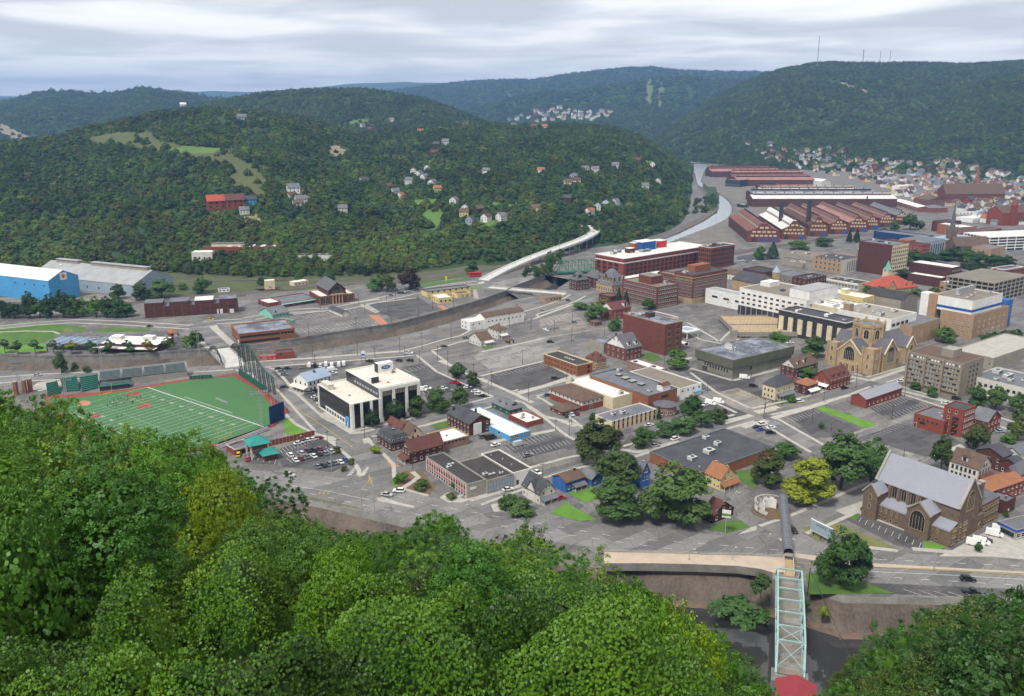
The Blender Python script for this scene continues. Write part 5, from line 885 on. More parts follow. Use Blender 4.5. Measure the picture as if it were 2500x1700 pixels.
b=bld('white_plant_block','white hospital plant block crowded with roof ducts','hospital',4,(1000,800),(1250,930),(1440,870),None,h=19,wall='white',roof='greyconc',ang=38,wins=[(1,4,2,4,2.2,9,4.4,.02,.7,D)],units=[(.2,.3,5,4,2.4),(.5,.5,12,1.2,1.4,'white',1),(.3,.7,10,1.2,1.6,'white',1),(.7,.8,4,4,2),(.75,.3,5,3,1.6),(.1,.85,5,5,5,'bricktan',1)])
bld('beige_plant_wing','beige hospital wing with tall ribs beside white plant','hospital',4,(1240,960),(1420,985),(1560,905),None,h=14,wall='bricktan',roof='roofgrey',ang=38,lv=20,wins=[(1,4,1,1.4,5,4,1,0,1,dict(fr='cream',gl='bricktan',sill=False))])
b=bld('duct_roof_block','low white roof with long bent pipes behind striped hospital','hospital',4,(520,800),(860,850),(1000,800),None,h=18,wall='cream',roof='whiteroof',ang=38,lv=30,units=[(.2,.3,8,1,1.4,'white',1),(.5,.6,1,9,1.4,'white',1),(.7,.4,6,1,1.2,'white',1),(.3,.8,4,3,2)])
b=bld('tan_hospital_tower','tan brick hospital with white upper storeys and blue stripe','hospital',4,(1682,845),(1922,898),(2238,825),(1945,1090),wall='bricktan',roof='roofgrey',ang=36.5,wins=[(0,4,3,1.4,1.4,3.4,3.6,.05,.7,dict(fr='frame',bars=1)),(1,6,3,1.4,1.4,3.4,3.6,.1,.95,dict(fr='frame',bars=1)),(1,3,1,3,3.2,.6,1,.3,.85,dict(fr='white',bars=2,sill=False))])
up=MB();x1=b.lu*.88;y0=b.lv*.0;H0=b.h
up.box((-.0+1.5,3,H0-.59),(x1,b.lv+9,H0+9.6),M('white'),skip=('t','b'));up.build('upper_wall',b.root)
w=MB();w.box((1.4,2.9,H0+1.2),(x1+.1,b.lv+9.1,H0+3.0),M('bluestripe'),skip=('t','b'));w.build('blue_stripe',b.root)
w=MB();w.add([(1.5,3,H0+9.0),(x1,3,H0+9.0),(x1,b.lv+9,H0+9.0),(1.5,b.lv+9,H0+9.0)],[(0,1,2,3)],M('rooftan'));w.build('upper_roof',b.root)
for fx,fy in((.2,.3),(.4,.4),(.6,.5),(.3,.7),(.55,.8),(.8,.3)):obj('rooftop_unit',unit_mesh(2.2,2,1.4),b.root,(b.lu*fx,b.lv*fy+4,H0+9))
w=MB();w.box((-.0,b.lv+5.0,0),(8,b.lv+11,H0+9.9),M('bricktan'));w.build('stair_tower',b.root);w=MB();w.box((0,b.lv+11,0),(8,b.lv+17,H0+9.8),M('white'));w.build('tower_return',b.root)
w=MB();w.box((b.lu+.02,2,0),(b.lu+9,11,H0+3.5),M('bluehouse'));w.build('blue_wing',b.root)
w=MB();w.box((b.lu*.3,b.lv*.9,H0+9),(b.lu*.75,b.lv*1.0,H0+13.5),M('greymetal'));w.build('louvre_screen',b.root)
b=bld('long_white_roof_hall','long low hall with broad pale flat roof','hall',8,(1762,165),(2080,248),(2700,140),None,h=8,wall='greyconc',roof='sidewalk',ang=36.5,lu=70,lv=26,wins=[(0,6,1,1,1.4,3,1)])
b=bld('grey_slab_apartments','seven storey taupe apartment slab with balcony bands','apartment block',8,(1370,197),(1830,292),(2027,237),(1812,582),wall='taupe',roof='roofbrown',ang=37,par=.4,wins=[(1,3,6,1.5,1.4,2.2,2.85,.3,.8,D)],pent=[(.32,.7,.3,.52,4,'greyconc','concrete')])
for fl in range(6):
 for i in range(3):
  f0,f1=(.02+.325*i),(.30+.325*i);w=MB();z=4.2+2.75*fl
  w.box((-.02,b.lv*f0,z),(-.01,b.lv*f1,z+1.5),M('steeldark'),skip=('r',));w.box((-.9,b.lv*f0,z-1.1),(-.03,b.lv*f1,z-.05),M('taupe'));w.build('balcony',b.root)
  for j in range(5):obj('window',win_mesh(1.25,1.2,'frame','white' if(i*7+j*3+fl*5)%4 else 'glass',False),b.root,(-.02,b.lv*(f0+(f1-f0)*(j+.5)/5),z+.2),FR[0])
for i in range(4):w=MB();w.box((-1.2,-.5,0),(-.03,.5,b.h-.4),M('taupe'));w.build('fin',b.root,(0,b.lv*(.007+.325*i)if i<3 else b.lv-.5,0))
b=bld('white_flat_office','pale grey three storey office with dark roof and white ducts','office building',8,(1920,385),(2330,492),(2560,420),None,h=9.5,wall='siding',roof='roofgrey',ang=37,lu=30,wins=[(0,9,2,1.6,1.5,1.6,3.6,.02,.98,dict(fr='framedark',bars=1))],units=[(.5,.55,8,3,2,'unit'),(.3,.4,3,2.4,1.6),(.15,.6,3,2,1.4),(.6,.8,5,4,2.4),(.5,.25,2,2,1.2)])
# ================================================================== downtown, right of the hotel
b=bld('post_office_wing','long plain grey stone wing left of tan office block','office building',4,(347,388),(655,428),None,(655,530),lu=26,wall='greyconc',roof='rooftan',ang=38,wins=[(0,9,1,3.4,.5,7.5,1,.05,.95,D)],units=[(.5,.5,6,3,1.6),(.3,.8,4,3,1.6)])
b=bld('tan_office_block','tan brick office with framed windows beside brown hotel','office building',4,(655,412),(852,452),(962,416),(852,562),wall='bricktan',roof='roofdark',ang=38,wins=[(0,6,3,2,2.4,2,4.6,.03,.97,W_)],units=[(.4,.3,3,3,1.6),(.6,.6,4,2,1.4),(.3,.75,3,2,1.6)])
for i in range(5):w=MB();w.box((-.6,-.12,1),(.6,-.004,b.h-2.4),M('steeldark'));w.build('window_strip',b.root,(b.lu*(.3+.11*i),0,0))
w=MB();w.box((0,-.1,0),(b.lu,-.003,b.h-.1),M('siding'));w.build('stone_front',b.root)
b=bld('brown_hotel_tower','tall brown brick hotel block with cream side facade','hotel','f',(195,957),(622,1002),(815,970),None,h=30,wall='brickdark',roof='roofgrey',ang=37,wins=[],units=[(.3,.3,4,3,2),(.5,.6,5,4,1.2,'roofdark'),(.6,.85,3,3,2)])
w=MB();w.box((0,-.15,0),(b.lu,-.004,b.h-.4),M('cream'));w.build('side_facade',b.root)
for r in range(7):
 for i in range(8):obj('window',win_mesh(2.2,2.2,'cream','glass',False),b.root,(b.lu*(i+.5)/8,-.16,3+3.7*r))
b2=bld('brown_hotel_lower_block','front of brown brick hotel with rows of windows and white cornice','hotel','f',(202,1047),(618,1100),None,(618,1360),lu=8,wall='brick',roof='rooftar',ang=37,trim='white',wins=[(0,11,7,1.5,1.7,1.4,2.9,.03,.97,W_)])
bld('red_downtown_block','red brick block with flat dark roof right of brown hotel','building','f',(775,922),(960,1000),(1012,975),None,h=18,wall='brickred',roof='rooftar',ang=37,lv=45,wins=[(1,4,4,1.6,1.6,2,3.8,0,1,W_),(0,10,4,1.6,1.6,2,3.8)],pent=[(.1,.9,.35,.6,2.5,'brickorange','brickorange')])
b=bld('blue_grey_bank','blue-grey bank block with tall slit windows above park trees','bank','f',None,(1010,962),(1228,945),None,h=17,wall='greyblue',roof='roofgrey',ang=37,lu=40,lv=30,wins=[(1,6,1,1.8,10,2.6,1,.28,1,D)])
bld('navy_block','low navy blue building near the mill tracks','building','f',(605,805),(985,905),(1015,880),None,h=11,wall='navy',roof='roofgrey',ang=37,lu=22,wins=[(0,12,1,1.2,1.6,5,1,0,1,D)])
bld('grey_metal_roof_block','wide pale metal roof block beside the dark church spire','building','f',(1050,905),(1240,940),(1630,900),None,h=12,wall='greyconc',roof='roofblue',ang=37,wins=[(1,18,1,1.6,2.4,4,1)])
bld('tan_tall_block','plain tan block behind the dark church spire','building','f',(1402,790),(1405,792),(1602,780),None,h=18,wall='brickpink',roof='whiteroof',ang='BC',lv=22,wins=[(1,8,3,1,1.3,3,4.5)])
bld('brick_shop_row','dark brick shop row with yellow hoarding','shop row','f',(1100,715),(1250,735),(1425,715),None,h=13,wall='brickdark',roof='rooftar',ang='BC',lv=20,wins=[(1,9,2,1.4,1.6,2,4)])
bld('orange_brick_shop','orange brick building between shop row and tan block','building','f',None,(1310,765),(1400,750),None,h=13,wall='brickorange',roof='whiteroof',ang='BC',lv=18,wins=[(1,3,2,1.2,1.5,2,4)])
w=thing('yellow_hoarding','yellow advertising board beside dark brick shops','billboard',G('f',1160,855),R(30));m=MB();m.box((0,0,2),(11,.4,7),M('yellowobj'));m.build('panel',w);m=MB();m.box((2,.1,0),(2.4,.3,2),M('steeldark'));m.box((9,.1,0),(9.4,.3,2),M('steeldark'));m.build('post',w)
bld('white_strip_shops','long white flat-roofed strip of shops','shops','f',(1390,660),(1560,690),(1830,660),None,h=6,wall='white',roof='whiteroof',ang='BC',lv=25,wins=[(1,14,1,1.8,1.8,1,1)])
bld('blue_roof_shop','bright blue roofed shop far downtown','shop','f',(1645,590),(1690,630),(1825,620),None,h=6,wall='white',roof='skyblue',ang='BC',lv=20,par=.1,wins=[(1,6,1,1.8,1.8,1,1)])
bld('blue_roof_depot','narrow pale blue roofed depot left of bright blue shop','depot','f',None,(1400,605),(1610,618),None,h=5,wall='white',roof='roofblue',ang=4,lu=44,lv=14,par=.1,wins=[(1,8,1,1.8,1.6,1,1)])
bld('red_low_block','low orange-red brick block before glass garage','building','f',(1680,820),(1700,840),(1895,800),None,h=8,wall='brickred',roof='roofbrown',ang='BC',lv=16,wins=[(1,8,1,1.3,1.6,3,1)])
def garage(label,k,B,h,ang,lu,lv,levels,wm,pm,name='parking_garage'):
 f=frame_of(k,None,B,None,None,h,ang,lu,lv,0);f.root=thing(name,label,'parking garage',f.o,f.an)
 w=MB();w.box((1.5,1.5,0),(lu-1.5,lv-1.5,f.h-.5),M('steeldark'),skip=('b',));w.build('shade_core',f.root)  # inner dark box, shade within the open levels put into its colour
 for i in range(levels):
  z=f.h*(i+1)/levels;w=MB();w.box((0,0,z-1.1),(lu,lv,z-.15),M(wm));w.add([(.3,.3,z-.14),(lu-.3,.3,z-.14),(lu-.3,lv-.3,z-.14),(.3,lv-.3,z-.14)],[(0,1,2,3)],M(pm));w.build('deck',f.root)
 for i in range(9):
  for p in((lu*i/8,-.02),(-.02,lv*i/8)):w=MB();w.box((-.35,-.35,0),(.35,.35,f.h-.2),M(wm));w.build('column',f.root,(p[0],p[1],0))
 return f
garage('white multi-level glassy parking garage at picture edge','f',(1760,905),16,14,95,40,5,'white','whiteroof')
garage('grey concrete parking garage at picture edge','f',(1815,1440),17,36.5,60,40,5,'greyconc','rooftan')
b=bld('white_roof_brick_block','long brick block with bright white roof before park trees','building','f',(840,1190),(1320,1265),(1440,1240),(1322,1385),wall='brickdark',roof='whiteroof',ang=37,wins=[(1,5,2,1.8,2,1.6,4.2,0,1,W_),(0,9,1,1.3,1.6,6,1,.1,.95,D)])
bld('low_white_roof_row','low brick row with narrow white roof behind library','shop row','f',(780,1330),(1190,1385),(1250,1365),None,h=9,wall='brickdark',roof='whiteroof',ang=37,wins=[(0,10,1,1,1.4,3,1,0,1,D),(1,3,1,1.4,2,2,1,0,1,W_)])
bld('tan_flat_block','tan flat-roofed block with white roof right of library','building','f',(1215,1415),(1500,1475),(1680,1430),None,h=10,wall='bricktan',roof='whiteroof',ang=37,wins=[(0,4,1,2.4,1.8,4,1,.3,1,D)],units=[(.5,.5,3,3,1)])
bld('white_front_block','white fronted corner block with grey roof','building','f',(1755,1265),(1920,1285),(2120,1245),(1920,1420),wall='white',roof='roofgrey',ang=30,wins=[(0,3,2,2.6,2.8,1.2,4.6,0,1,D),(1,6,2,1.4,2,1.2,4.6)])
bld('red_side_block','red brick block beside white fronted corner block','building','f',None,(1925,1300),(2150,1262),None,h=11,wall='brick',roof='roofgrey',ang=30,lu=45,lv=12,wins=[(1,6,2,1.2,1.6,2,4)])
bld('tan_corner_block','tan corner building below glassy garage','building','f',(1640,1000),(1770,1045),(1900,1010),None,h=13,wall='bricktan',roof='roofgrey',ang=37,wins=[(0,4,3,1.4,1.8,2,3.8),(1,4,3,1.4,1.8,2,3.8)])
ch=thing('dark_spire_church','brown-roofed church with slender dark spire above the park','church',G('f',1285,1040),R(10));H=21
w=MB();w.box((-4,-4,0),(4,4,H),M('stonebrown'));w.build('tower',ch);w=MB();w.lathe([(3.6,H),(2.4,H+8),(.15,H+34),(.05,H+40)],M('roofslate'),8);w.build('spire',ch)
for x in(-4,4):
 for y in(-4,4):w=MB();w.lathe([(.7,H-2),(.7,H+2),(.02,H+7)],M('stonebrown'),6);w.build('pinnacle',ch,(x,y,0))
house_root=thing('church_nave','brown gabled nave roof behind dark spire','church',G('f',1345,1120),R(6));house_geo(house_root,40,18,10,'stonebrown','roofbrown','u',9)
ch=thing('orange_spire_church','distant orange brick church with tall pointed spire','church',P(*T('f',1583,415)),R(5));H=26
w=MB();w.box((-4.5,-4.5,0),(4.5,4.5,H),M('brickorange'));w.build('tower',ch);w=MB();w.lathe([(4.2,H),(3,H+8),(.2,H+30),(.05,H+34)],M('brickorange'),8);w.build('spire',ch)
w=MB();w.box((-1.4,-4.7,H-7),(1.4,-4.51,H-4),M('white'));w.build('clock_face',ch)
hr=thing('orange_church_nave','large brown roofed nave of distant orange church','church',P(*T('f',1230,500)),R(4));house_geo(hr,105,26,14,'brick','roofbrown','u',16)
ch=thing('red_brick_church','large orange-red brick church with towers at picture edge','church',G('f',1885,775),R(18));house_geo(ch,60,26,17,'brickred','roofbrown','u',9)
for x,y,s,H in((17,-2,3.2,27),(48,-3,5,42)):
 w=MB();w.box((x-s,y-s,0),(x+s,y+s,H),M('brickred'));w.build('tower',ch);w=MB();w.lathe([(s*1.3,H),(s*.9,H+s*1.2),(.05,H+s*3)],M('brickred'),8,(x,y));w.build('tower_roof',ch)
for i in range(5):obj('window',arch_mesh(3,7,'stonetan'),ch,(26+4.2*i,-.01,5))
house('red_gable_hall','red brick hall with brown gable roof beyond the mill','f',(940,440),(1050,475),(1180,450),None,h=11,wall='brick',roof='roofbrown',ridge='v',rise=5,ang=20,lv=34,cat='hall')
house('white_roof_long_shed','long red shed with white roof beyond the mill','f',(690,455),(915,560),(985,545),None,h=7,wall='brickred',roof='white',ridge='v',rise=2,ang=-4,lu=20,lv=110,cat='shed')
house('hip_pavilion','dark hip-roofed red pavilion beside long white-roofed shed','f',(990,545),(1065,570),(1185,552),None,h=7,wall='brickred',roof='roofgrey',rise=4,hip=True,ang=8,lv=26,cat='hall')
bld('white_far_block','white three storey block far beyond the mill','building','f',(692,300),(700,310),(870,296),None,h=10,wall='white',roof='whiteroof',ang='BC',lv=16,wins=[(1,7,2,1.6,1.8,2,4)])
bld('cream_far_block','cream building with arched door far beyond the mill','building','f',(678,355),(685,362),(800,352),None,h=8,wall='cream',roof='rooftan',ang='BC',lv=14,wins=[(1,4,1,2,2.4,2,1)])
lb=house('red_roof_library','stone library with bright red hip roof and copper tower',4,(1052,640),(1215,690),(1450,660),(1215,740),wall='stonetan',roof='roofred',rise=8.5,hip=True,ang=24,cat='library',flat=.1,wins=[(0,4,1,1.4,2,1.4,1),(1,8,1,1.5,2.2,1.4,1)],dormers=[(1,.65,2,1.6),(1,.85,2,1.6)])
w=MB();w.box((0,-1,0),(9,3,lb.h+2),M('stonetan'),skip=('t','b'));w.add([(0,-1,lb.h+2),(9,-1,lb.h+2),(4.5,-1,lb.h+7.5),(0,8,lb.h+3),(9,8,lb.h+3),(4.5,10,lb.h+7.5)],[(0,1,2)],M('stonetan'));w.build('front_gable',lb.root)
w=MB();w.add([(-.4,-1.4,lb.h+1.6),(4.5,-1.4,lb.h+7.8),(9.4,-1.4,lb.h+1.6),(-.4,11,lb.h+1.6),(4.5,11,lb.h+7.8),(9.4,11,lb.h+1.6)],[(0,1,4,3),(1,2,5,4)],M('roofred'));w.build('gable_roof',lb.root)
w=MB();w.box((lb.lu*.62,lb.lv*.8,0),(lb.lu*.62+5.5,lb.lv*.8+5.5,lb.h+12),M('cream'));w.build('tower',lb.root);w=MB();w.lathe([(4.6,lb.h+12),(3.2,lb.h+13.5),(.1,lb.h+20)],M('copper'),4,(lb.lu*.62+2.75,lb.lv*.8+2.75));w.build('tower_roof',lb.root)
b=bld('columned_bank','pale stone bank with row of columns left of library','bank',4,(767,590),(985,642),(1050,618),(985,700),wall='siding',roof='rooftar',trim='siding',ang=38,units=[(.3,.3,3,2,1.2),(.6,.6,3,3,1.2),(.5,.8,2,2,1)])
for i in range(9):w=MB();w.lathe([(.7,0),(.55,.5),(.5,b.h-2.2),(.75,b.h-1.7)],M('siding'),8);w.build('column',b.root,(-1.2,b.lv*(.1+.1*i),0))
w=MB();w.box((-2,0,b.h-1.7),(-.01,b.lv,b.h-.1),M('siding'));w.build('entablature',b.root)
b=bld('yellow_row_building','pale yellow building with tall windows below columned bank','building',4,(767,690),(1020,757),(1075,728),None,h=16,wall='yellow',roof='whiteroof',ang=38,wins=[(0,7,2,1.5,2,6,4.4,.03,.97,dict(bars=1)),(1,3,2,1.5,2,6,4.4)],pent=[(.3,.7,.55,.68,3,'yellow','white')])
b=house('black_roof_hall','hall with broad black gable roof behind the hospital',4,(1062,712),(1330,770),(1500,740),None,h=15,wall='greyconc',roof='rooftar',ridge='v',rise=3.4,ang=38,cat='hall',wins=[])
b=house('grey_roof_chapel','stone chapel with grey roof left of dark brick block',4,(22,590),(165,640),(245,600),None,h=9,wall='stonetan',roof='roofdark',ridge='v',rise=6,ang=38,cat='church',wins=[(1,1,1,3,5,3,1,.2,.8,dict(arch=True))])
w=MB();w.lathe([(3.6,0),(3.6,15)],M('stonetan'),8,(b.lu+6,4));w.build('tower',b.root);w=MB();w.lathe([(4,15),(2,18),(.1,21)],M('roofblue'),8,(b.lu+6,4));w.build('tower_roof',b.root)
bld('dark_brick_corner','dark brick corner block with tar roof beside chapel','building',4,(462,582),(565,604),(692,567),(567,692),wall='brickdark',roof='rooftar',ang=38,wins=[(0,3,3,1.3,1.6,2,4),(1,6,3,1.3,1.6,2,4)],units=[(.5,.5,5,2,.8)])
bld('low_red_shops','low dark shops with red sign panel behind chapel','shops',4,(78,512),(220,548),(330,522),None,h=7,wall='brickdark',roof='rooftar',ang=38,wins=[(1,4,1,2,2,1,1)])
bld('low_grey_shops','low grey flat shops with parked cars on the lot behind chapel','shops',4,(330,548),(445,580),(560,550),None,h=7,wall='rooftan',roof='roofgrey',ang=38,wins=[(0,4,1,2,2,1,1),(1,4,1,2,2,1,1)])
house('brown_gable_shop','cream shop with brown gable near brick hotel',3,(1925,545),(1985,572),(2060,545),None,h=5,wall='siding',roof='roofbrown',ridge='v',rise=3,ang=38,cat='shop')
# ================================================================== big tan church
o=G(4,1085,1385);u,v=GU,GV;Lv=31.0;Lu=33.0
ch=thing('tan_stone_church','large tan stone church with octagonal lantern tower and gables','church',o,GRID)
w=MB();w.box((1,1,0),(Lu,Lv,10.5),M('stonetan'),skip=('b',));w.build('wall',ch)
def gable_block(x0,x1,y0,y1,h,rise,axis,nm='transept'):
 r=thing;m=MB();m.box((x0,y0,0),(x1,y1,h),M('stonetan'),skip=('t','b'));rf=MB();e=.35
 if axis=='u':
  ym=(y0+y1)/2
  for x in(x0,x1):m.add([(x,y0,h),(x,y1,h),(x,ym,h+rise)],[(2,1,0)if x==x0 else(0,1,2)],M('stonetan'))
  for x in(x0-.5,):
   m.add([(x,y0-.3,h-.2),(x,ym,h+rise+.7),(x,y1+.3,h-.2),(x0+.3,y0-.3,h-.2),(x0+.3,ym,h+rise+.7),(x0+.3,y1+.3,h-.2),(x,y0+.4,h-.6),(x,ym,h+rise-.2),(x,y1-.4,h-.6)],[(0,1,4,3),(1,2,5,4),(0,6,7,1),(1,7,8,2)],M('cream'))
  rf.add([(x0,y0-e,h-.2),(x1,y0-e,h-.2),(x1,ym,h+rise+.15),(x0,ym,h+rise+.15),(x0,y1+e,h-.2),(x1,y1+e,h-.2)],[(0,1,2,3),(3,2,5,4)],M('roofslate'))
 else:
  xm=(x0+x1)/2
  for y in(y0,y1):m.add([(x0,y,h),(x1,y,h),(xm,y,h+rise)],[(0,1,2)if y==y0 else(2,1,0)],M('stonetan'))
  y=y0-.5;m.add([(x0-.3,y,h-.2),(xm,y,h+rise+.7),(x1+.3,y,h-.2),(x0-.3,y0+.3,h-.2),(xm,y0+.3,h+rise+.7),(x1+.3,y0+.3,h-.2),(x0+.4,y,h-.6),(xm,y,h+rise-.2),(x1-.4,y,h-.6)],[(0,3,4,1),(1,4,5,2),(0,1,7,6),(1,2,8,7)],M('cream'))
  rf.add([(x0-e,y0,h-.2),(xm,y0,h+rise+.15),(xm,y1,h+rise+.15),(x0-e,y1,h-.2),(x1+e,y0,h-.2),(x1+e,y1,h-.2)],[(0,1,2,3),(1,4,5,2)],M('roofslate'))
 m.build(nm,ch);rf.build('roof',ch)
gable_block(-.5,Lu*.9,7.5,24,11.5,7.5,'u','nave');gable_block(11,26,-.5,Lv+4,11.5,8,'v','transept');gable_block(26,60,12,26,10,7,'u','rear_nave');gable_block(44,56,4,26,9.5,6,'v','rear_transept')
def turret(x,y,s,h,nm='corner_tower'):
 m=MB();m.box((x-s,y-s,0),(x+s,y+s,h),M('stonetan'))
 for i in(-1,1):
  for j in(-1,1):m.box((x+i*s-.5,y+j*s-.5,0),(x+i*s+.5,y+j*s+.5,h+1.2),M('stonetan'))
 for i in range(-2,3):m.box((x+i*s*.4-.35,y-s-.05,h),(x+i*s*.4+.35,y-s+.4,h+.8),M('stonetan'));m.box((x-s-.05,y+i*s*.4-.35,h),(x-s+.4,y+i*s*.4+.35,h+.8),M('stonetan'))
 t_=m.build(nm,ch)
 for z in(3.2,9.5):
  if z+3<h:obj('window',arch_mesh(1.6,3.2,'cream'),ch,(x,y-s-.02,z));obj('window',arch_mesh(1.6,3.2,'cream'),ch,(x-s-.02,y,z),FR[0])
turret(3.2,3.2,3.6,15.5);turret(3.0,28,3.2,14.5)
w=MB();w.lathe([(9,10),(9,25.5)],M('stonetan'),8,(19,16));w.lathe([(9.5,25.5),(9.5,27.2),(8.6,27.2),(8.6,25.9)],M('stonetan'),8,(19,16));w.build('lantern_tower',ch);w=MB();w.lathe([(8.7,26.0),(.02,26.8)],M('roofgrey'),8,(19,16));w.build('lantern_roof',ch)
for i in range(8):
 a=R(22.5+45*i);r_=9*math.cos(R(22.5));obj('window',arch_mesh(3.2,5.6,'cream'),ch,(19+math.cos(a)*r_,16+math.sin(a)*r_,18.4),(0,0,a+math.pi/2))
 c=R(45*i);w=MB();w.lathe([(.8,14),(.8,28.2),(.1,29.4)],M('stonetan'),6,(19+9.1*math.cos(c),16+9.1*math.sin(c)));w.build('buttress',ch)
obj('window',arch_mesh(8.5,9.5,'cream'),ch,(18.5,-.55,4.8));obj('window',arch_mesh(7.5,8,'cream'),ch,(-.55,15.7,6.2),FR[0])
for i in range(3):obj('door',arch_mesh(2.2,4.2,'cream','roofmaroon'),ch,(-1.7,11.5+4.2*i,0),FR[0])
w=MB();w.box((-1.6,9,0),(-.52,22.5,5.2),M('stonetan'));w.build('porch',ch)
obj('window',arch_mesh(4,6.5,'cream'),ch,(50,3.98,3.5))
for i in range(4):obj('window',arch_mesh(2,3.6,'cream'),ch,(29+3.6*i,.98,2))if i<1 else obj('window',arch_mesh(2,3.6,'cream'),ch,(28+3.8*i,11.95,2.5))
# ================================================================== stone church by the boulevard
o=G('C',1130,1350);end=G('C',115,905);Lv=(end-o).dot(GV);
sc=thing('brown_stone_church','dark brown stone church with long grey metal roof','church',o,GRID)
def zat(p,py):d=ray(0,py);return CAMH+d[2]/d[1]*p.y
NW=15.0;off=5.2;eh=zat(o+GU*off,1080+850/5.267)
w=MB();w.box((0,0,0),(NW+off*2,Lv,6.6),M('stonebrown'),skip=('b',));w.build('aisle_wall',sc)
w=MB();w.add([(-.3,0,6.0),(off,0,8.4),(off,Lv,8.4),(-.3,Lv,6.0),(-.3,0,6.45),(-.3,Lv,6.45)],[(0,4,5,3),(4,1,2,5)],M('roofmetal'));w.build('aisle_roof',sc)
w=MB();w.box((off,0,6.5),(off+NW,Lv,eh),M('stonebrown'),skip=('t','b'));xm=off+NW/2;rise=9.5
for y in(0,Lv):w.add([(off,y,eh),(off+NW,y,eh),(xm,y,eh+rise)],[(0,1,2)if y==0 else(2,1,0)],M('stonebrown'))
w.build('nave_wall',sc)
rf=roof_gable(Lv-1.6,NW,eh,rise-.4,M('roofmetal'),.5);rf.build('nave_roof',sc,(off+NW,.8,0),(0,0,math.pi/2))
for y in(-.3,Lv-.5):
 w=MB();w.bar((off-.6,y+.4,eh-.3),(xm,y+.4,eh+rise+.5),.9,.7,M('concrete'));w.bar((off+NW+.6,y+.4,eh-.3),(xm,y+.4,eh+rise+.5),.9,.7,M('concrete'));w.build('gable_coping',sc)
for i in range(6):
 obj('window',arch_mesh(2.2,4.8,'stonetan'),sc,(off-.02,Lv*(.30+.115*i)if i<6 else 0,eh-5.6),FR[0]);w=MB();w.box((off-.7,-.5,6.5),(off-.01,.5,eh-.6),M('stonebrown'));w.build('buttress',sc,(0,Lv*(.355+.115*i),0))
for i in range(12):
 if 3.5<i<6.5:continue
 obj('window',arch_mesh(.9,1.9,'stonetan'),sc,(-.02,Lv*(.14+.068*i),3.6),FR[0]);obj('window',win_mesh(1.0,1.0,'stonetan'),sc,(-.02,Lv*(.14+.068*i),.9),FR[0])
for y,wd,hh in((Lv*.34,9,10.5),(Lv*.925,6,11)):
 m=MB();m.box((-2.4,y-wd/2,0),(off,y+wd/2,hh),M('stonebrown'),skip=('t','b'))
 m.add([(-2.4,y-wd/2,hh),(-2.4,y+wd/2,hh),(-2.4,y,hh+3.6)],[(2,1,0)],M('stonebrown'));m.build('side_porch',sc)
 m=MB();m.add([(-2.2,y-wd/2-.3,hh-.1),(-2.2,y,hh+3.7),(-2.2,y+wd/2+.3,hh-.1),(off,y-wd/2-.3,hh-.1),(off,y,hh+3.7),(off,y+wd/2+.3,hh-.1)],[(0,1,4,3),(1,2,5,4)],M('roofmetal'));m.build('porch_roof',sc)
 m=MB();m.bar((-2.5,y-wd/2-.5,hh-.3),(-2.5,y,hh+4.0),.7,.6,M('concrete'));m.bar((-2.5,y+wd/2+.5,hh-.3),(-2.5,y,hh+4.0),.7,.6,M('concrete'));m.build('gable_coping',sc)
obj('window',arch_mesh(6,7.2,'stonetan'),sc,(-2.43,Lv*.34,3.2),FR[0]);obj('window',arch_mesh(1.3,2.4,'stonetan'),sc,(-2.43,Lv*.925,4.2),FR[0]);obj('window',arch_mesh(1.3,2.4,'stonetan'),sc,(-2.43,Lv*.925,8.2),FR[0])
w=MB();w.box((0,-.45,0),(off+.2,-.004,6.8),M('stonebrown'));w.build('end_wall',sc)
obj('window',arch_mesh(5,7.5,'stonetan'),sc,(xm,-.02,eh-3.0))
for r in range(3):
 for i in range(9):
  x=1.2+1.05*i+(0 if i<3 else 1.2)+(0 if i<6 else 1.2);obj('window',win_mesh(.8,1.5,'stonetan'),sc,(x,-.46 if x<off else-.02,.7+2.6*r))
wing=MB();wing.box((off+NW+off,1,0),(off+NW+off+14,13,9.5),M('stonebrown'));wing.build('parish_wing',sc);w=MB();w.add([(off+NW+off-.2,.8,9.55),(off+NW+off+14.3,.8,9.55),(off+NW+off+14.3,13.2,10.6),(off+NW+off-.2,13.2,10.6)],[(0,1,2,3)],M('roofslate'));w.build('wing_roof',sc)
for r in range(3):
 for i in range(7):obj('window',win_mesh(.9,1.5,'stonetan'),sc,(off+NW+off+1.2+1.9*i,.98,.8+3*r))
for x in(off+NW+1.2,off+NW+4.6):w=MB();w.box((x-.8,1.5,6),(x+.8,3.3,eh+4.5),M('stonebrown'));w.box((x-1,1.3,eh+4.5),(x+1,3.5,eh+5),M('concrete'));w.build('chimney',sc)
obj('door',arch_mesh(2.4,3.2,'stonetan','roofmaroon'),sc,(off+NW+2.5,-.02,0))
# ================================================================== right-hand houses
house('cream_corner_house','cream house with dark slate roof at lot corner',8,(185,458),(312,482),(432,432),(312,592),wall='cream',roof='roofdark',rise=4.6,hip=True,wins=[(0,3,2,1.1,1.7,1.0,3.2,.1,.95,W_),(1,3,2,1.1,1.7,1.0,3.2,.05,.9,W_)],porch=(1,.1,.95,3.0,2.4,'roofgrey'))
house('cream_rear_wing','cream house wing with maroon roof and gables',8,(330,410),(420,455),(505,425),None,h=6,wall='cream',roof='roofmaroon',rise=3.4,hip=True,dormers=[(1,.4,1.6,1.4),(0,.5,1.6,1.4)])
house('orange_hip_house','dark brick house with orange hip roof and white porch',8,(492,432),(572,472),(652,446),(576,550),wall='brickdark',roof='rooforange',rise=3,hip=True,porch=(1,.05,.95,3,2.2,'white'),wins=[(0,2,2,1,1.6,1,3),(1,2,2,1,1.6,1,3)])
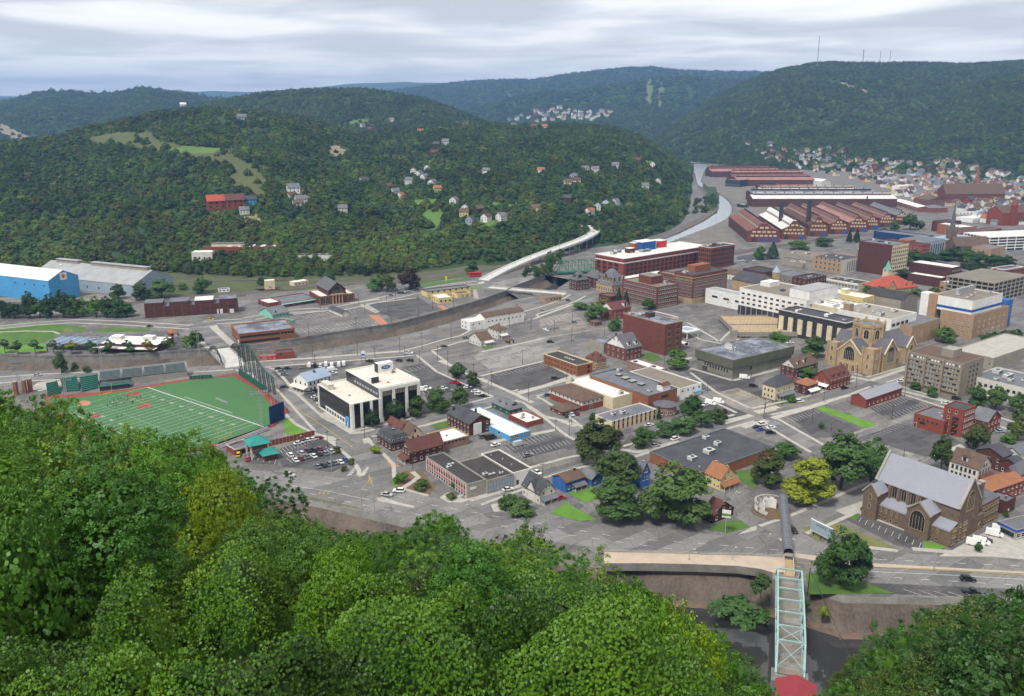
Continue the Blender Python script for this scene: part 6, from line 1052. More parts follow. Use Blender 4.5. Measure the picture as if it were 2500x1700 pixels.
house('brown_tudor_house','dark timbered house with brown roof behind orange-roofed house',8,(405,285),(470,330),(640,275),(470,410),wall='brickdark',roof='roofbrown',ridge='u',rise=4.5,gable='siding',dormers=[(1,.5,3,2.4),(1,.2,2,2)],chim=[(.95,.3)])
b=house('red_brick_row_house','red brick house with steep brown roof and stepped gables',8,(672,385),(750,440),(930,392),(752,512),wall='brickred',roof='roofmaroon',ridge='u',rise=5.5,dormers=[(1,.25,1.8,1.8),(1,.5,1.8,1.8),(1,.75,1.8,1.8)],porch=(0,.05,.95,3,2.2,'white'),chim=[(.6,.5)],wins=[(1,6,2,1,1.5,1,3.2,0,1,W_),(0,2,2,1,1.5,1,3.2,0,1,W_)])
b=house('brick_lodge','long low brick lodge with shallow grey-brown roof in the lot',8,(937,545),(1045,582),(1330,482),(1068,656),wall='brickred',roof='roofmetal',ridge='u',rise=2.2,cat='hall',wins=[(1,8,1,.8,1.2,1.2,1,.05,.95,W_)],lv=9)
b=bld('brick_annex_hall','low red brick hall with grey roof beside taller brick block','building',8,(1432,692),(1680,760),None,(1680,872),lu=18,wall='brickred',roof='roofgrey',wins=[(0,5,1,.9,1.1,4.2,1,.15,.9,D),(0,1,1,3,1.4,2.4,1,.55,.85,D)],units=[(.4,.3,1.6,1.4,1),(.6,.5,1.4,1.4,.9),(.5,.15,1.4,1.4,.9)],doors=[(0,.93,1.2,2.3,'framedark')])
b=bld('brick_tower_block','four storey red brick block with white framed windows','building',8,(1692,622),(1842,670),(1967,642),(1837,892),wall='brickred',roof='roofdark',wins=[(0,2,4,1.1,1.6,1.4,3.3,.2,.9,W_),(1,5,4,.9,1.5,1.4,3.3,.05,.95,W_)])
fe=MB()
for i in range(3):fe.box((-1.2,2,3+3.3*i),(-.02,5,3.15+3.3*i),M('steeldark'));fe.bar((-.6,2,3+3.3*i),(-.6,5,.2+3.3*i),.8,.12,M('steeldark'))
fe.build('fire_escape',b.root)
house('grey_gable_brick_house','red brick house with pale grey gable roof beside brick tower',8,(1962,700),(2030,765),(2125,715),None,h=7,wall='brickred',roof='roofgrey',ridge='v',rise=4.4)
house('cream_double_house','cream stone house with broad brown roof and porch','C',(1148,230),(1525,345),(1768,290),(1502,542),wall='siding',roof='roofbrown',ridge='v',rise=4.6,wins=[(0,6,2,1,1.7,1.0,3.1,.05,.95,dict(fr='framedark')),(1,4,2,.9,1.6,1.0,3.1,.05,.95,dict(fr='framedark')),(1,2,1,.8,1.2,6.9,1,.3,.7,dict(fr='framedark'))],porch=(1,.1,1,3,2.6,'roofmaroon'),dormers=[(0,.55,2.6,2)])
house('maroon_dark_house','dark maroon house with navy roof behind cream double house','C',(1540,70),(1840,195),(1970,140),None,h=7,wall='brickdark',roof='roofdark',ridge='u',rise=2.6,wins=[(0,3,2,.9,1.5,1,3),(1,2,2,.9,1.5,1,3)])
house('slate_dark_house','dark house with long navy lean roof at picture edge','C',(1830,215),(2030,310),(2160,270),None,h=5,wall='brickdark',roof='roofdark',ridge='u',rise=2)
house('grey_rear_house','low grey-roofed house behind the navy-roofed house','C',(1930,60),(2060,160),(2250,110),None,h=5,wall='siding',roof='roofgrey',ridge='u',rise=2.2)
house('barn_red_house','barn red house with grey gable roof at picture edge',8,(2172,1180),(2235,1215),(2400,1150),(2240,1330),wall='brickred',roof='roofgrey',ridge='u',rise=4.2,wins=[(0,2,2,1,1.4,1,3,0,1,W_),(1,4,2,1,1.4,1,3,0,1,W_)],porch=(1,.05,.95,3,2.2,'roofdark'))
b=house('orange_roof_brick_row','brick row with orange lean roof behind stone church','C',(1590,560),(1660,640),(1990,690),None,h=6.5,wall='brickred',roof='rooforange',ridge='u',rise=2,ang=30,lu=24,lv=9)
bld('maroon_box_house','plain maroon brick box house with grey flat roof behind stone church','house','C',(1665,670),(1890,765),(2005,700),(1890,935),wall='brickdark',roof='roofgrey',wins=[(1,1,1,.8,.8,1.4,1,.2,.4,W_)],units=[(.5,.3,.6,.6,1.2,'brick',1)])
b=bld('blue_trim_shop','low shop with blue fascia and grey roof at picture edge','shop','C',(1785,1010),(2010,1130),(2250,1000),None,h=4.2,wall='concrete',roof='roofgrey',ang=22,bands=[(3.2,.9,'bluepaint',.1)],wins=[(0,4,1,2,1.8,.7,1,.1,.95,D),(1,5,1,2,1.8,.7,1)])
bld('white_warehouse_office','pale blue-white warehouse front block by the road','warehouse','b',(232,462),(322,484),(436,448),(325,556),wall='white',roof='whiteroof',wins=[(0,2,2,1,1.2,1.4,3,.3,1,D),(1,3,1,1,1.1,4,1,0,1,D),(1,1,1,3.4,2.8,.05,1,.1,.3,dict(fr='frame',gl='siding',sill=False))])
house('white_warehouse','long white warehouse with brown gable roof beside river','b',(398,424),(437,449),(686,374),None,h=8.3,wall='white',roof='roofbrown',ridge='u',rise=2.4,wins=[(1,9,1,1,1,4.4,1,.05,.95,D)],cat='warehouse',over=.2)
house('cream_house_west','cream two storey house with brown roof, left one of the pair','b',(303,600),(405,630),(470,602),(406,682),wall='siding',roof='roofbrown',ridge='u',rise=3.8,chim=[(.2,.6)],porch=(1,.3,1,3,2.2,'siding'))
house('cream_house_east','cream two storey house with brown roof, right one of the pair','b',(455,530),(545,552),(604,532),(545,622),wall='siding',roof='roofbrown',rise=2.8,hip=True,chim=[(.6,.5)],porch=(1,.2,.9,3,2.2,'siding'))
house('brown_car_shed','tiny brown garage with white doors beside cream houses','b',(610,626),(636,638),(666,628),(637,658),wall='brickdark',roof='roofbrown',ridge='v',rise=1.2,wins=[(1,1,1,1.8,2,.1,1,.1,.9,dict(fr='frame',gl='white',sill=False))],cat='garage')
house('white_lot_hut','small white hut with grey roof alone in parking lots','b',(902,525),(955,540),(1020,520),(955,556),wall='white',roof='roofgrey',ridge='u',rise=1.2,cat='hut')
bld('tan_bridge_office','small tan building with grey flat roof by arch bridge','building','b',(858,272),(925,286),(1018,257),(925,326),wall='bricktan',roof='roofgrey',ang=30,wins=[(1,4,1,1.4,1.4,1.4,1,.3,1,D)])
house('red_church_house','red brick house with maroon roof and white gable among trees','c',(460,1090),(560,1150),(760,1090),None,h=8,wall='brickred',roof='roofmaroon',ridge='u',rise=4.5,dormers=[(1,.75,3.2,2.6)],gable='white',wins=[(1,4,2,1.3,1.8,1.2,3.6),(0,2,2,1.3,1.8,1.2,3.6)])
house('red_hut','little red hut with brown hip roof beside trees in the lot',3,(785,945),(840,957),(878,942),(842,987),wall='brickred',roof='roofbrown',rise=1.4,hip=True,cat='hut',ang=36.5)
# ================================================================== the steel mill
MA=R(-5);
def mill(label,k,L,Rr,base,eave,peak,length,roofm='rust',wall='rustdark',mon='rust',low=False,doors=1):
 a=G(k,L,base);c=G(k,Rr,base);w_=(c-a).dot(Vector((math.cos(MA),math.sin(MA),0)));he=zat(a,T(k,0,eave)[1]);hp=zat(a,T(k,0,peak)[1]);hm=he+(hp-he)*.62
 r=thing('mill_shed',label,'mill shed',a,MA,'gabled mill sheds')
 pf=[(0,0),(w_,0),(w_,he),(w_*.70,he+(hp-he)*.40),(w_*.68,hm),(w_*.59,hp-.4),(w_*.5,hp),(w_*.41,hp-.4),(w_*.32,hm),(w_*.30,he+(hp-he)*.40),(0,he)]
 m=MB();n=len(pf)
 m.add([(p[0],0,p[1])for p in pf],[tuple(range(n))],M('brick' if wall=='rustdark' else wall));m.add([(p[0],length,p[1])for p in pf],[tuple(range(n-1,-1,-1))],M(wall))
 for i,j in((1,2),(10,0)):m.add([(pf[i][0],0,pf[i][1]),(pf[i][0],length,pf[i][1]),(pf[j][0],length,pf[j][1]),(pf[j][0],0,pf[j][1])],[(0,1,2,3)],M(wall))
 for i,j in((3,4),(8,9)):m.add([(pf[i][0],0,pf[i][1]),(pf[i][0],length,pf[i][1]),(pf[j][0],length,pf[j][1]),(pf[j][0],0,pf[j][1])],[(0,1,2,3)],M('greyconc'))
 m.build('wall',r)
 m=MB()
 for i,j in((2,3),(9,10)):m.add([(pf[i][0]+(.4 if i==2 else 0),-.4,pf[i][1]+.1),(pf[i][0]+(.4 if i==2 else 0),length,pf[i][1]+.1),(pf[j][0]-(.4 if j==10 else 0),length,pf[j][1]+.1),(pf[j][0]-(.4 if j==10 else 0),-.4,pf[j][1]+.1)],[(0,1,2,3)],M(roofm))
 m.build('roof',r);m=MB()
 for i,j in((4,5),(5,6),(6,7),(7,8)):m.add([(pf[i][0],-.4,pf[i][1]+.12),(pf[i][0],length,pf[i][1]+.12),(pf[j][0],length,pf[j][1]+.12),(pf[j][0],-.4,pf[j][1]+.12)],[(0,1,2,3)],M(mon))
 m.build('monitor_roof',r)
 for row,(z,x0,x1,nn)in enumerate(((he*.18,.08,.92,5),(he*.52,.08,.92,6),(he*.88,.12,.88,5),(hm-2.6,.34,.66,2))):
  if row==0 and doors:continue
  for i in range(nn):
   x=w_*(x0+(x1-x0)*(i+.5)/nn);obj('window',win_mesh(w_*(x1-x0)/nn*.74,2.3,'rustdark','cream',False),r,(x,-.02,z))
 if doors:
  for i in range(doors+1):m=MB();m.box((-2.6,-.15,0),(2.6,-.004,5.4),M('bluestripe' if i else 'steeldark'));m.build('door',r,(w_*(.2+.6*i/max(1,doors)),0,0))
 for i in range(int(length/9)):m=MB();m.lathe([(.9,0),(.9,1.3),(1.3,1.5),(1.1,2.2),(.1,2.5)],M('steeldark'),6);m.build('roof_vent',r,(w_*.5,6+9*i,hp))
 return r
mill('mill shed nearest the river, widest brick gable with many cream panes','m',855,1215,935,815,722,150,'rust',doors=2)
mill('mill shed with white patched roof between two black stacks','m',1238,1520,905,792,692,150,'whiteroof',mon='whiteroof')
mill('low dark mill shed right of the second stack','m',1545,1760,872,745,650,160,'rustdark',wall='rustdark')
mill('fourth mill shed gable from the river, no dark stack before it','m',1782,1992,845,735,672,190)
mill('fifth mill shed gable from the river, behind a tall conifer','m',2000,2215,820,715,642,185,'rustpink')
mill('sixth mill shed from the river with dark blue doorway','f',297,447,820,715,652,170)
mill('seventh mill shed from the river, plain rust gable','f',450,640,790,685,630,150)
mill('mill shed farthest from the river with grey roof','f',640,790,762,652,606,125,'roofgrey',mon='roofgrey')
for nm,k,x,yb,yt,rr in(('black smokestack nearest the river among mill sheds','m',1222,840,475,2.7),('black smokestack between the white roof and the fourth shed','m',1532,845,455,2.9),('slender smokestack among right-hand mill roofs','m',2200,610,415,1.2)):
 g=G(k,x,yb);z=zat(g,T(k,0,yt)[1]);s=thing('smokestack',nm,'smokestack',g,0,'mill smokestacks');m=MB();m.lathe([(rr*1.12,0),(rr,z*.3),(rr*.92,z),(rr*.7,z),(rr*.7,z-1)],M('steeldark'),12);m.build('stack',s);m=MB();m.lathe([(rr*1.05,z*.6),(rr*1.05,z*.6+.5),(rr*.9,z*.6+.5)],M('rustdark'),12);m.build('ring',s)
def long_shed(label,k,Lx,Rx,eave,h,width,rise,roofm,wallm='rustdark',ang=0):
 a=G(k,Lx,eave,h);L=(G(k,Rx,eave,h)-a).length;r=thing('rolling_mill_shed',label,'mill shed',(a.x,a.y,0),R(ang),'long rolling mill sheds');house_geo(r,L,width,h,wallm,roofm,'u',rise,over=.2)
 m=MB();m.box((L*.02,width/2-2.2,h+rise-1),(L*.98,width/2+2.2,h+rise+2.2),M(wallm));m.box((L*.02,width/2-2.9,h+rise+2.203),(L*.98,width/2+2.9,h+rise+2.7),M(roofm));m.build('roof_monitor',r)
 for i in range(int(L/16)):m=MB();m.lathe([(.8,0),(.8,1.4),(1.3,1.6),(.1,2.6)],M('steeldark'),6);m.build('roof_vent',r,(8+16*i,width*.5,h+rise+2.7))
 return r
long_shed('long white-roofed shed crossing behind the brick gables','m',920,2560,445,13,34,5,'whiteroof')
long_shed('grey patched roof shed behind the long white roof','m',900,2330,385,13,34,4,'roofpatch')
long_shed('cream-roofed long shed farther back','m',1005,2110,352,13,30,4,'creamroof')
long_shed('rust-brown low shed with orange roof','m',1200,1610,300,10,22,4,'rust')
long_shed('dark maroon shed left of orange roof','m',985,1300,298,10,22,3,'rustdark')
long_shed('wide faded pink shed near the bend of the river','m',740,1640,232,12,40,5,'rustpink',ang=2)
long_shed('red-brown shed before the pink roofs','m',690,1560,195,13,40,5,'rust',ang=3)
long_shed('pink long shed second from the far end','m',700,1520,160,13,50,5,'rustpink',ang=3)
long_shed('farthest pink long shed beside the river','m',455,1260,135,13,55,5,'rustpink',ang=4)
long_shed('rearmost maroon shed at valley head','m',460,1150,112,14,50,5,'rust',ang=5)
a=thing('white_diagonal_shed','bright white sloping roof shed at mill edge','mill shed',G('m',1800,300,0),R(118));house_geo(a,120,26,10,'siding','white','u',4)
bld('black_mill_house','black mill building with grey roof near river bend','mill building','m',(528,190),(610,225),(775,235),(612,300),wall='steeldark',roof='roofgrey',ang='BC',lv=40,wins=[(1,5,1,3,2,3,1)])
bld('dark_crane_house','small dark gabled crane house left of mill sheds','mill building','m',(800,478),(815,510),(875,505),(815,545),wall='steeldark',roof='siding',ang='BC',lv=14,wins=[(1,2,1,2,2,3,1)])
# ================================================================== houses on the hillsides and across the far town
def hit(px,py,y0=700.,y1=9000.):
 d=ray(px,py);Y=np.geomspace(y0,y1,900);zr=CAMH+d[2]/d[1]*Y;x=d[0]/d[1]*Y;zl=np.maximum(land(x,Y),0.)
 i=int(np.argmax(zl>=zr));return Vector((x[i],Y[i],zl[i]))
HOUSEP=[]
for b_ in(MILLB,SHEDB):
 for f in(0.,.33,.66,1.):q=b_.o+b_.u*(b_.lu*f);HOUSEP.append((q.x,q.y+4,15))
HP={}
def small_house(wall,roof,L=11,W=8.5,H=5.6,rise=3.6,hip=False):
 k=(wall,roof,L,W,hip)
 if k not in HP:
  w=MB();w.box((-L/2,-W/2,-5),(L/2,W/2,H),M(wall),skip=('t','b'))
  if hip:r=roof_hip(L,W,H,rise,M(roof))
  else:
   r=roof_gable(L,W,H,rise,M(roof));
   for x in(-L/2,L/2):w.add([(x,-W/2,H),(x,W/2,H),(x,0,H+rise)],[(0,1,2)if x>0 else(2,1,0)],M(wall))
  r.v=[(v[0]-L/2,v[1]-W/2,v[2])for v in r.v]
  c=MB();c.box((L*.2-.4,-.4,H+rise*.5),(L*.2+.4,.4,H+rise+1.2),M('brickdark'))
  HP[k]=(w.mesh('wall'),r.mesh('roof'),c.mesh('chimney'),L,W,H)
 return HP[k]
def put_house(loc,rz,proto,label,group=None,s=1.0,wins=True,name='house'):
 w,r,c,L,W,H=proto;e=obj(name,None,None,loc,(0,0,rz),(s,s,s));tag(e,label,'house',group);obj('wall',w,e);obj('chimney',c,obj('roof',r,e))
 if wins:
  for z in(1.0,3.6):
   for x in(-.33,0,.33):obj('window',win_mesh(1.0,1.5,'framedark','glass',False),e,(L*x,-W/2-.02,z))
   for y in(-.22,.22):obj('window',win_mesh(1.0,1.5,'framedark','glass',False),e,(-L/2-.02,W*y,z),FR[0])
 HOUSEP.append((loc[0],loc[1],8*s));return e
HL=[(1000,712,'white','roofgrey',0,'white house with grey roof alone in mid-hill trees'),(900,1022,'greyblue','roofdark',1,'pale blue gabled house, left of three above the viaduct'),(1000,1008,'white','roofmaroon',1,'white gabled house with maroon roof, middle of three above the viaduct'),(1095,1005,'white','roofgrey',1,'white gabled house with grey roof, right of three above the viaduct'),(868,945,'white','roofdark',1,'white house behind the pale blue gabled one'),(798,900,'white','roofgrey',1,'white house at the top of the row of gables'),(860,975,'yellow','roofbrown',0,'small yellow house beside white gables'),(950,955,'brickdark','roofbrown',1,'dark brown house among white gables'),(692,826,'yellow','rooforange',0,'yellow house with orange roof on the hill lane'),(462,870,'white','rooforange',1,'white house with tan roof at lane bottom'),(385,812,'brick','roofbrown',1,'brick house pair at lane bend'),(425,842,'white','roofgrey',1,'white house beside brick pair at lane bend'),(545,708,'siding','roofbrown',1,'first house from the bottom of the steep lane row'),(578,728,'white','roofgrey',1,'second house of the steep lane row'),(612,748,'white','roofgrey',1,'third house of the steep lane row'),(515,770,'siding','roofgrey',0,'grey house below the steep lane row'),(632,690,'white','roofbrown',1,'white house above the steep lane row'),(660,785,'white','roofgrey',1,'white house right of the steep lane'),(1312,950,'yellow','roofbrown',0,'cream house with brown roof in trees'),(1345,706,'white','rooforange',0,'white house with tan roof high in trees'),(1512,784,'cream','roofbrown',0,'cream house below blue-grey one in trees'),(1568,774,'white','roofmaroon',0,'white house with red roof in trees'),(1550,745,'greyblue','roofgrey',1,'blue-grey tall house in trees'),(1625,698,'siding','roofgrey',0,'grey house on right-hand hill road'),(1685,698,'white','roofgrey',0,'white house on right-hand hill road'),(1812,672,'white','roofgrey',0,'tiny white house near hill shoulder'),(1950,645,'brickred','roofmaroon',0,'red house at hill shoulder'),(2045,668,'white','roofgrey',1,'white house at hill shoulder edge'),(2082,770,'white','roofgrey',1,'tall white house on slope above river'),(2000,805,'siding','roofgrey',0,'grey house on slope above river'),(1650,968,'white','rooforange',1,'orange-gabled house lowest above the tracks'),(1700,938,'siding','roofblue',1,'pale roofed row house above the tracks'),(1748,922,'siding','roofblue',1,'second pale roofed row house above the tracks'),(1812,908,'white','roofgrey',1,'white house at end of pale row'),(1512,886,'brickdark','roofdark',0,'dark long house in trees above viaduct'),(1172,420,'siding','roofgrey',0,'grey house on the hilltop skyline'),(1300,425,'siding','roofbrown',0,'low house on the hilltop skyline'),(1368,428,'white','rooforange',0,'orange roofed house on the hilltop skyline'),(872,418,'siding','roofbrown',0,'tan house near hilltop road'),(585,458,'siding','rooforange',0,'tan roofed house at head of the hollow'),(405,384,'siding','rooforange',0,'pink roofed house beyond the meadow'),(220,424,'white','roofgrey',1,'white house beside upper meadow'),(268,444,'brickred','roofmaroon',0,'maroon house beside upper meadow'),(672,598,'brickred','roofmaroon',0,'red brick block on hill street'),(742,526,'siding','roofgrey',0,'grey house by hill street'),(688,545,'brickdark','roofdark',0,'dark long building by hill street'),(228,770,'greyblue','roofdark',1,'blue-grey house in trees left of lane'),(95,955,'siding','roofgrey',0,'half-hidden grey house in lower trees')]
for i,(x,y,wl,rf,g,lab)in enumerate(HL):
 p=hit(*T('h',x,y));put_house(p,R(-25+(i*37)%50)+(R(60)if g else 0),small_house(wl,rf,11,9),lab+', hillside',s=1.0 if p.y<1500 else 1.15)
for x,y,wl,rf,lab,s in((1850,832,'white','roofgrey','tall white gabled house on the left hill',1.25),(1843,865,'white','roofmaroon','small white house below tall white one on left hill',.8),(1898,898,'white','roofgrey','white gabled house beside drive on left hill',1.1),(1880,925,'white','roofbrown','long white garage on left hill',1.0),(1525,378,'greyblue','roofgrey','pale house on top of left hill',1.3),(1155,290,'white','white','white hall on far left skyline',2.0),(1365,930,'brickred','roofred','red barn with pink roof below power lines',1.7),(1480,925,'brickred','roofmaroon','maroon barn below power lines',1.7),(1540,965,'siding','roofgrey','white shed beside maroon barn',.9),(1580,905,'bluewall','roofdark','blue shed behind maroon barn',1.1)):
 put_house(hit(*T('g',x,y)),R(25),small_house(wl,rf,12,9),lab,s=s)
FARP=[('white','roofgrey'),('siding','roofbrown'),('cream','roofmaroon'),('white','roofdark'),('white','rooforange'),('greyblue','roofgrey'),('brickred','roofdark'),('yellow','roofbrown'),('white','roofbrown'),('cream','roofgrey'),('white','roofmaroon'),('siding','roofgrey')]
def words_of(w):return{'white':'white','siding':'pale grey','cream':'cream','greyblue':'blue-grey','brickred':'red brick','yellow':'yellow','mint':'pale green'}[w]
placed=[]
def town(poly,n,step,s0,s1,where,grp):
 xs=[p[0]for p in poly];ys=[p[1]for p in poly];k=0
 for _ in range(n*14):
  if k>=n:break
  px,py=random.uniform(min(xs),max(xs)),random.uniform(min(ys),max(ys))
  if not inside(poly,px,py):continue
  p=hit(px,py)
  if any((p.x-q[0])**2+(p.y-q[1])**2<step*step for q in placed):continue
  placed.append((p.x,p.y));wl,rf=random.choice(FARP);k+=1
  put_house(p,R(random.choice((22,112))+random.uniform(-6,6)),small_house(wl,rf,11,8.5),'small '+words_of(wl)+' house with '+rf[4:]+' roof '+where,grp+', '+words_of(wl)+' with '+rf[4:]+' roof',random.uniform(s0,s1),wins=False)
town([(1815,352),(1870,352),(1960,368),(2045,362),(2090,392),(2200,398),(2290,392),(2370,398),(2400,415),(2500,432),(2500,505),(2440,500),(2330,478),(2240,462),(2150,452),(2090,440),(2010,425),(1950,410),(1870,392)],215,13.5,.85,1.25,'in the crowded valley neighbourhood beyond the mill','valley neighbourhood houses')
town([(1310,272),(1350,262),(1420,275),(1500,272),(1500,285),(1420,298),(1300,300),(1230,296)],38,26,1.5,2.2,'in the distant blue valley suburb','distant suburb houses')
town([(2420,440),(2500,440),(2500,560),(2420,520)],26,15,.9,1.3,'at the right end of the valley town','east end houses')
town([(2150,455),(2330,480),(2500,505),(2500,560),(2400,545),(2310,505),(2190,478)],48,15,.9,1.35,'between the far churches and the mill','houses near the far churches')
# ================================================================== trees
def qmesh(name,V,mats,smooth=False,tri=False):
 """V: (n,4,3) quads"""
 n=len(V);me=bpy.data.meshes.new(name);me.vertices.add(n*4);me.vertices.foreach_set('co',V.reshape(-1).astype(np.float32))
 me.loops.add(n*4);me.loops.foreach_set('vertex_index',np.arange(n*4,dtype=np.int32));me.polygons.add(n)
 me.polygons.foreach_set('loop_start',np.arange(0,n*4,4,dtype=np.int32));me.polygons.foreach_set('loop_total',np.full(n,4,np.int32))
 for m in mats:me.materials.append(m)
 me.update();me.validate();return me
def unit(v):return v/np.maximum(np.linalg.norm(v,axis=-1,keepdims=True),1e-6)
def kites(c,nrm,L,W,rng,droop=0.0):
 """leaf-shaped faces at c, facing nrm"""
 n=len(c);t=unit(np.cross(nrm,rng.normal(size=(n,3))));t[:,2]-=droop;t=unit(t);s=unit(np.cross(nrm,t));L=L[:,None];W=W[:,None]
 up=unit(np.cross(t,s));k=L*.12
 return np.stack([c-t*L*.5,c+s*W*.5+up*k-t*L*.08,c+t*L*.5,c-s*W*.5+up*k-t*L*.08],1)
def crown(seed,H,W,base,lobes,clumps,per,leaf,clump_r=.16,core=True,droop=.3,outn=.9,cs=(60,.16),jit=.45):
 rng=np.random.default_rng(seed);ch=H-base;cen=[];rad=[]
 for i in range(lobes):
  a=2*math.pi*(i+rng.uniform(-.3,.3))/lobes;lv=rng.uniform(.14,.66)if i else .62
  r=W*.5*rng.uniform(.36,.52);d=(W*.5-r)*rng.uniform(.75,1.05)*(1 if lv<.6 else .6)
  cen.append((math.cos(a)*d,math.sin(a)*d,base+ch*lv));rad.append((r,r,min(r*rng.uniform(.75,1.05),ch*.38)))
 cen.append((0,0,base+ch*.66));rad.append((W*.27,W*.27,ch*.34));cen=np.array(cen);rad=np.array(rad)
 li=rng.integers(0,len(cen),clumps);d=unit(rng.normal(size=(clumps,3))*[1,1,.9]+[0,0,.35])
 cc=cen[li]+d*rad[li]*rng.uniform(.82,1.06,(clumps,1));cn=unit(d+[0,0,.25])
 inn=np.ones(clumps,bool)
 for j in range(len(cen)):inn&=~((np.sum(((cc-cen[j])/rad[j])**2,1)<.62)&(li!=j))
 cc,cn=cc[inn],cn[inn];n=len(cc);cr=W*clump_r*rng.uniform(.6,1.25,n)
 p=unit(rng.normal(size=(n,per,3)))*(rng.uniform(0,1,(n,per,1))**.45)*cr[:,None,None]*[1,1,.62]
 pos=cc[:,None]+p;nr=unit(cn[:,None]*outn+unit(p)*.7+[0,0,.3]+rng.normal(size=(n,per,3))*jit)
 pos=pos.reshape(-1,3);nr=nr.reshape(-1,3);L=leaf*rng.uniform(.65,1.3,len(pos))
 q=[kites(pos,nr,L,L*rng.uniform(.6,.85,len(pos)),rng,droop)]
 if core:
  k=cs[0]*len(cen)//3;li=rng.integers(0,len(cen),k);d=unit(rng.normal(size=(k,3)));pc=cen[li]+d*rad[li]*.72
  q.append(kites(pc,d,np.full(k,W*cs[1]),np.full(k,W*cs[1]),rng))
 return np.concatenate(q),cen
def trunk_mesh(H,base,cen,r=.03,seed=0):
 b=MB();rr=H*r;rng=random.Random(seed);top=Vector((0,0,base+(H-base)*.45));mid=Vector((rng.uniform(-.02,.02)*H,rng.uniform(-.02,.02)*H,top.z*.55))
 b.tube((0,0,-.6),mid,rr*1.15,M('bark'),7,rr*.85);b.tube(mid,top,rr*.85,M('bark'),6,rr*.45)
 for c in cen:s=mid.lerp(top,rng.uniform(.1,.8));b.tube(s,Vector(c).lerp(s,.25),rr*.42,M('bark'),5,rr*.14,caps=False)
 return b.mesh('trunk')
TP={}
def proto(key,H,W,base,cw,trunk_r=.022,seed=0):
 TP[key]=(cw[0],trunk_mesh(H,base,cw[1],trunk_r,seed),H,W)
for i,(W,bs,lb)in enumerate(((9.5,.9,9),(8.4,1.1,8),(10.5,.8,10),(7.6,.8,8))):
 c=crown(10+i,12,W,bs,lb,330,42,.44,.085,cs=(160,.09));proto(('mid',i),12,W,bs,(qmesh('crown',c[0],[M('leaf_mid')]),c[1]),seed=i)
c=crown(21,12,6.2,2.0,4,130,24,.6,.12);proto(('young',0),12,6.2,2,(qmesh('crown',c[0],[M('leaf_light')]),c[1]),.014)
rng=np.random.default_rng(5);hh=rng.uniform(.06,1,2600)**.8;an=rng.uniform(0,6.283,2600);rr=(1-hh)*2.7*rng.uniform(.55,1.08,2600)+.15
pc=np.stack([np.cos(an)*rr,np.sin(an)*rr,hh*12],1);nn=unit(np.stack([np.cos(an),np.sin(an),np.full_like(an,.6)],1)+rng.normal(size=(2600,3))*.35)
proto(('conifer',0),12,5.6,1,(qmesh('crown',kites(pc,nn,np.full(2600,.75),np.full(2600,.42),rng,.9),[M('leaf_blue')]),np.array([[0,0,8.0]])),.016)
c=crown(23,3,4,.1,4,90,24,.34,.12);proto(('shrub',0),3,4,.2,(qmesh('crown',c[0],[M('leaf_mid')]),np.array([[.6,0,1.2],[-.5,.4,1.3]])),.02)
MIDN=[0]
def plant(loc,H,W,kind='mid',leaf='leaf_mid',label=None,cat='tree',group=None,name='tree',rz=None):
 if kind=='mid':MIDN[0]+=1;kind=('mid',MIDN[0]%4)
 elif isinstance(kind,str):kind=(kind,0)
 cm,tm,H0,W0=TP[kind];sw=W/W0;sh=H/H0
 e=obj(name,None,None,loc,(0,0,random.uniform(0,6.28)if rz is None else rz),(sw,sw,sh));tag(e,label,cat,group)
 obj('trunk',tm,e);c=obj('crown',cm,e);c.material_slots[0].link='OBJECT';c.material_slots[0].material=M(leaf)
 return e
def tree(k,bx,by,top,x0,x1,leaf,label,kind='mid',name='tree',cat='tree',z=0.0,group=None):
 g=G(k,bx,by,z);H=zat(g,T(k,0,top)[1])-z;q=TL[k][2];sc_=FPX/math.hypot(g.y,CAMH-z);W=(x1-x0)/q/sc_
 plant(g,max(1.2,H),max(1.2,W),kind,leaf,label,cat,group,name)
LM={'d':'leaf_mid','m':'leaf_town','l':'leaf_light','y':'leaf_yellow','o':'leaf_olive','a':'leaf_orange','r':'leaf_red','b':'leaf_blue'}
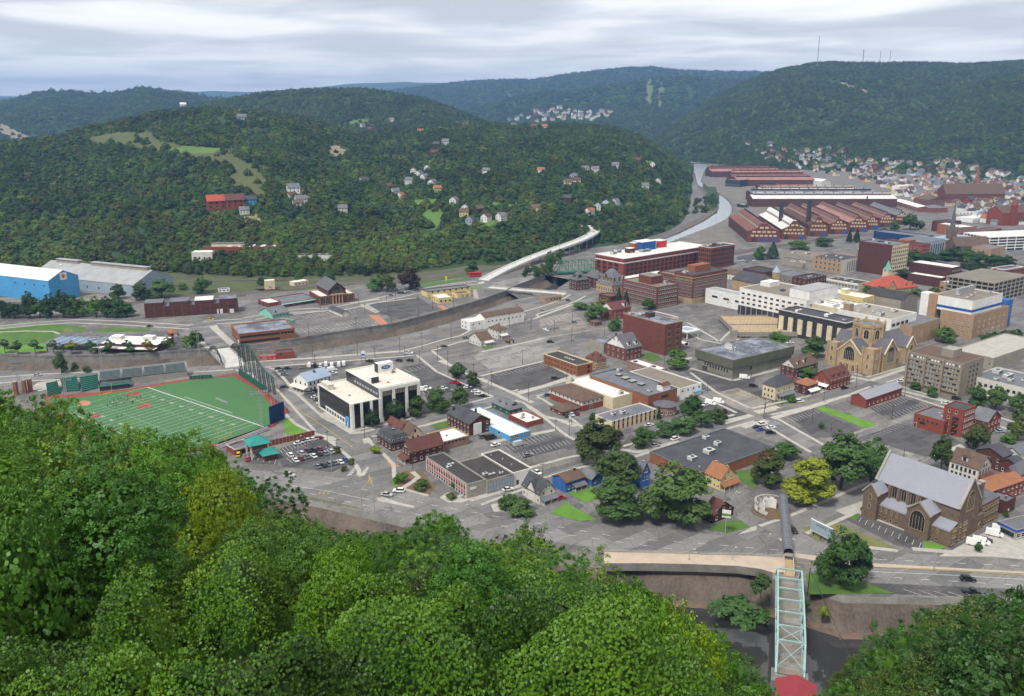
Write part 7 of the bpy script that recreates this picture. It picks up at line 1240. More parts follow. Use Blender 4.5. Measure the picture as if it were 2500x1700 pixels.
for k,bx,by,tp,x0,x1,c,lab in((7,850,1085,745,655,1045,'o','wide olive-green tree turning yellow in middle of lots'),(7,1010,1300,985,820,1190,'m','tall green tree behind the blue cottage'),(7,1000,1545,1230,770,1220,'m','broad dark-based green tree beside the boulevard lawn'),(7,1480,1570,1090,1195,1775,'m','largest green tree left of the maroon gabled house'),(7,1480,1150,1085,1390,1560,'d','small dark treetop behind the largest boulevard tree'),(7,1235,965,800,1125,1345,'d','first rounded tree from the lower end of clipped tree row'),(7,1400,880,755,1305,1490,'m','second rounded tree from the lower end of clipped tree row'),(7,1560,855,705,1438,1668,'m','third rounded tree from the lower end of clipped tree row'),(7,1700,805,660,1605,1790,'m','fourth rounded tree from the lower end of clipped tree row'),(7,1820,775,648,1735,1885,'m','last rounded tree at the upper end of clipped tree row'),(7,1885,740,660,1840,1912,'r','small dark purple tree at end of clipped row'),(7,1620,700,545,1528,1722,'d','dark tree beside the white walled shop'),(7,1025,905,830,985,1075,'r','purple-leaved small tree beside striped tan motel'),(7,825,750,690,785,862,'d','dark shrubby tree at corner of brown hall lot'),(7,1500,335,162,1405,1600,'l','bright round tree before the broadcast building'),(7,1425,450,368,1365,1490,'l','yellow-green small tree growing on the pink ruin'),(8,830,1310,838,612,1035,'m','tallest dark green tree beside the yellow-green tree'),(8,1080,1260,888,928,1212,'m','green tree right of the tallest one, above stone church'),(8,580,1430,1038,378,788,'y','bright yellow-green maple beside the spiral ramp'),(8,240,1280,985,105,382,'o','olive tree with orange tints left of yellow-green maple'),(8,390,1060,928,272,502,'d','dark tree behind the olive tree'),(8,320,160,30,218,412,'l','light green tree before striped hospital'),(8,615,240,62,520,718,'m','round green tree beside tan church'),(8,585,405,318,498,672,'m','small tree between red-roofed houses'),(4,1385,1055,918,1262,1502,'m','large round tree behind tan church'),(4,1680,1115,985,1585,1765,'m','round tree before tan hospital'),(4,1660,1010,970,1620,1720,'d','dark small tree behind the round hospital tree'),(8,1930,665,448,1848,2015,'m','first tree in row beside pale grey office'),(8,2090,660,468,2005,2182,'m','second tree in row beside pale grey office'),(8,2275,690,528,2190,2370,'m','third tree in row beside pale grey office'),(8,1440,505,435,1390,1490,'m','small round tree at foot of taupe apartments'),(8,1575,565,465,1530,1625,'m','second small tree at foot of taupe apartments'),(8,1650,1160,868,1555,1735,'d','thin dark tree beside cream double house'),(8,1935,990,768,1838,2042,'o','olive and orange tree before brick tower block'),(8,2268,905,635,2175,2360,'o','yellowing tall tree at picture edge'),(8,2195,935,850,2130,2250,'l','bright low tree at picture edge'),(6,1030,810,660,965,1095,'d','dark tree at corner of dealership'),(6,1205,750,578,1135,1292,'d','dark tree before black dealership windows'),(6,1388,720,548,1308,1465,'d','dark tree at right end of dealership'),(6,1560,690,480,1458,1655,'d','big dark round tree right of dealership'),(6,1732,648,478,1655,1812,'d','second dark round tree right of dealership'),(6,1720,415,283,1648,1795,'m','green street tree by red pickup'),(6,1838,478,348,1775,1900,'o','olive street tree behind parked cars'),('L',1275,765,438,1150,1420,'d','dark open-crowned tree on riverside lawn by truss bridge'),('L',1395,750,520,1330,1452,'d','lower dark companion tree on riverside lawn'),(1,500,1368,1195,445,556,'m','tall tree growing from river bank by floodwall'),(1,610,1350,1272,578,645,'m','small tree on river bank beside floodwall'),(1,706,1358,1302,670,745,'m','bushy low tree on river bank beside floodwall'),(5,1590,160,22,1520,1655,'d','dark tree at park corner by the bridge'),(3,840,940,790,755,945,'m','green tree at lot corner below maroon gable'),(3,905,830,752,845,960,'a','orange-tinted tree beside brown corner shop'),(3,1000,1020,908,940,1060,'m','tree left of tall blank brick building'),(3,1275,850,758,1215,1335,'d','dark tree before brick office'),(3,470,575,375,420,520,'d','dark tree left of green truss bridge'),(3,545,480,355,510,590,'m','tree above green truss bridge'),(4,180,445,328,130,230,'d','dark tree by railway car park'),(4,500,365,285,420,612,'m','wide tree beside mill tracks'),(4,700,335,258,630,790,'m','round tree before mill gables'),(4,1190,258,188,1140,1250,'d','dark tree beside navy block'),(4,1270,215,120,1225,1310,'m','tree beside last mill gable'),(4,1400,205,68,1325,1470,'d','large dark tree beyond mill gables'),(4,1485,195,128,1450,1525,'m','smaller tree beyond mill gables'),(4,1060,705,655,1010,1110,'d','dark low tree beside library'),(4,1440,745,672,1390,1500,'l','light tree behind library'),(4,1600,730,668,1550,1660,'m','tree right of library'),(4,1725,705,628,1655,1795,'d','dark tree beside tan flat block'),(4,1350,735,700,1300,1400,'l','low bright tree at library rear'),(2,1060,700,560,985,1140,'m','round tree at edge of station yard'),(2,1150,700,555,1090,1250,'o','olive tree at edge of station yard'),(2,1330,690,508,1240,1425,'r','large purplish tree behind station yard'),(2,1835,560,450,1770,1890,'d','dark tree beside red engine'),(2,130,650,580,95,180,'d','small dark tree behind signal hut'),(2,440,630,545,395,490,'d','dark tree behind trackside office'),(2,690,610,540,645,725,'m','tree behind station hall'),(1,960,765,638,905,1040,'m','leafy tree at corner of grey shed'),(1,1150,770,618,1085,1240,'d','dark tree before grey shed gable'),(1,1310,755,600,1225,1440,'m','full tree beside grey shed gable'),(1,1640,715,585,1565,1722,'d','dark round tree behind brick works'),(1,1480,690,630,1440,1530,'l','yellowish bush by the tracks'),(1,680,905,750,630,760,'l','light green tree behind the park road'),(1,780,910,740,720,840,'l','second light green tree behind the park road')):
 tree(k,bx,by,tp,x0,x1,LM[c],lab)
for i,(x,tp)in enumerate(((20,770),(120,790),(245,700),(330,760),(420,720),(520,690),(600,730),(870,740),(960,745),(1030,790))):tree(1,x,918-i,tp,x-75,x+75,'leaf_dark' if i%3 else 'leaf_mid',ORD[i]+' dark tree from picture edge in belt behind the park road',group='tree belt behind the park road')
for i,(x,y)in enumerate(((45,208),(150,218),(290,212),(440,214),(585,218),(740,216),(890,213),(1040,213),(1200,208),(1360,192),(1515,180))):
 c={4:'leaf_yellow',8:'leaf_orange',9:'leaf_light',10:'leaf_light'}.get(i,'leaf_mid')
 tree(5,x,y,y-112,x-52,x+52,c,ORD[i]+(' (orange)' if i==8 else '')+' young tree along the floodwall park, counted from picture edge','young',group='young trees along the floodwall')
for i,(x,y,tp)in enumerate(((1345,600,520),(1420,500,360),(1560,470,385),(1690,450,360),(1750,450,330),(1850,470,350),(1960,480,380),(2080,500,400),(2180,510,410),(1880,560,445),(1960,600,470),(1330,480,400))):tree(4,x,y,tp,x-80,x+80,'leaf_mid' if i%2 else 'leaf_dark',ORD[i]+' tree of the downtown square, counted from its hotel corner',group='trees of the downtown square')
for i,x in enumerate((2010,2090,2170,2250)):tree(4,x,1135-i*8,1040-i*12,x-65,x+65,'leaf_mid',ORD[i]+' tree in row below tan hospital',group='tree row below tan hospital')
for k,bx,by,tp,x0,x1,lab in((3,1030,800,672,992,1062,'pointed conifer before brick office'),(3,1090,808,702,1058,1128,'shorter conifer before brick office'),(4,285,435,305,225,345,'conifer by railway car park'),(4,905,312,200,878,935,'tall conifer before mill gable'),(4,965,308,195,930,998,'second tall conifer before mill gable'),(7,1355,745,640,1335,1378,'columnar conifer beside round stone building')):tree(k,bx,by,tp,x0,x1,'leaf_blue',lab,'conifer','conifer_tree')
for k,bx,by,tp,x0,x1,c,lab in(('L',1185,945,885,1150,1220,'y','yellow-green bush on river wall right of bridge'),('L',1468,1030,965,1445,1495,'m','bush low on river wall'),('L',1855,960,920,1825,1885,'y','small yellow bush high on river wall'),('L',1085,905,850,1075,1115,'m','bush beside bridge abutment'),(3,720,850,795,650,795,'m','clipped hedge bush at lot corner'),(6,740,1010,965,705,790,'o','olive shrub bed at parking entrance'),(6,860,1110,1060,820,890,'o','shrub at parking island'),(6,800,1165,1125,770,830,'o','low shrub beside parking island'),(7,135,1470,1355,90,260,'m','leafy shrub before grey gabled house'),(7,230,1500,1400,150,420,'m','wide leafy shrub below grey gabled house'),(6,2070,1465,1390,2030,2110,'o','golden grass clump at corner island'),(6,1660,1390,1345,1615,1720,'o','shrub at building corner island'),(6,1690,1310,1250,1650,1730,'d','dark shrub against red panels'),(6,1260,1260,1180,1170,1300,'l','yellow-green shrubs in triangle garden'),(6,1430,1310,1240,1370,1520,'o','olive shrubs in triangle garden'),(6,1050,1020,960,1000,1110,'y','golden shrubs along kerb by mansard house'),(8,440,600,555,390,500,'m','shrubs before cream corner house'),(8,680,820,770,655,710,'m','lone bush in car park'),('C',50,890,810,10,110,'d','dark bush beside stone church'),('C',1510,1420,1290,1460,1570,'d','dark shrub between parked vans'),('C',1870,960,890,1830,1910,'m','bush beside maroon box house'),('L',830,815,705,775,895,'m','leafy bush by bridge abutment'),('L',700,960,860,560,880,'m','shrubs on bank left of bridge')):
 tree(k,bx,by,tp,x0,x1,LM[c],lab,'shrub','shrub','shrub',z=-5.0 if k=='L' and bx in(1185,1468,1855,700,1085)else 0.0)
def gz(x,y):return np.maximum(land(x,y),-20)
pts=[]
def scatter(n,y0,y1,smin,smax,amax=.66):
 a=RNG.uniform(-amax,amax,n);y=np.sqrt(RNG.uniform(y0*y0,y1*y1,n));x=a*y;z=land(x,y)
 ok=z>1.2;x,y,z=x[ok],y[ok],z[ok]
 dz=land(x,y+8)-z;keep=(dz>-3.2)
 x,y,z=x[keep],y[keep],z[keep];px,py=pix(x,y,z)
 m=np.ones(len(x),bool)
 for kk,pg in CLP:
  xs=[p[0]for p in pg];ys=[p[1]for p in pg]
  for i in np.nonzero((px>min(xs))&(px<max(xs))&(py>min(ys))&(py<max(ys)))[0]:
   if inside(pg,px[i],py[i])and RNG.random()>.06:m[i]=False
 m&=(px>-260)&(px<2760)
 for hx,hy,hr in HOUSEP:m&=~(((x-hx)**2+((y-hy)*.45+np.where(y<hy,0,6))**2)<hr*hr)
 s=RNG.uniform(smin,smax,len(x));pts.append(np.stack([x,y,z-s*.6,s],1)[m])
scatter(15000,810,1500,7,13);scatter(22000,1500,2700,8,14);scatter(42000,2300,4700,10,16);scatter(20000,4500,7900,22,34)
for k_,n_,pg in((1,700,[(-150,290),(1200,290),(1500,400),(2324,430),(2324,560),(1500,555),(1380,530),(1000,440),(450,425),(-150,455)]),(1,220,[(1420,470),(2324,480),(2324,585),(1480,570)]),(2,330,[(0,480),(1000,470),(1400,500),(1400,545),(1000,580),(0,590)]),(2,420,[(0,430),(1000,420),(1400,460),(1400,535),(1000,560),(0,560)]),(3,120,[(880,240),(1300,140),(1330,230),(1200,300),(900,320)]),(0,420,[(1815,352),(1960,365),(2090,388),(2290,388),(2400,412),(2500,430),(2500,520),(2330,480),(2150,455),(2010,428),(1870,395)]),(3,40,[(250,590),(440,480),(520,560),(380,600)]),('m',60,[(250,480),(420,420),(500,520),(400,600),(250,640)])):
 xs=[p[0]for p in pg];ys=[p[1]for p in pg];L_=[]
 for _ in range(n_):
  x,y=random.uniform(min(xs),max(xs)),random.uniform(min(ys),max(ys))
  if inside(pg,x,y):g=G(k_,x,y)if k_ else hit(x,y);s_=random.uniform(3.5,7.5)*(1 if k_ else 1.2);L_.append((g.x,g.y,max(0,float(land(g.x,g.y)))-s_*.35,s_))
 pts.append(np.array(L_))
FP=np.concatenate(pts);FP=FP[np.argsort(FP[:,1])]
keep=[];cell={}
for i,(x,y,z,s)in enumerate(FP):
 r=s*.62;g=(int(x//12),int(y//12));ok=True
 if y<1700:
  for a in(-1,0,1):
   for b_ in(-1,0,1):
    for j in cell.get((g[0]+a,g[1]+b_),()):
     if(FP[j,0]-x)**2+(FP[j,1]-y)**2<r*r:ok=False;break
    if not ok:break
   if not ok:break
 if ok:keep.append(i);cell.setdefault(g,[]).append(i)
FP=FP[keep]
NIND=90
LC=['hill_dark','hill_mid','hill_dark','hill_mid','hill_blue','hill_light','hill_olive']
inview=[i for i in range(len(FP))if-20<pix(*FP[i,:3])[0]<2520][:NIND]
for i in inview:
 x,y,z,s=FP[i];plant((x,y,z+s*.35),s*1.35,s*1.2,'mid',random.choice(['hill_light','hill_light','hill_mid']if x<-150 and y<960 else LC),'full-crowned tree '+('behind the blue warehouse' if x<-300 else 'behind the railway station' if x<-60 else 'beside the white viaduct' if x<60 else 'above the river bend')+' at the woodland edge','tree','trees at the woodland edge')
mask=np.ones(len(FP),bool);mask[inview]=False;FP=FP[mask]
FCOL=bpy.data.collections.new('forest_parts')
for i,(lf,W)in enumerate((('hill_dark',1.25),('hill_mid',1.2),('hill_blue',1.15),('hill_dark',1.1),('hill_olive',1.2),('hill_light',1.2))):
 c=crown(60+i,1.25,W,.02,5,90,9,.16,.12,core=True,droop=.1,outn=2.2,jit=.16);o=bpy.data.objects.new('forest_tree',qmesh('forest_tree',c[0],[M(lf)]));FCOL.objects.link(o)
PK=RNG.choice(6,len(FP),p=(.20,.30,.12,.16,.11,.11));fl_=(FP[:,1]<1000)&(FP[:,0]<-60);PK[fl_]=RNG.choice([5,5,1,4],fl_.sum())
me=bpy.data.meshes.new('hillside_forest');me.from_pydata(FP[:,:3].tolist(),[],[])
at=me.attributes.new('scl','FLOAT','POINT');at.data.foreach_set('value',(FP[:,3]*1.12).astype(np.float32))
at=me.attributes.new('rz','FLOAT','POINT');at.data.foreach_set('value',RNG.uniform(0,6.28,len(FP)).astype(np.float32))
at=me.attributes.new('pick','INT','POINT');at.data.foreach_set('value',PK.astype(np.int32))
fo=obj('hillside_forest',me);tag(fo,'dense green forest covering the hills around the valley','forest',kind='stuff')
ng=bpy.data.node_groups.new('forest','GeometryNodeTree');ng.interface.new_socket('Geometry',in_out='INPUT',socket_type='NodeSocketGeometry');ng.interface.new_socket('Geometry',in_out='OUTPUT',socket_type='NodeSocketGeometry')
gi=ng.nodes.new('NodeGroupInput');go=ng.nodes.new('NodeGroupOutput');ip=ng.nodes.new('GeometryNodeInstanceOnPoints');ci=ng.nodes.new('GeometryNodeCollectionInfo');ci.inputs[0].default_value=FCOL;ci.inputs[1].default_value=True;ci.inputs[2].default_value=True
def na(nm,ty):n=ng.nodes.new('GeometryNodeInputNamedAttribute');n.data_type=ty;n.inputs[0].default_value=nm;return n.outputs[0]
cx_=ng.nodes.new('ShaderNodeCombineXYZ');ng.links.new(na('rz','FLOAT'),cx_.inputs[2]);e2r=ng.nodes.new('FunctionNodeEulerToRotation');ng.links.new(cx_.outputs[0],e2r.inputs[0])
ng.links.new(gi.outputs[0],ip.inputs['Points']);ng.links.new(ci.outputs[0],ip.inputs['Instance']);ip.inputs['Pick Instance'].default_value=True
ng.links.new(na('pick','INT'),ip.inputs['Instance Index']);ng.links.new(e2r.outputs[0],ip.inputs['Rotation']);ng.links.new(na('scl','FLOAT'),ip.inputs['Scale']);ng.links.new(ip.outputs[0],go.inputs[0])
md=fo.modifiers.new('forest','NODES');md.node_group=ng
print('forest',len(FP))
hzb=MB();hzb.box((-9500,-60,-40),(9500,16400,640),M('concrete'));hm=bpy.data.materials.new('haze');hm.use_nodes=True;t_=hm.node_tree;t_.nodes.clear()
ho=t_.nodes.new('ShaderNodeOutputMaterial');pv_=t_.nodes.new('ShaderNodeVolumePrincipled');pv_.inputs['Color'].default_value=(.28,.50,.93,1);pv_.inputs['Density'].default_value=8.5e-5;pv_.inputs['Anisotropy'].default_value=.15
t_.links.new(pv_.outputs[0],ho.inputs['Volume']);hzb.mats[0]=hm;tag(hzb.build('haze'),'thin blue haze filling the valley air','haze',kind='stuff')
# ================================================================== stadium
sheet('warning_track',Q(5,[(370,548),(620,545),(1060,500),(1200,470),(1530,418),(1900,375),(1950,385),(2165,520),(2330,690),(2230,800),(1770,960),(1400,1040),(900,1010),(500,800),(380,650)]),M('track'),z=.30)
sheet('turf_field',Q(5,[(385,575),(620,572),(830,545),(1190,492),(1540,432),(1890,399),(2088,508),(2212,650),(2185,792),(1770,940),(1450,1010),(1000,985),(600,790),(430,650)]),M('turf'),z=.33)
FO,FT=Vector((-211.577,480.769,0)),-.64967;FU=Vector((math.cos(FT),math.sin(FT),0));FV=Vector((math.sin(FT),-math.cos(FT),0))
def fld(u,v,z=0.0):return FO+FU*(u*.9144)+FV*(v*.9144)+Vector((0,0,z))
seg=[(fld(u,0),fld(u,53.33))for u in[0]+list(range(10,111,5))+[120]]
lines('field_lines',seg,.16,'paint',.36);lines('field_lines',[(fld(0,v),fld(120,v))for v in(-.4,0,53.33)]+[(fld(36,-3.5),fld(84,-3.5))],.26,'paint',.364)
lines('field_lines',[(fld(u,v),fld(u,v+.7))for u in range(11,110)for v in(17.3,35.3)]+[(fld(u,-2),fld(u,-2.6))for u in range(2,118,2)],.12,'paint',.366)
for i in range(9):
 for v,r in((8,0),(45.3,math.pi)):
  o=obj('yard_number',text_mesh(str(10*(5-abs(4-i))).replace('',' ').strip(),2.4,M('paint'),.005),None,fld(20+10*i,v,.372),(0,0,FT+r));tag(o,kind='structure')
for L,m in(([(555,285),(690,258),(742,275),(700,300),(590,308)],'track'),([(695,450),(700,415),(800,372),(858,405),(830,425)],'track'),([(165,520),(250,497),(332,520),(215,547)],'track'),([(50+70+70*math.cos(t*.5),385+30*math.sin(t*.5))for t in range(12)],'clay')):sheet('infield_dirt',Q('S',L),M(m),z=.342)
for u,nm in((0,'yellow goalpost at the grandstand end'),(120,'yellow goalpost at the teal kiosk end')):
 g=thing('goalpost',nm,'goalpost',fld(u,26.67),FT);m=MB();m.tube((0,0,0),(0,0,3),.14,M('yellowobj'),6);m.build('post',g);m=MB();m.tube((0,-3.55,3),(0,3.55,3),.12,M('yellowobj'),6);m.build('crossbar',g)
 for y in(-3.55,3.55):m=MB();m.tube((0,y,3),(0,y,9),.09,M('yellowobj'),6);m.build('upright',g)
b_=thing('team_bench','long white team bench on the outfield turf','bench',G('S',1550,335),math.atan2(*(lambda d:(d.y,d.x))(G('S',1670,382)-G('S',1550,335))));m=MB();m.box((0,-.25,.4),(12,.25,.5),M('galv'));m.box((0,.25,.7),(12,.32,1),M('galv'));m.build('seat',b_);
for i in range(5):m=MB();m.box((.2+2.9*i,-.2,0),(.3+2.9*i,.2,.4),M('galv'));m.build('leg',b_)
f0,f1=G(5,812,508),G(5,1528,425);du=(f1-f0).normalized();L=(f1-f0).length;an=math.atan2(du.y,du.x)
gs_=thing('grandstand','steel grandstand with grey bench rows behind the field','grandstand',f0,an);NR=13
for r in range(NR):
 x0=0 if r<5 else 0;x1=L*.36 if r<5 else L;z=.8+.42*r+(.9 if r>=5 else 0);y=1.5+.95*r+(1.5 if r>=5 else 0)
 m=MB();m.box((x0,y,z-.32),(x1,y+.95,z-.25),M('steelgreen'));m.box((x0,y+.1,z),(x1,y+.45,z+.08),M('galv'));m.build('bench_row',gs_)
for f in(0,.25,.5,.75,1):
 m=MB();m.add([(L*f-.5,8,3.1),(L*f+.5,8,3.1),(L*f+.5,15.3,7.2),(L*f-.5,15.3,7.2)],[(0,1,2,3)],M('concrete'));m.bar((L*f-.6,8,4),(L*f-.6,15.3,8),.12,.12,M('galv'));m.build('aisle',gs_)
m=MB();m.box((0,15.4,0),(L,15.7,7.6),M('galv'),skip=('b',));m.box((L*.36,7.2,0),(L,7.5,3.2),M('concrete'));m.build('rear_wall',gs_);m=MB();m.box((0,-2.2,0),(L*.33,.9,2.4),M('steeldark'));m.box((-.3,-2.6,2.4),(L*.34,1.1,2.7),M('padgreen'));m.build('dugout',gs_)
for i in range(9):m=MB();m.tube((L*i/8,14.5,0),(L*i/8,14.5,6.8),.16,M('steelgreen'),5);m.build('post',gs_)
for i,(a,b,c,d)in enumerate((((388,565),(495,532),(470,488),(380,505)),((520,524),(645,512),(630,448),(492,468)),((668,522),(800,492),(800,430),(650,455)))):
 s=thing('seating_block',ORD[i]+' green curved seating block behind home plate, from picture edge','seating',G(5,*a),0,'green seating blocks');A,B,C_,D_=[G(5,*p)-G(5,*a)for p in(a,b,c,d)]
 for r in range(8):
  p,q,z=r/8,(r+1)/8,.8+.5*r;m=MB();p4=[A.lerp(D_,p),B.lerp(C_,p),B.lerp(C_,q),A.lerp(D_,q)];m.prism([(v.x,v.y)for v in p4],0 if r==0 else z-.5,z,M('padgreen'));m.build('seat_row',s)
sheet('stadium_apron',Q(5,[(250,500),(300,450),(480,425),(560,440),(500,470),(420,490),(380,505),(320,520)]),M('sidewalk'))
def fence(name,label,a,b,h,n,m_,post=None,th=.25,cat='fence'):
 g=thing(name,label,cat,a,math.atan2(b.y-a.y,b.x-a.x));L_=(b-a).length;s=L_/n
 for i in range(n):
  m=MB();m.box((s*i+.08,-th/2,0),(s*(i+1)-.08,th/2,h),M(m_));m.build('panel',g)
  if post:m=MB();m.box((s*i-.12,-th/2-.06,0),(s*i+.079,th/2+.06,h+.25),M(post));m.build('post',g)
 return g
fence('outfield_wall','tall dark green outfield wall below the steel screen',G(5,1938,388),G(5,2165,540),4.6,9,'padgreen')
fence('brick_fence','brick-panelled fence with pale posts along stadium street',G(5,2155,548),G(6,345,695),2.6,12,'brickred','concrete');fence('brick_fence','brick-panelled fence with pale posts behind the car park',G(6,180,965),G(6,560,875),2.8,13,'brickred','concrete')
fence('stadium_railing','dark railing at the kiosk end of the field',G(5,1770,952),G(5,2190,806),1.3,20,'steeldark',None,.08);fence('side_fence','pale low fence between grandstand and outfield wall',G(5,1722,412),G(5,1928,372),1.6,14,'siding','padgreen',.1);fence('padded_wall','green padded wall right of grandstand',G(5,1535,425),G(5,1720,415),2.6,6,'padgreen')
bl=thing('side_bleacher','narrow grey bleacher along kiosk end railing','bleacher',G(5,1785,985),math.atan2(*(lambda d:(d.y,d.x))(G(5,2195,826)-G(5,1785,985))));Lb=(G(5,2195,826)-G(5,1785,985)).length
for r in range(3):m=MB();m.box((0,.9*r,.5+.35*r),(Lb,.9*r+.6,.6+.35*r),M('galv'));m.build('bench_row',bl)
def lattice(mb,a,b,w_,m,n=6,r=.07):
 a=Vector(a);b=Vector(b);d=(b-a);q=d.to_track_quat('Z','Y');c=[q@Vector((i*w_/2,j*w_/2,0))for i,j in((-1,-1),(1,-1),(1,1),(-1,1))]
 for k in range(4):mb.tube(a+c[k],b+c[k],r,m,4,caps=False)
 for s in range(n):
  p,p2=a.lerp(b,s/n),a.lerp(b,(s+1)/n)
  for k in range(4):mb.tube(p+c[k],p2+c[(k+1)%4],r*.6,m,3,caps=False)
scn=thing('outfield_screen','tall green lattice screen with arched top above outfield wall','screen',(0,0,0));tops=[158,138,150,192,262,330,372,400];prev=None
for i in range(8):
 g=G(5,1948+266*i/7,375+170*i/7);zt=max(6,zat(g,T(5,0,tops[i])[1]));m=MB();tp=Vector((g.x,g.y,zt));lattice(m,g+GU*1.0,tp,1.0,M('steelgreen'),9,.13);m.build('mast',scn)
 if prev:m=MB();lattice(m,prev,tp,.8,M('steelgreen'),4,.12);m.build('chord',scn)
 prev=tp
sb_=thing('scoreboard','blue backed scoreboard on tall grey poles at field corner','scoreboard',G(5,2190,800),math.atan2(*(lambda d:(d.y,d.x))(G(5,2285,760)-G(5,2190,800))));zt=zat(G(5,2190,800),T(5,0,645)[1])
for i in range(4):m=MB();m.box((.1+2.6*i,-.3,.8),(2.6*(i+1)-.1,.3,zt),M('navy'));m.build('panel',sb_)
for i in range(4):m=MB();m.tube((3+2.2*i,1.1,0),(3+2.2*i,1.1,zt+4),.2,M('galv'),6);m.build('pole',sb_)
for i,(k,x,yb,yt,lab)in enumerate(((5,2130,908,525,'nearest lattice floodlight tower beside teal kiosk'),(5,1625,335,10,'lattice floodlight tower at end of grandstand by the bridge'),(5,830,362,80,'lattice floodlight tower behind middle of grandstand'),(5,535,560,410,'floodlight tower beside curved seating'),(5,165,520,315,'leftmost floodlight tower by brick pillars'),(1,2150,1330,1165,'floodlight tower behind the outfield screen'))):
 g=G(k,x,yb);zt=zat(g,T(k,0,yt)[1]);t_=thing('floodlight_tower',lab,'floodlight',g,R(20),'stadium floodlights');m=MB();lattice(m,(0,0,0),(0,0,zt-1.5),1.1,M('galv'),12,.09);m.build('mast',t_)
 m=MB()
 for r in range(2):
  m.box((-4,-.1,zt-1.5+1.4*r),(4,.1,zt-1.35+1.4*r),M('galv'))
  for j in range(7):m.lathe([(.15,0),(.45,.1),(.45,.5)],M('unit'),6);n_=len(m.v);m.v[n_-18:]=[(v[0]-3.6+1.2*j,-v[2]-.1,v[1]+zt-1+1.4*r)for v in m.v[n_-18:]]
 m.build('lamp_head',t_)
kk=thing('teal_kiosk','stadium gate kiosk with two teal hip roofs','kiosk',G(6,70,1110),GRID-R(4));zt=9.5
for x,y,s,h,lo in((0,5,9,7.2,4.6),(4.5,0,7,3.2,0)):
 m=roof_hip(s,s,h,3.2 if s>8 else 2.2,M('tealroof'),.6);m.build('roof',kk,(x,y,0));m=MB();m.box((x+.6,y+.6,lo),(x+s-.6,y+s-.6,h),M('brick'),skip=('b',));m.build('wall',kk)
for x,y in((.6,5.6),(8.4,5.6),(.6,13.4),(8.4,13.4)):m=MB();m.box((x-.35,y-.35,0),(x+.35,y+.35,7.2),M('siding'));m.build('column',kk)
bld('ticket_building','low brick ticket building with white band beside teal kiosk','building',5,(1855,955),(1905,1000),(2045,960),(1905,1040),wall='brickred',roof='roofgrey',ang='BC',lv=9,par=.3,bands=[(3.0,.4,'white',.1)],wins=[(1,2,1,2,2.2,.1,1,.1,.6,D)])
for i,x in enumerate((135,205,250)):t_=thing('brick_pillar',ORD[i]+' orange brick gate pillar from picture edge behind trees','pillar',G(5,x,545-12*i),0,'gate pillars');m=MB();m.box((-.9,-.9,0),(.9,.9,7.5),M('brickorange'));m.build('shaft',t_);m=MB();m.box((-1.15,-1.15,7.5),(1.15,1.15,8),M('concrete'));m.build('cap',t_)
def person_mesh(pose):
 J={'pelvis':(0,0,.95),'chest':(.02,0,1.35),'neck':(.04,0,1.52),'head':(.05,0,1.68),'crown':(.05,0,1.76),'sl':(.02,.2,1.42),'el':(.05+.1*pose,.32,1.15),'hl':(.2+.1*pose,.3,.95),'fl':(.25+.1*pose,.29,.87),'sr':(.02,-.2,1.42),'er':(.05-.1*pose,-.32,1.15),'hr':(.12,-.3,.95),'fr':(.14,-.29,.87),'pl':(0,.1,.9),'kl':(.06+.2*pose,.12,.5),'al':(-.02+.22*pose,.13,.08),'tl':(.14+.22*pose,.14,.04),'pr':(0,-.1,.9),'kr':(.06-.08*pose,-.12,.5),'ar':(-.04-.3*pose,-.13,.08),'tr':(.12-.3*pose,-.14,.04)}
 E_=[('pelvis','chest'),('chest','neck'),('neck','head'),('head','crown'),('chest','sl'),('sl','el'),('el','hl'),('hl','fl'),('chest','sr'),('sr','er'),('er','hr'),('hr','fr'),('pelvis','pl'),('pl','kl'),('kl','al'),('al','tl'),('pelvis','pr'),('pr','kr'),('kr','ar'),('ar','tr')]
 RAD={'pelvis':.16,'chest':.18,'neck':.06,'head':.11,'crown':.07,'k':.065,'p':.1,'a':.05,'t':.04,'s':.075,'e':.05,'h':.04,'f':.035}
 ks=list(J);me=bpy.data.meshes.new('body');me.from_pydata([J[k]for k in ks],[(ks.index(a),ks.index(b))for a,b in E_],[]);o=bpy.data.objects.new('body',me);COL.objects.link(o);md=o.modifiers.new('s','SKIN')
 for i,k in enumerate(ks):r=RAD.get(k,RAD.get(k[0]));me.skin_vertices[0].data[i].radius=(r,r);me.skin_vertices[0].data[i].use_root=k=='pelvis'
 o.modifiers.new('d','SUBSURF').levels=1;dg=bpy.context.evaluated_depsgraph_get();out_=bpy.data.meshes.new_from_object(o.evaluated_get(dg));bpy.data.objects.remove(o);return out_
PM={}
def person(loc,rz,shirt,pants,label,pose,group):
 k=(pose,shirt,pants)
 if k not in PM:
  me=PM.setdefault(('b',pose),None)or person_mesh(pose);PM[('b',pose)]=me;me=me.copy();me.materials.clear()
  for m in('skin',shirt,pants):me.materials.append(M(m))
  for p in me.polygons:z=p.center.z;p.material_index=0 if z>1.5 or abs(p.center.y)>.27 and z<1.15 else 1 if z>.93 else 2
  PM[k]=me
 tag(obj('person',PM[k],None,loc,(0,0,rz)),label,'person',group)
for i,(x,y)in enumerate(((390,368),(397,388),(437,362),(430,393),(437,408),(465,403),(481,381),(490,352),(518,344),(540,340),(590,322),(585,358),(630,372),(640,378),(649,384),(645,306),(733,333),(690,325),(525,399),(553,393),(370,413),(403,433),(475,540),(525,527))):
 wh=i%3==0;person(G('S',x,y,.34),i*1.7,'white' if wh else 'steeldark','steeldark',('player in white shirt' if wh else 'player in dark shirt')+' practising between the goalpost and the red infield patches',i%2,'players on the field, '+('white' if wh else 'dark')+' shirts')
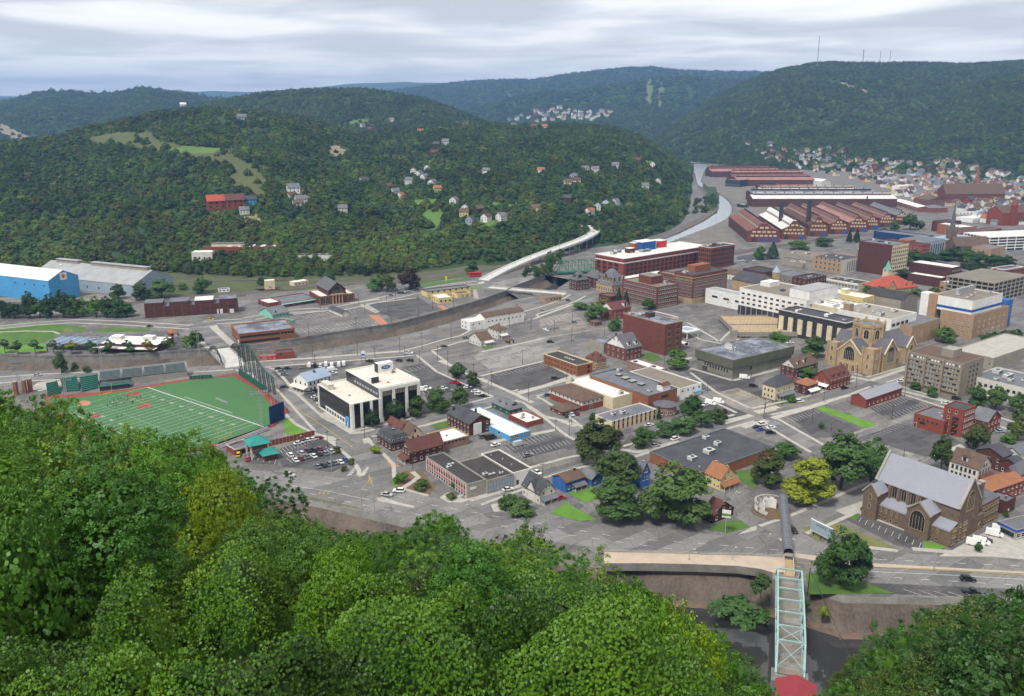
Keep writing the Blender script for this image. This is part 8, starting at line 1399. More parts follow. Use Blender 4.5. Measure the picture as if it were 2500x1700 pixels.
# ================================================================== bridges
def ribbon(pts,w_,z0,z1,m):
 """deck following points with their own heights"""
 b=MB();n=len(pts);L_=[]
 for i,p in enumerate(pts):
  d=(pts[min(i+1,n-1)]-pts[max(i-1,0)]);d.z=0;d.normalize();s=Vector((-d.y,d.x,0))*w_/2;L_.append((p+s+Vector((0,0,z1)),p-s+Vector((0,0,z1)),p-s+Vector((0,0,z0)),p+s+Vector((0,0,z0))))
 for a,c in zip(L_,L_[1:]):b.add(list(a)+list(c),[(1,0,4,5),(2,1,5,6),(3,2,6,7),(0,3,7,4)],m)
 b.add(list(L_[0]),[(0,1,2,3)],m);b.add(list(L_[-1]),[(3,2,1,0)],m);return b
def side(pts,off):
 o=[]
 for i,p in enumerate(pts):d=(pts[min(i+1,len(pts)-1)]-pts[max(i-1,0)]);d.z=0;d.normalize();o.append(p+Vector((-d.y,d.x,0))*off)
 return o
tb=thing('truss_footbridge','pale teal steel truss bridge over the river with plank deck','bridge',(94,265.5,3),R(-106.4));LB,WB,NP=56.0,7.6,8
m=MB();m.box((0,-WB/2+.3,-.5),(LB,WB/2-.3,0),M('rooftan'));m.build('deck',tb)
for i in range(28):m=MB();m.box((2*i+.04,-WB/2+.5,.004),(2*i+1.96,WB/2-.5,.05+.01*(i%2)),M('floodwall' if i%3 else 'rooftan'));m.build('plank',tb)
HT=[0]+[5.6+1.6*math.sin(math.pi*i/NP)for i in range(1,NP)]+[0]
for s in(-1,1):
 y=s*WB/2;m=MB();m.box((0,y-.25,-.7),(LB,y+.25,-.2),M('truss'));m.build('bottom_chord',tb);m=MB()
 for i in range(NP):m.bar((LB*i/NP,y,HT[i]+(0 if i else .0)),(LB*(i+1)/NP,y,HT[i+1]),.5,.45,M('truss'))
 m.build('top_chord',tb)
 for i in range(1,NP):m=MB();m.bar((LB*i/NP,y,-.3),(LB*i/NP,y,HT[i]),.28,.3,M('truss'));m.build('vertical',tb);m=MB();m.bar((LB*i/NP,y,HT[i]),(LB*(i+(1 if i<NP/2 else-1))/NP,y,-.3),.16,.2,M('truss'));m.build('diagonal',tb)
 m=MB();m.box((0,y-s*.55-.04,.9),(LB,y-s*.55+.04,1.05),M('truss'));m.box((0,y-s*.55-.03,.45),(LB,y-s*.55+.03,.53),M('truss'));m.build('handrail',tb)
for i in range(1,NP):m=MB();m.bar((LB*i/NP,-WB/2,HT[i]-.1),(LB*i/NP,WB/2,HT[i]-.1),.35,.5,M('truss'));m.build('cross_strut',tb)
for i in range(NP*2+1):m=MB();m.bar((LB*i/NP/2,-WB/2,-.75),(LB*i/NP/2,WB/2,-.75),.3,.4,M('truss'));m.build('floor_beam',tb)
for i in(NP-2,NP-1):m=MB();m.bar((LB*i/NP,-WB/2,HT[i]),(LB*(i+1)/NP,WB/2,HT[i+1]*.6+2),.16,.16,M('truss'));m.bar((LB*i/NP,WB/2,HT[i]),(LB*(i+1)/NP,-WB/2,HT[i+1]*.6+2),.16,.16,M('truss'));m.build('wind_brace',tb)
ab=MB();ab.box((-2,-5,-14),(2.5,5,-.6),M('floodwall'));ab.build('abutment',tb);ab=MB();ab.box((LB-3,-5,-20),(LB+3,5,-.6),M('floodwall'));ab.build('abutment',tb)
st_=thing('incline_station','small red metal roof of the incline station at bridge end','station',tb.matrix_basis@Vector((LB+3.5,-3.5,-3.5)),R(-106.4));house_geo(st_,14,10,3.8,'brickdark','roofcrimson','u',2)
PZ=2.6;pp_=[G('L',x,y,PZ)for x,y in((-60,575),(200,580),(500,590),(800,597),(960,606),(975,690),(905,694),(830,672),(700,655),(450,645),(200,640),(-60,640))]
pl_=thing('riverside_platform','long beige concrete platform beside the boulevard','platform');ar=[(p.x,p.y)for p in pp_][::-1];m=MB();m.prism(ar,-.4,PZ,M('floodwall'),M('platform'));m.build('slab',pl_)
for i in range(4):m=MB();a,b=pp_[i],pp_[i+1];m.bar(a+Vector((0,0,.9)),b+Vector((0,0,.9)),.12,.12,M('galv'));m.bar(a+Vector((0,0,.25)),b+Vector((0,0,.25)),.3,.5,M('concrete'));m.build('railing',pl_)
wk=thing('covered_walkway','dark barrel-roofed covered walkway over the boulevard','walkway',(108.9,321.5,0),R(-104.3));LW=46
m=MB();m.box((0,-1.6,4.0),(LW,1.6,4.5),M('concrete'));m.build('floor',wk)
for i in range(24):
 m=MB();a0,a1=LW*i/24+.06,LW*(i+1)/24-.06;n=8;vs=[(x,1.7*math.cos(math.pi*t/n),5.6+1.5*math.sin(math.pi*t/n))for x in(a0,a1)for t in range(n+1)];m.add(vs+[(a0,1.7,4.5),(a0,-1.7,4.5),(a1,1.7,4.5),(a1,-1.7,4.5)],[(t,t+1,n+2+t,n+1+t)for t in range(n)]+[(18,0,9,20),(8,19,21,17)],M('barrel'));m.build('roof_panel',wk)
 m=MB();[m.bar((a0-.06,1.74*math.cos(math.pi*t/6),5.62+1.54*math.sin(math.pi*t/6)),(a0-.06,1.74*math.cos(math.pi*(t+1)/6),5.62+1.54*math.sin(math.pi*(t+1)/6)),.12,.12,M('greymetal'))for t in range(6)];m.build('rib',wk)
for x in(1.5,LW-1.5):m=MB();m.box((x-.7,-1.2,0),(x+.7,1.2,4),M('concrete'));m.build('pier',wk)
lk=thing('link_ramp','pale link ramp from covered walkway to truss bridge','ramp',(97.6,276.6,0),R(-106));m=MB();m.box((0,-1.5,2.2),(12,1.5,2.9),M('stonetan'));m.box((0,-1.7,2.2),(12,-1.5,4),M('cream'));m.box((0,1.5,2.2),(12,1.7,4),M('cream'));m.build('slab',lk);m=MB();m.box((.4,-1,0),(1.8,1,2.2),M('yellow'));m.build('pier',lk)
sr=thing('spiral_ramp','curved white concrete spiral ramp at walkway end','ramp',G('L',885,345),R(10));NA=16
def arc(r0,r1,z0,z1,a0,a1,m_,nm,rise=0.0):
 m=MB()
 for i in range(NA):
  t0,t1=a0+(a1-a0)*i/NA,a0+(a1-a0)*(i+1)/NA;h0,h1=rise*i/NA,rise*(i+1)/NA
  vs=[(r*math.cos(t),r*math.sin(t),z+h)for t,h in((t0,h0),(t1,h1))for r,z in((r0,z0),(r1,z0),(r1,z1),(r0,z1))];m.add(vs,[(1,5,6,2),(2,6,7,3),(3,7,4,0),(0,4,5,1)],m_)
 m.build(nm,sr)
arc(0.01,7.6,0,.25,0,2*math.pi,M('mulch'),'base_slab');arc(6.0,6.3,1.0,4.2,R(45),R(190),M('white'),'curved_wall');arc(3.2,6.0,2.0,2.4,R(30),R(230),M('concrete'),'ramp_deck',-1.6);arc(3.0,3.25,0,4.2,R(20),R(200),M('white'),'inner_wall');arc(5.7,6.6,4.2,4.5,R(20),R(192),M('concrete'),'rim')
for t in range(7):m=MB();m.box((-.25,-.25,0),(.25,.25,4.2),M('concrete'));m.build('column',sr,(5.6*math.cos(.4+t*.45),5.6*math.sin(.4+t*.45),0))
a,b=Vector((-16,768,0)),Vector((40,744,0));ag=thing('concrete_arch_bridge','low concrete arch road bridge over the river channel','bridge',a,math.atan2(b.y-a.y,b.x-a.x));LA=(b-a).length+6
m=MB();m.box((-6,-6,-.9),(LA,6,.12),M('deckwhite'));m.build('deck',ag)
for y in(-6,6):m=MB();m.box((-6,y-.3,.121),(LA,y+.3,1.2),M('concrete'));m.build('parapet',ag);
for x0 in(2,31):
 m=MB();n=12;W0=27
 for y in(-5.8,5.8):
  top=[(x0+W0*t/n,y,-.9)for t in range(n+1)];bot=[(x0+W0*t/n,y,-8.2+6.4*math.sin(math.pi*t/n))for t in range(n+1)];m.add(top+bot,[(t,t+1,n+2+t,n+1+t)for t in range(n)],M('floodwall'))
 m.build('arch',ag)
m=MB();m.box((29,-6,-9),(31,6,-.9),M('floodwall'));m.build('pier',ag)
VP=[G(3,x,y,z)for x,y,z in((-60,612,.3),(60,548,1.8),(180,492,4),(320,432,6.5),(460,380,8.5),(600,332,10.5),(700,296,11.5),(780,260,12),(830,228,12.5),(846,205,13),(825,190,13.5),(780,178,14),(720,172,15))]
VP=resample(VP,40);vd=thing('white_viaduct','white curving road viaduct on tall piers below the hill','viaduct');ribbon(VP,11,-1.4,0,M('deckwhite')).build('deck',vd)
for o_ in(-5.3,5.3):ribbon([p for p in side(VP,o_)],.5,.001,1.1,M('white')).build('parapet',vd)
for i in range(12,40,3):
 p=VP[i];d=(VP[min(39,i+1)]-VP[i-1]);d.z=0;d.normalize();s=Vector((-d.y,d.x,0));m=MB();zl=max(0,float(land(p.x,p.y)))-1
 for q in(-3,3):m.tube(Vector((p.x,p.y,zl))+s*q,p+s*q-Vector((0,0,2.6)),.7,M('concrete'),8)
 m.bar(p+s*-4.8-Vector((0,0,2.2)),p+s*4.8-Vector((0,0,2.2)),1.6,1.5,M('concrete'));m.build('pier',vd)
rw=MB();
for i in range(11):a,b=side(VP,-5.2)[i],side(VP,-5.2)[i+1];rw.add([(a.x,a.y,-.2),(b.x,b.y,-.2),b-Vector((0,0,1.4)),a-Vector((0,0,1.4))],[(0,1,2,3)],M('stonetan'))
rw.build('retaining_wall',vd)
gt=thing('green_rail_truss','dark green steel railway truss behind the red brick houses','bridge',G(3,520,548,3),R(16));LG=52
for y in(0,7):
 for i in range(8):
  x0,x1=LG*i/8,LG*(i+1)/8;z0=0 if i==0 else 10;m=MB();m.bar((x0,y,z0),(x1,y,10),.5,.5,M('trussgreen'));m.bar((x1,y,0),(x1,y,10),.4,.4,M('trussgreen'));m.bar((x0,y,10 if i else 0),(x1,y,0),.25,.3,M('trussgreen'));m.build('truss_panel',gt)
m=MB();m.box((0,-.5,-1.4),(LG,7.5,0),M('trussgreen'));m.build('deck_girder',gt);m=MB();m.box((-2,0,-14),(2,7,-1.41),M('floodwall'));m.box((LG-2,0,-14),(LG+2,7,-1.41),M('floodwall'));m.build('abutment',gt)
ab_=thing('arch_truss_bridge','road bridge with dark steel arch trusses beside the stadium','bridge',G(1,1700,1185),R(-60));LQ=44
m=MB();m.box((-2,0,-1.2),(LQ+2,13,.1),M('deckwhite'));m.build('deck',ab_)
for y in(-.4,13.4):
 pr=None
 for i in range(11):
  x=LQ*i/10;z=7.5*math.sin(math.pi*i/10)+.3;p=Vector((x,y,z));m=MB()
  if pr:m.bar(pr,p,.6,.6,M('steeldark'));m.bar(pr-Vector((0,0,min(1.6,pr.z))),p-Vector((0,0,min(1.6,p.z))),.3,.3,M('steeldark'))
  m.bar((x,y,0),p,.25,.3,M('steeldark'));m.build('arch_member',ab_);pr=p
 m=MB();m.box((-2,y-.2,.101),(LQ+2,y+.2,1.1),M('concrete'));m.build('parapet',ab_)
# ================================================================== vehicles
CARM={}
def car_meshes(kind,col):
 if(kind,col)in CARM:return CARM[(kind,col)]
 m=mat('m_car_'+col,{'white':(.72,.72,.70),'silver':(.40,.41,.42),'grey':(.16,.165,.17),'black':(.016,.016,.018),'red':(.40,.016,.018),'blue':(.03,.075,.24),'maroon':(.16,.015,.02),'yellow':(.62,.38,.02),'tan':(.32,.26,.18),'lightblue':(.22,.42,.5)}[col],None,rough=.3,spec=.5,scale=.5,amt=.25)
 L_,W,prof,cab={'car':(4.6,1.8,[(-2.3,.35),(-2.28,.78),(-1.7,.9),(1.0,.92),(2.15,.75),(2.3,.5),(2.28,.3)],[(-1.75,.88),(-1.15,1.42),(.35,1.44),(1.15,.9)]),'suv':(4.8,1.9,[(-2.4,.4),(-2.38,1.0),(-2.2,1.08),(1.1,1.08),(2.25,.92),(2.4,.6),(2.38,.35)],[(-2.2,1.06),(-1.95,1.72),(.4,1.74),(1.2,1.06)]),'van':(5.8,2.05,[(-2.9,.4),(-2.9,1.35),(1.9,1.35),(2.75,1.05),(2.9,.6),(2.88,.35)],[(-2.88,1.3),(-2.85,2.35),(1.3,2.4),(2.0,1.33)]),'pickup':(5.5,1.95,[(-2.75,.5),(-2.73,1.08),(.9,1.08),(2.55,1.0),(2.75,.65),(2.73,.4)],[(-.7,1.06),(-.5,1.75),(.75,1.77),(1.4,1.06)])}[kind]
 def ext(mb,pr,w0,w1,mm):
  n=len(pr);zt=max(p[1]for p in pr);vs=[]
  for s in(-1,1):vs+=[(p[0],s*(w0 if p[1]<zt-.3 else w1),p[1])for p in pr]
  mb.add(vs,[(i,(i+1)%n,n+(i+1)%n,n+i)for i in range(n)]+[tuple(range(n-1,-1,-1)),tuple(range(n,2*n))],mm)
 b=MB();ext(b,prof[::-1],W/2,W/2-.05,m);c=MB();ext(c,cab[::-1],W/2-.08,W/2-.25,M('blackglass')if kind!='van' else m)
 zt=max(p[1]for p in cab);c.box((cab[1][0]+.05,-W/2+.27,zt-.03),(cab[2][0]-.05,W/2-.27,zt+.03),m)
 if kind=='van':c.box((1.35,-W/2+.06,1.4),(1.75,W/2-.06,2.0),M('blackglass'))
 if kind=='pickup':b.box((-2.6,-W/2+.15,1.09),(-.8,W/2-.15,1.1),M('steeldark'))
 wh=MB();wh.lathe([(.01,-.11),(.2,-.12),(.33,-.1),(.34,.1),(.2,.12),(.01,.11)],M('tyre'),10);wh.lathe([(.2,.125),(.01,.13)],M('galv'),8);wh.lathe([(.01,-.13),(.2,-.125)],M('galv'),8)
 wh.v=[(v[0],v[2],v[1]+.34)for v in wh.v];hl=MB();hl.box((-.04,-.18,-.08),(.04,.18,.08),M('white'));CARM[(kind,col)]=(b.mesh('body'),c.mesh('cabin'),wh.mesh('wheel'),hl.mesh('headlight'),L_,W);return CARM[(kind,col)]
CN={'car':'sedan','suv':'hatchback','van':'van','pickup':'pickup truck'}
def vehicle(loc,rz,kind,col,label,group=None,s=1.06):
 b,c,w_,h,L_,W=car_meshes(kind,col);e=obj('parked_car' if kind in('car','suv')else kind,None,None,loc,(0,0,rz),(s,s,s));tag(e,label,{'car':'car','suv':'car','van':'van','pickup':'pickup'}[kind],group);obj('body',b,e);obj('cabin',c,e)
 for x in(-.3,.3):
  for y in(-.46,.46):obj('wheel',w_,e,(L_*x,W*y,0))
 for y in(-.33,.33):obj('headlight',h,e,(L_/2-.03,W*y,.72))
KC={'c':'car','s':'suv','v':'van','p':'pickup'};CC={'w':'white','i':'silver','g':'grey','b':'black','r':'red','u':'blue','m':'maroon','y':'yellow','t':'tan','l':'lightblue'}
def row(k,pos,spec,deg,where,z=.14):
 seen={};sp=spec.split();tot={q:sp.count(q)for q in sp}
 for(x,y),q in zip(pos,sp):
  seen[q]=seen.get(q,0)+1;n=(ORD[seen[q]-1]+' ')if tot[q]>1 else ''
  vehicle(G(k,x,y)+Vector((0,0,z)),R(deg)if not isinstance(deg,list)else R(deg.pop(0)),KC[q[0]],CC[q[1]],f"{n}{CC[q[1]]} {CN[KC[q[0]]]} {where}"+(', from its left end' if n else ''),where)
row(6,[(430,945),(470,930),(510,922),(550,915),(590,905)],'cw cb cw cw cm',36,'parked along the brick fence')
row(6,[(360,1045),(405,1085),(450,1030),(450,1070),(495,1055),(505,1005),(550,1050),(555,1003),(595,1035),(600,993),(645,1030),(690,1015)],'sw cw si cm cg cb cw sb cb cm cg si',126,'in the middle of the kiosk car park')
row(6,[(582,1135),(630,1125),(675,1115),(720,1105),(768,1098),(805,1080)],'cg cb sg cg cw cu',126,'along the boulevard edge of the kiosk car park')
row(6,[(515,318),(560,318),(605,318),(650,310),(697,318),(755,312),(795,305)],'vw vb sw vw vw vw vw',100,'in the van row behind the white shop house');row(6,[(265,340),(335,338),(290,362),(310,388)],'cb cb cg cg',20,'at the corner of the dealer lot');row(6,[(470,330),(700,352),(710,378)],'pt vw cw',30,'beside the white shop house roof')
row(6,[(308,488),(520,535),(575,525),(565,572),(585,590),(610,620)],'cb sg sb cw cg cw',20,'between street and dealership');row(6,[(1240,275),(1330,275),(1005,280)],'sb sb sb',150,'behind the dealership tower');row(6,[(1320,215)],'pw',5,'driving on the street behind the dealership');row(6,[(1695,452)],'pr',-5,'under the street trees');row(6,[(1425,515),(1470,500),(1740,475),(1800,492),(1830,510),(1860,528),(1890,548),(1925,562),(1600,500),(1640,515)],'vw sw cb cw sg cw sw cb cw cg',-10,'in the row right of the dealership')
row(6,[(357,1208),(1145,1365),(1240,1335),(2125,1322)],'si ci sw cw',[-12,-14,172,25],'driving on the boulevard');row(6,[(1925,895),(1985,905),(2025,960),(2215,958),(2285,1045)],'sg vb cw vi cg',35,'beside the blue shop');row(7,[(370,1185),(555,1390)],'cw cr',[-50,20],'near the grey gabled house');row(7,[(605,722),(650,712),(693,705)],'cb cw cm',100,'before the brick cottage');row(7,[(1278,800),(1325,965),(1490,912),(1775,625),(1840,612),(1740,632)],'cw cw sw vw vw cw',[36,36,36,-40,-30,36],'along the clipped tree row');row(7,[(515,420),(475,118)],'sb cb',[10,0],'alone in the big lots');row(7,[(2050,415)],'vw',-20,'beside the broadcast building');row(7,[(455,555)],'cu',20,'at the alley corner')
row(8,[(160,815),(205,793),(275,820),(190,836),(270,862),(130,482),(505,608),(870,498)],'cb sw cw cu sb sb sw cb',[20,20,20,15,0,-10,20,25],'in the lots right of the flat store');row(8,[(1325,445),(1365,430),(1640,535),(1775,585),(1690,625),(2130,850),(1605,1060),(430,130)],'cw cw vw sb cw cl cw cw',[10,10,-40,-20,-30,15,20,10],'near the taupe apartments and brick hall');row('L',[(2005,740),(2025,812),(1010,462),(1185,640)],'sb pb sb sg',[-8,-8,-70,-8],'on or beside the boulevard at the right');row('L',[(2045,540),(2080,530),(2105,515),(2155,485),(2190,462)],'vw vw cb vw vw',-30,'beside the stone church');row('b',[(110,685),(287,618),(898,390),(968,650),(1110,315),(1160,490)],'cb sg ci sb cb cg',[25,25,30,0,-60,0],'on streets near the cream house pair');row(2,[(1180,742),(1225,690),(1330,675),(1245,722),(1275,722),(1315,718),(1340,712)],'cg cw cw cb cb cg ci',10,'in the station yard');row(3,[(1920,872)],'cw',0,'on the parking deck roof',7.2);row(3,[(827,258)],'cg',70,'on the viaduct curve',13);row(4,[(445,520),(520,518),(530,528)],'sw cw cw',10,'on the low shop roof lot',7.2);row(4,[(20,462),(50,460),(80,470),(140,458),(205,450)],'cw cw cg cw cb',20,'in the railway car park');row(5,[(1935,1040),(2010,1075),(1780,1020)],'sy cr cu',100,'beside the teal kiosk');row(1,[(305,1388),(1215,990),(1705,938)],'ci cb sy',8,'on the park side streets')
# ================================================================== poles, lamps, masts, signs
def pole(k,x,yb,yt,label,lamp=False,m='wood',arm=True,group='utility poles',z=0.0):
 g=G(k,x,yb,z)if not isinstance(k,Vector)else k;h=zat(g,T(k,0,yt)[1])-z;e=thing('street_lamp' if lamp else 'utility_pole',label,'street lamp' if lamp else 'pole',g,random.uniform(-.4,.4)+GRID,group);b=MB();b.tube((0,0,0),(0,0,h),.17,M('galv' if lamp else m),6,.11);b.build('pole',e)
 if lamp:b=MB();b.bar((0,0,h),(2,0,h+.3),.1,.1,M('galv'));b.box((1.6,-.2,h+.2),(2.5,.2,h+.4),M('unit'));b.build('lamp_arm',e)
 elif arm:b=MB();b.box((-1.3,-.08,h-.9),(1.3,.08,h-.7),M('wood'));b.tube((-1.1,0,h-.7),(-1.1,0,h-.4),.07,M('unit'),5);b.tube((1.1,0,h-.7),(1.1,0,h-.4),.07,M('unit'),5);b.build('crossarm',e)
for k,where,L_ in((6,'around the dealership and its lots',[(545,260,140),(562,290,215),(905,228,95),(1048,250,160),(1250,205,75),(1290,245,155),(1410,300,180),(1430,178,40),(1555,270,145),(1640,395,185),(1845,350,290),(1965,545,435),(1990,465,350),(965,900,790),(665,985,835),(1350,760,665),(1355,1150,990),(740,1000,900)]),(2,'in the station lots',[(512,1085,955),(605,850,740),(780,750,640),(895,1020,910),(915,810,720),(968,890,800),(1140,780,650),(1160,905,810),(1218,820,715),(1400,910,690),(1515,850,745),(1685,830,730),(1665,1095,965),(1180,965,880)]),(3,'around the centre lots',[(145,990,880),(205,905,800),(320,1020,920),(508,1040,930),(250,1290,1175),(650,1110,990),(655,950,860),(915,1060,930),(610,1440,1325),(1400,1300,1170),(2105,1395,1250)]),(7,'along the lower centre streets',[(520,840,740),(630,880,750),(300,600,450),(415,1230,1095),(650,790,640),(1750,530,430),(2220,660,600)]),(8,'among the right-hand lots',[(215,740,610),(605,780,650),(760,840,755),(1250,745,625),(700,590,510),(960,490,330),(1340,1110,980),(1800,1280,1150),(1355,560,440)]),('m','beside the upper river',[(497,820,650),(657,770,560),(820,850,570),(865,690,600),(410,150,30),(480,120,60),(330,910,830)])):
 for i,(x,yb,yt)in enumerate(L_):pole(k,x,yb,yt,ORD[i%18]+' wooden pole from the left '+where)
for i,(k,x,yb,yt)in enumerate(((7,1130,1060,970),(7,1960,1520,1350),('L',865,585,490),('L',1810,690,580),('L',680,380,250),(8,220,700,600),(3,700,170,90),(3,855,215,140),(3,320,440,370),(3,550,350,285),(6,1760,1550,1450),(6,695,1160,1020),(6,425,1010,890),(3,2165,440,380),('L',420,660,570),('L',665,655,565))):pole(k,x,yb,yt,ORD[i]+' curved-arm street lamp counted along the boulevard and viaduct',True,group='street lamps',z=10 if k==3 and x in(320,550,700,855)else 0)
for i,(x0,yb,yt,xa,lab)in enumerate(((940,1470,1310,1050,'traffic signal mast with arm angled over the junction'),(745,1430,1320,570,'long traffic signal mast over the boulevard'),(1045,1510,1290,1000,'third traffic signal mast at the boulevard junction'))):
 g=G(6,x0,yb);h=zat(g,T(6,0,yt)[1]);e=thing('traffic_signal',lab,'traffic signal',g,0,'traffic signals');tip=(G(6,xa,yb-(120 if i!=1 else-20))-g)*.8;b=MB();b.tube((0,0,0),(0,0,h),.16,M('galv'),6);b.tube((0,0,h-.2),(tip.x,tip.y,h+.3),.1,M('galv'),5);b.build('mast',e)
 for t in(.5,.75,.98):b=MB();b.box((-.2,-.2,-1.1),(.2,.2,0),M('yellowobj'));b.build('signal_head',e,(tip.x*t,tip.y*t,h-.05))
for i,(x,yb,yt,lab)in enumerate(((1018,172,-30,'tallest slender radio mast on the right mountain'),(1305,146,52,'stout radio mast on the right mountain top'),(1415,122,62,'third thin radio mast on the ridge'),(1477,122,62,'fourth thin radio mast on the ridge'))):
 p=hit(*T('q',x,yb),2000.)if i<1 else PD(*T('q',x,yb+8),4000);d=ray(0,T('q',0,yt)[1]);zt=CAMH+d[2]/d[1]*p.y;e=thing('radio_mast',lab,'radio mast',p,0,'radio masts');b=MB();lattice(b,(0,0,-8),(0,0,zt-p.z),2.4 if i==1 else 1.6,M('galv'),24,.45 if i<2 else .28);b.build('mast',e)
for i,(x,yb,yt)in enumerate(((700,482,400),(715,486,405),(925,492,418),(938,492,418),(1355,640,572),(1372,645,565),(1390,640,560),(1428,625,545),(1462,610,545),(1570,735,660),(1645,705,652),(1668,735,652),(1590,1050,985),(1603,1050,985))):
 p=hit(*T('g',x,yb));d=ray(0,T('g',0,yt)[1]);zt=CAMH+d[2]/d[1]*p.y;e=thing('power_pole',ORD[i]+' pale power line pole from the left on the left hill','pole',p,0,'power line poles');b=MB();b.tube((0,0,-2),(0,0,zt-p.z),.4,M('rooftan'),5,.3);b.build('pole',e);b=MB();b.box((-4,-.2,zt-p.z-2),(4,.2,zt-p.z-1.5),M('rooftan'));b.build('crossarm',e)
bb=thing('billboard','pale billboard reading CHOICE on the corner verge','billboard',G('L',1108,475),math.atan2(*(lambda d:(d.y,d.x))(G('L',1195,520)-G('L',1108,475))));b=MB();b.box((0,0,2),(10,.4,6.4),M('greyblue'));b.build('panel',bb);b=MB();b.box((-.12,-.05,1.88),(10.12,.45,2),M('white'));b.box((-.12,-.05,6.4),(10.12,.45,6.52),M('white'));b.build('frame',bb);obj('lettering',text_mesh('CHOICE',1.3,M('steeldark'),.02),bb,(5,-.04,5.2),(math.pi/2,0,0))
for x in(1.5,5,8.5):b=MB();b.box((x-.15,.05,0),(x+.15,.35,2),M('steeldark'));b.build('post',bb)
fs_=thing('dealer_road_sign','white sign board on two poles behind the dealership','sign',G(6,938,290),R(10));b=MB();b.box((0,0,4.5),(2.6,.3,8),M('white'));b.box((.2,-.03,5),(2.4,0,6.2),M('bluepaint'));b.build('panel',fs_)
for x in(0,2.5):b=MB();b.box((x-.1,.05,0),(x+.1,.25,8.6),M('steeldark'));b.build('post',fs_)
cs=thing('corner_shop_sign','green and white sign board on pole before maroon house','sign',G('L',628,475),R(-20));b=MB();b.box((-1.6,-.15,7),(1.6,.15,10),M('white'));b.box((-1.6,-.18,7.6),(1.6,-.151,8.6),M('grassbright'));b.build('panel',cs);b=MB();b.tube((0,0,0),(0,0,7),.15,M('galv'),6);b.build('post',cs)
re_=thing('red_rail_wagon','bright red rail wagon parked under the dark tree','wagon',G(2,1815,590),R(18));b=MB();b.box((0,0,.9),(12,3,4),M('red'));b.box((.4,-.05,2.4),(11.6,.0,3.2),M('blackglass'));b.build('body',re_);b=MB();b.box((-.2,-.2,4.003),(12.2,3.2,4.4),M('red'));b.build('roof',re_)
for x in(2,10):b=MB();b.box((-1.2,.2,0),(1.2,2.8,.88),M('steeldark'));b.build('wheel_truck',re_,(x,0,0))
sn=thing('yellow_road_sign','yellow warning board beside the railway','sign',G(2,1625,640),R(20));b=MB();b.box((-.9,0,3),(.9,.2,7),M('yellowobj'));b.build('panel',sn);b=MB();b.tube((0,.1,0),(0,.1,3),.12,M('galv'),5);b.build('post',sn)
cp=thing('cable_pole','black pole with two thin cables slanting down beside the truss bridge','pole',G('L',1095,825));pz=zat(G('L',1095,825),T('L',0,665)[1]);b=MB();b.tube((0,0,0),(0,0,pz),.18,M('steeldark'),6,.14);b.build('pole',cp)
for q in(0,.7):b=MB();e=Vector((96+q,175,-2))-G('L',1095,825);b.tube((0,0,pz-.5-q),e,.07,M('steeldark'),4);b.build('cable',cp)
# ================================================================== the wooded slope below the overlook
SIL=[(-300,930),(0,945),(40,952),(120,955),(200,985),(232,1050),(250,1035),(300,1050),(330,1028),(400,1022),(470,1050),(530,1115),(575,1148),(640,1140),(700,1165),(724,1235),(800,1258),(900,1275),(955,1270),(975,1235),(1040,1216),(1110,1225),(1140,1290),(1190,1290),(1215,1250),(1290,1232),(1360,1270),(1395,1320),(1480,1305),(1540,1290),(1590,1330),(1600,1425),(1660,1432),(1740,1450),(1800,1545),(1890,1578),(1935,1612),(1975,1660),(1985,1760),(2050,1790),(2080,1700),(2112,1658),(2150,1690),(2190,1612),(2250,1572),(2300,1535),(2360,1490),(2410,1472),(2500,1460),(2900,1420)]
SX=np.array([p[0]for p in SIL]);SY=np.array([p[1]+(26 if 700<p[0]<1500 else 0)for p in SIL])
def fronds(tips,dirs,L,nl,wl,rng,droop=.45):
 up=np.array([0,0,1.]);q=[];s=unit(np.cross(dirs,up+rng.normal(size=dirs.shape)*.15));lens=L*rng.uniform(.7,1.15,len(tips))
 for t in np.linspace(.12,1,nl):
  p=tips+dirs*(lens*t)[:,None]-up*(droop*lens*t*t)[:,None];l=(lens*.30*np.sin(np.pi*min(.95,.22+t*.72)))[:,None]
  for sg in(-1,1):
   v=unit(s*sg+dirs*.35-up*.22)*l;w_=dirs*wl*l;q.append(np.stack([p,p+v*.5+w_,p+v,p+v*.5-w_],1))
 return np.concatenate(q)
def frond_crown(seed,H,W,base,lobes,tipsn,per,L,nl,wl):
 rng=np.random.default_rng(seed);c,cen=crown(seed,H,W,base,lobes,tipsn,1,.01,.05,core=False);tp=c.mean(1);ctr=np.array([0,0,base+(H-base)*.4]);o=unit(tp-ctr);T_=np.repeat(tp,per,0);D_=unit(np.repeat(o,per,0)*.8+rng.normal(size=(len(T_),3))*.75+[0,0,.35]);return fronds(T_,D_,L,nl,wl,rng),cen
for i in range(3):c=crown(200+i,10,8.6,.6,11,620,46,.17,.055,droop=.5,cs=(500,.035));proto(('near',i),10,8.6,.6,(qmesh('crown',c[0],[M('near_mid')]),c[1]),.02,i)
for i in range(2):c=crown(240+i,16,11,.8,15,1250,44,.175,.042,droop=.5,cs=(700,.028));proto(('tall',i),16,11,.8,(qmesh('crown',c[0],[M('near_mid')]),c[1]),.018,i)
for i in range(2):c=crown(210+i,8,9.5,.0,12,900,34,.165,.042,droop=1.0,outn=1.7,cs=(600,.03));proto(('vine',i),8,9.5,.3,(qmesh('crown',c[0],[M('near_vine')]),c[1]),.014,i)
for i in range(2):c=frond_crown(220+i,10,8.2,1.0,10,330,8,.62,7,.20);proto(('locust',i),10,8.2,1,(qmesh('crown',c[0],[M('near_mid')]),c[1]),.02,i)
c=frond_crown(230,6,7,.2,9,300,9,.62,9,.17);proto(('sumac',0),6,7,.3,(qmesh('crown',c[0],[M('near_light')]),c[1]),.014)
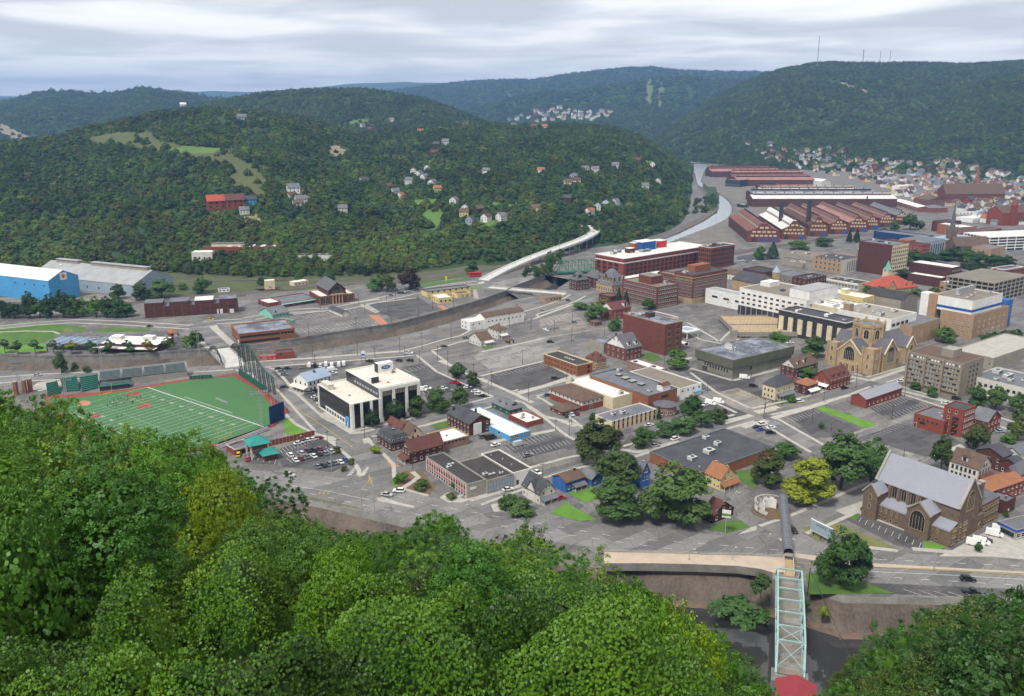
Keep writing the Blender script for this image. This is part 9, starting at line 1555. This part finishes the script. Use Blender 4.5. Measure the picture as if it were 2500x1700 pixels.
def room(x,y,hw):
 """tallest a crown may stand here before it would hide the town"""
 best=1e9
 for dx in(-hw,-hw*.5,0,hw*.5,hw):
  px=1250+FPX*(x+dx)/(CP*y+SP*25);d=ray(0,float(np.interp(px,SX,SY))+random.uniform(0,14)+abs(dx)/max(hw,.1)*-18);best=min(best,CAMH+d[2]/d[1]*y)
 return best-float(land(x,y))
rv=np.random.default_rng(33);mc=[]
for _ in range(430):
 y=math.sqrt(rv.uniform(17**2,84**2));mc.append((rv.uniform(-.74,.74)*y,y,rv.uniform(1.2,2.6)+y*.022,rv.uniform(1.5,5.5)+y*.05))
mc=np.array(mc)
def canopy(x,y):
 h=np.full(x.shape,.5);x,y,x0_,y0_=x+vnoise(x,y,2.6,1.)*2.4,y+vnoise(x,y,2.6,5.)*2.4,x,y
 for mx_,my_,r_,hh_ in mc:
  k=np.nonzero((np.abs(x-mx_)<r_)&(np.abs(y-my_)<r_))[0]
  if len(k):d2=((x[k]-mx_)**2+(y[k]-my_)**2)/r_**2;h[k]=np.maximum(h[k],hh_*np.sqrt(np.clip(1-d2,0,1))+.5)
 x,y=x0_,y0_;z0=land(x,y);h=h+vnoise(x,y,1.5,4.)*.9;z=z0+h
 px=1250+FPX*x/(CP*y+SP*22);py=np.interp(px,SX,SY)+110
 u=-(py-850)/FPX;lim=CAMH+(-SP+u*CP)/(CP+u*SP)*y
 return np.minimum(np.minimum(z,lim),CAMH-.80*y+np.maximum(0,y-22)*.34-np.maximum(0,22.5-y)*2.2+(h-2.2)*.75+vnoise(x,y,4.5,9.)*1.6),z0
ya=np.geomspace(17,86,330);xa=np.linspace(-.72,.72,520);XA,YA=np.meshgrid(xa,ya);XA=XA*YA;ZA,Z0=canopy(XA.reshape(-1),YA.reshape(-1));G3=np.stack([XA,YA,ZA.reshape(XA.shape)],-1);lift=(ZA-Z0).reshape(XA.shape)
q00,q10,q01=G3[:-1,:-1],G3[:-1,1:],G3[1:,:-1];nrm=np.cross(q10-q00,q01-q00);ar_=np.linalg.norm(nrm,axis=-1);wt=(ar_/YA[:-1,:-1]**2*(lift[:-1,:-1]>.15)).reshape(-1)
n=400000;ci_=rv.choice(len(wt),n,p=wt/wt.sum());f1,f2=rv.uniform(0,1,(2,n,1));q00,q10,q01=[q.reshape(-1,3)[ci_]for q in(q00,q10,q01)];nv=unit(nrm.reshape(-1,3)[ci_])
pos=q00+(q10-q00)*f1+(q01-q00)*f2-nv*(rv.uniform(0,1,(n,1))**2*.55-.12);vx,vy=pos[:,0],pos[:,1];px_,py_=pix(vx,vy,pos[:,2]);ok=(px_>-60)&(px_<2560)&(py_<1760)
nl=unit(nv*1.2+[0,-.2,.25]+rv.normal(size=(n,3))*.42);L=(.095+.0011*vy)*rv.uniform(.75,1.25,n)
V=kites(pos[ok],nl[ok],L[ok],L[ok]*rv.uniform(.75,.95,ok.sum()),rv,.9)
tone=vnoise(vx[ok],vy[ok],5.5,7.)+vnoise(vx[ok],vy[ok],1.3,3.)*.5+rv.normal(size=ok.sum())*.16
me=qmesh('vine_cover',V,[M(k)for k in('near_mid','near_vine','near_light','near_gold','near_dark')])
me.polygons.foreach_set('material_index',np.digitize(tone,[-.42,-.12,.22,.50]).astype(np.int32)[:]%5 if False else np.choose(np.digitize(tone,[-.40,-.12,.24,.62]),[4,0,1,2,3]).astype(np.int32))
vc=obj('vine_cover',me);tag(vc,'bright green vines blanketing the undergrowth of the near slope','vines',kind='stuff')
sm=bpy.data.meshes.new('underlayer');ii=np.arange(330*520).reshape(330,520)[::2,::2];gi_,gj_=np.gradient(G3,axis=0),np.gradient(G3,axis=1);G3=G3-unit(np.cross(gj_,gi_))*.7
sm.from_pydata(G3[::2,::2].reshape(-1,3).tolist(),[],np.stack([k.reshape(-1)for k in(lambda i:(i[:-1,:-1],i[:-1,1:],i[1:,1:],i[1:,:-1]))(np.arange(165*260).reshape(165,260))],-1).tolist());sm.materials.append(M('near_dark'));us=obj('underlayer',sm,vc);us['kind']='stuff'  # dark shell behind the leaves; its colour paints the shade in their gaps
put=[];NM={'tall':('broadleaf_tree','tall leafy tree'),'near':('broadleaf_tree','leafy tree'),'vine':('vine_thicket','vine-draped thicket'),'locust':('locust_tree','feathery locust tree'),'sumac':('sumac_shrub','sumac with long feather leaves')}
rg=random.Random(11);cnt={}
for yb,ye,step,amax in((33,64,6.6,.66),(64,112,8.2,.62),(112,190,10.0,.62)):
 y=yb
 while y<ye:
  x=-amax*y*1.1-4
  while x<amax*y*1.1+4:
   X,Y=x+rg.uniform(-.35,.35)*step,y+rg.uniform(-.35,.35)*step;x+=step
   if Y>float(near_foot(X))-8:continue
   px=1250+FPX*X/(CP*Y+SP*25)
   left=px<850;r=rg.random();kind=('vine' if r<.25 else 'near' if r<.72 else 'locust')if left else('sumac' if px>1250 and Y<40 and px<2050 and r<.6 else 'locust' if r<.45 else 'near' if r<.8 else 'vine')
   if px>2050:kind='near' if r<.8 else 'locust'
   want=rg.uniform(5.5,15)if kind!='sumac' else rg.uniform(4,8);want*=.85 if Y<42 else 1
   hw=want*.3;rm=room(X,Y,hw);want=rm if kind!='sumac' and Y>(40 if px<2050 else 30)and rm<(21 if px<2050 else 30)and rg.random()<(.55 if px<2050 else .8)else want;H=min(want,rm)
   if H<2.6:continue
   z=float(land(X,Y));pyb=pix(X,Y,z+H)[1]
   if pyb>1790 or px<-170 or px>2680:continue
   i=('tall',rg.randrange(2))if kind=='near' and H>9.5 else(kind,rg.randrange({'near':3,'vine':2,'locust':2,'sumac':1}[kind]));leaf={'near':rg.choice(['near_mid','near_mid','near_dark','near_light','near_vine']),'vine':rg.choice(['near_vine','near_vine','near_light','near_mid','near_gold']),'locust':rg.choice(['near_mid','near_light','near_dark']),'sumac':rg.choice(['near_light','near_vine','near_mid','near_gold'])}[kind]
   if px>2050:leaf=rg.choice(['near_dark','near_dark','near_mid','near_olive'])
   put.append((X,Y,z,H,i,leaf,px))
  y+=step*.9
for X,Y,z,H,i,leaf,px in put:
 W=max(2.6,min(H*.95,H*.5+2.6));nm,lab=NM[i[0]];cw_={'near_mid':'green','near_dark':'dark green','near_light':'light green','near_olive':'olive green','near_vine':'bright green','near_gold':'yellow-green'}[leaf]
 wh='left' if px<600 else 'left of centre' if px<1150 else 'right of centre' if px<1900 else 'right';dp='close below the overlook' if Y<40 else 'midway down the slope' if Y<90 else 'low on the slope by the river'
 plant((X,Y,z-.4),H+.4,W,i,leaf,f'{cw_} {lab} {dp}, {wh}','tree' if i[0]in('near','tall','locust')else 'thicket' if i[0]=='vine' else 'shrub',f'slope {lab}s, {cw_}, {dp}, {wh}',nm)
print('foreground',len(put))
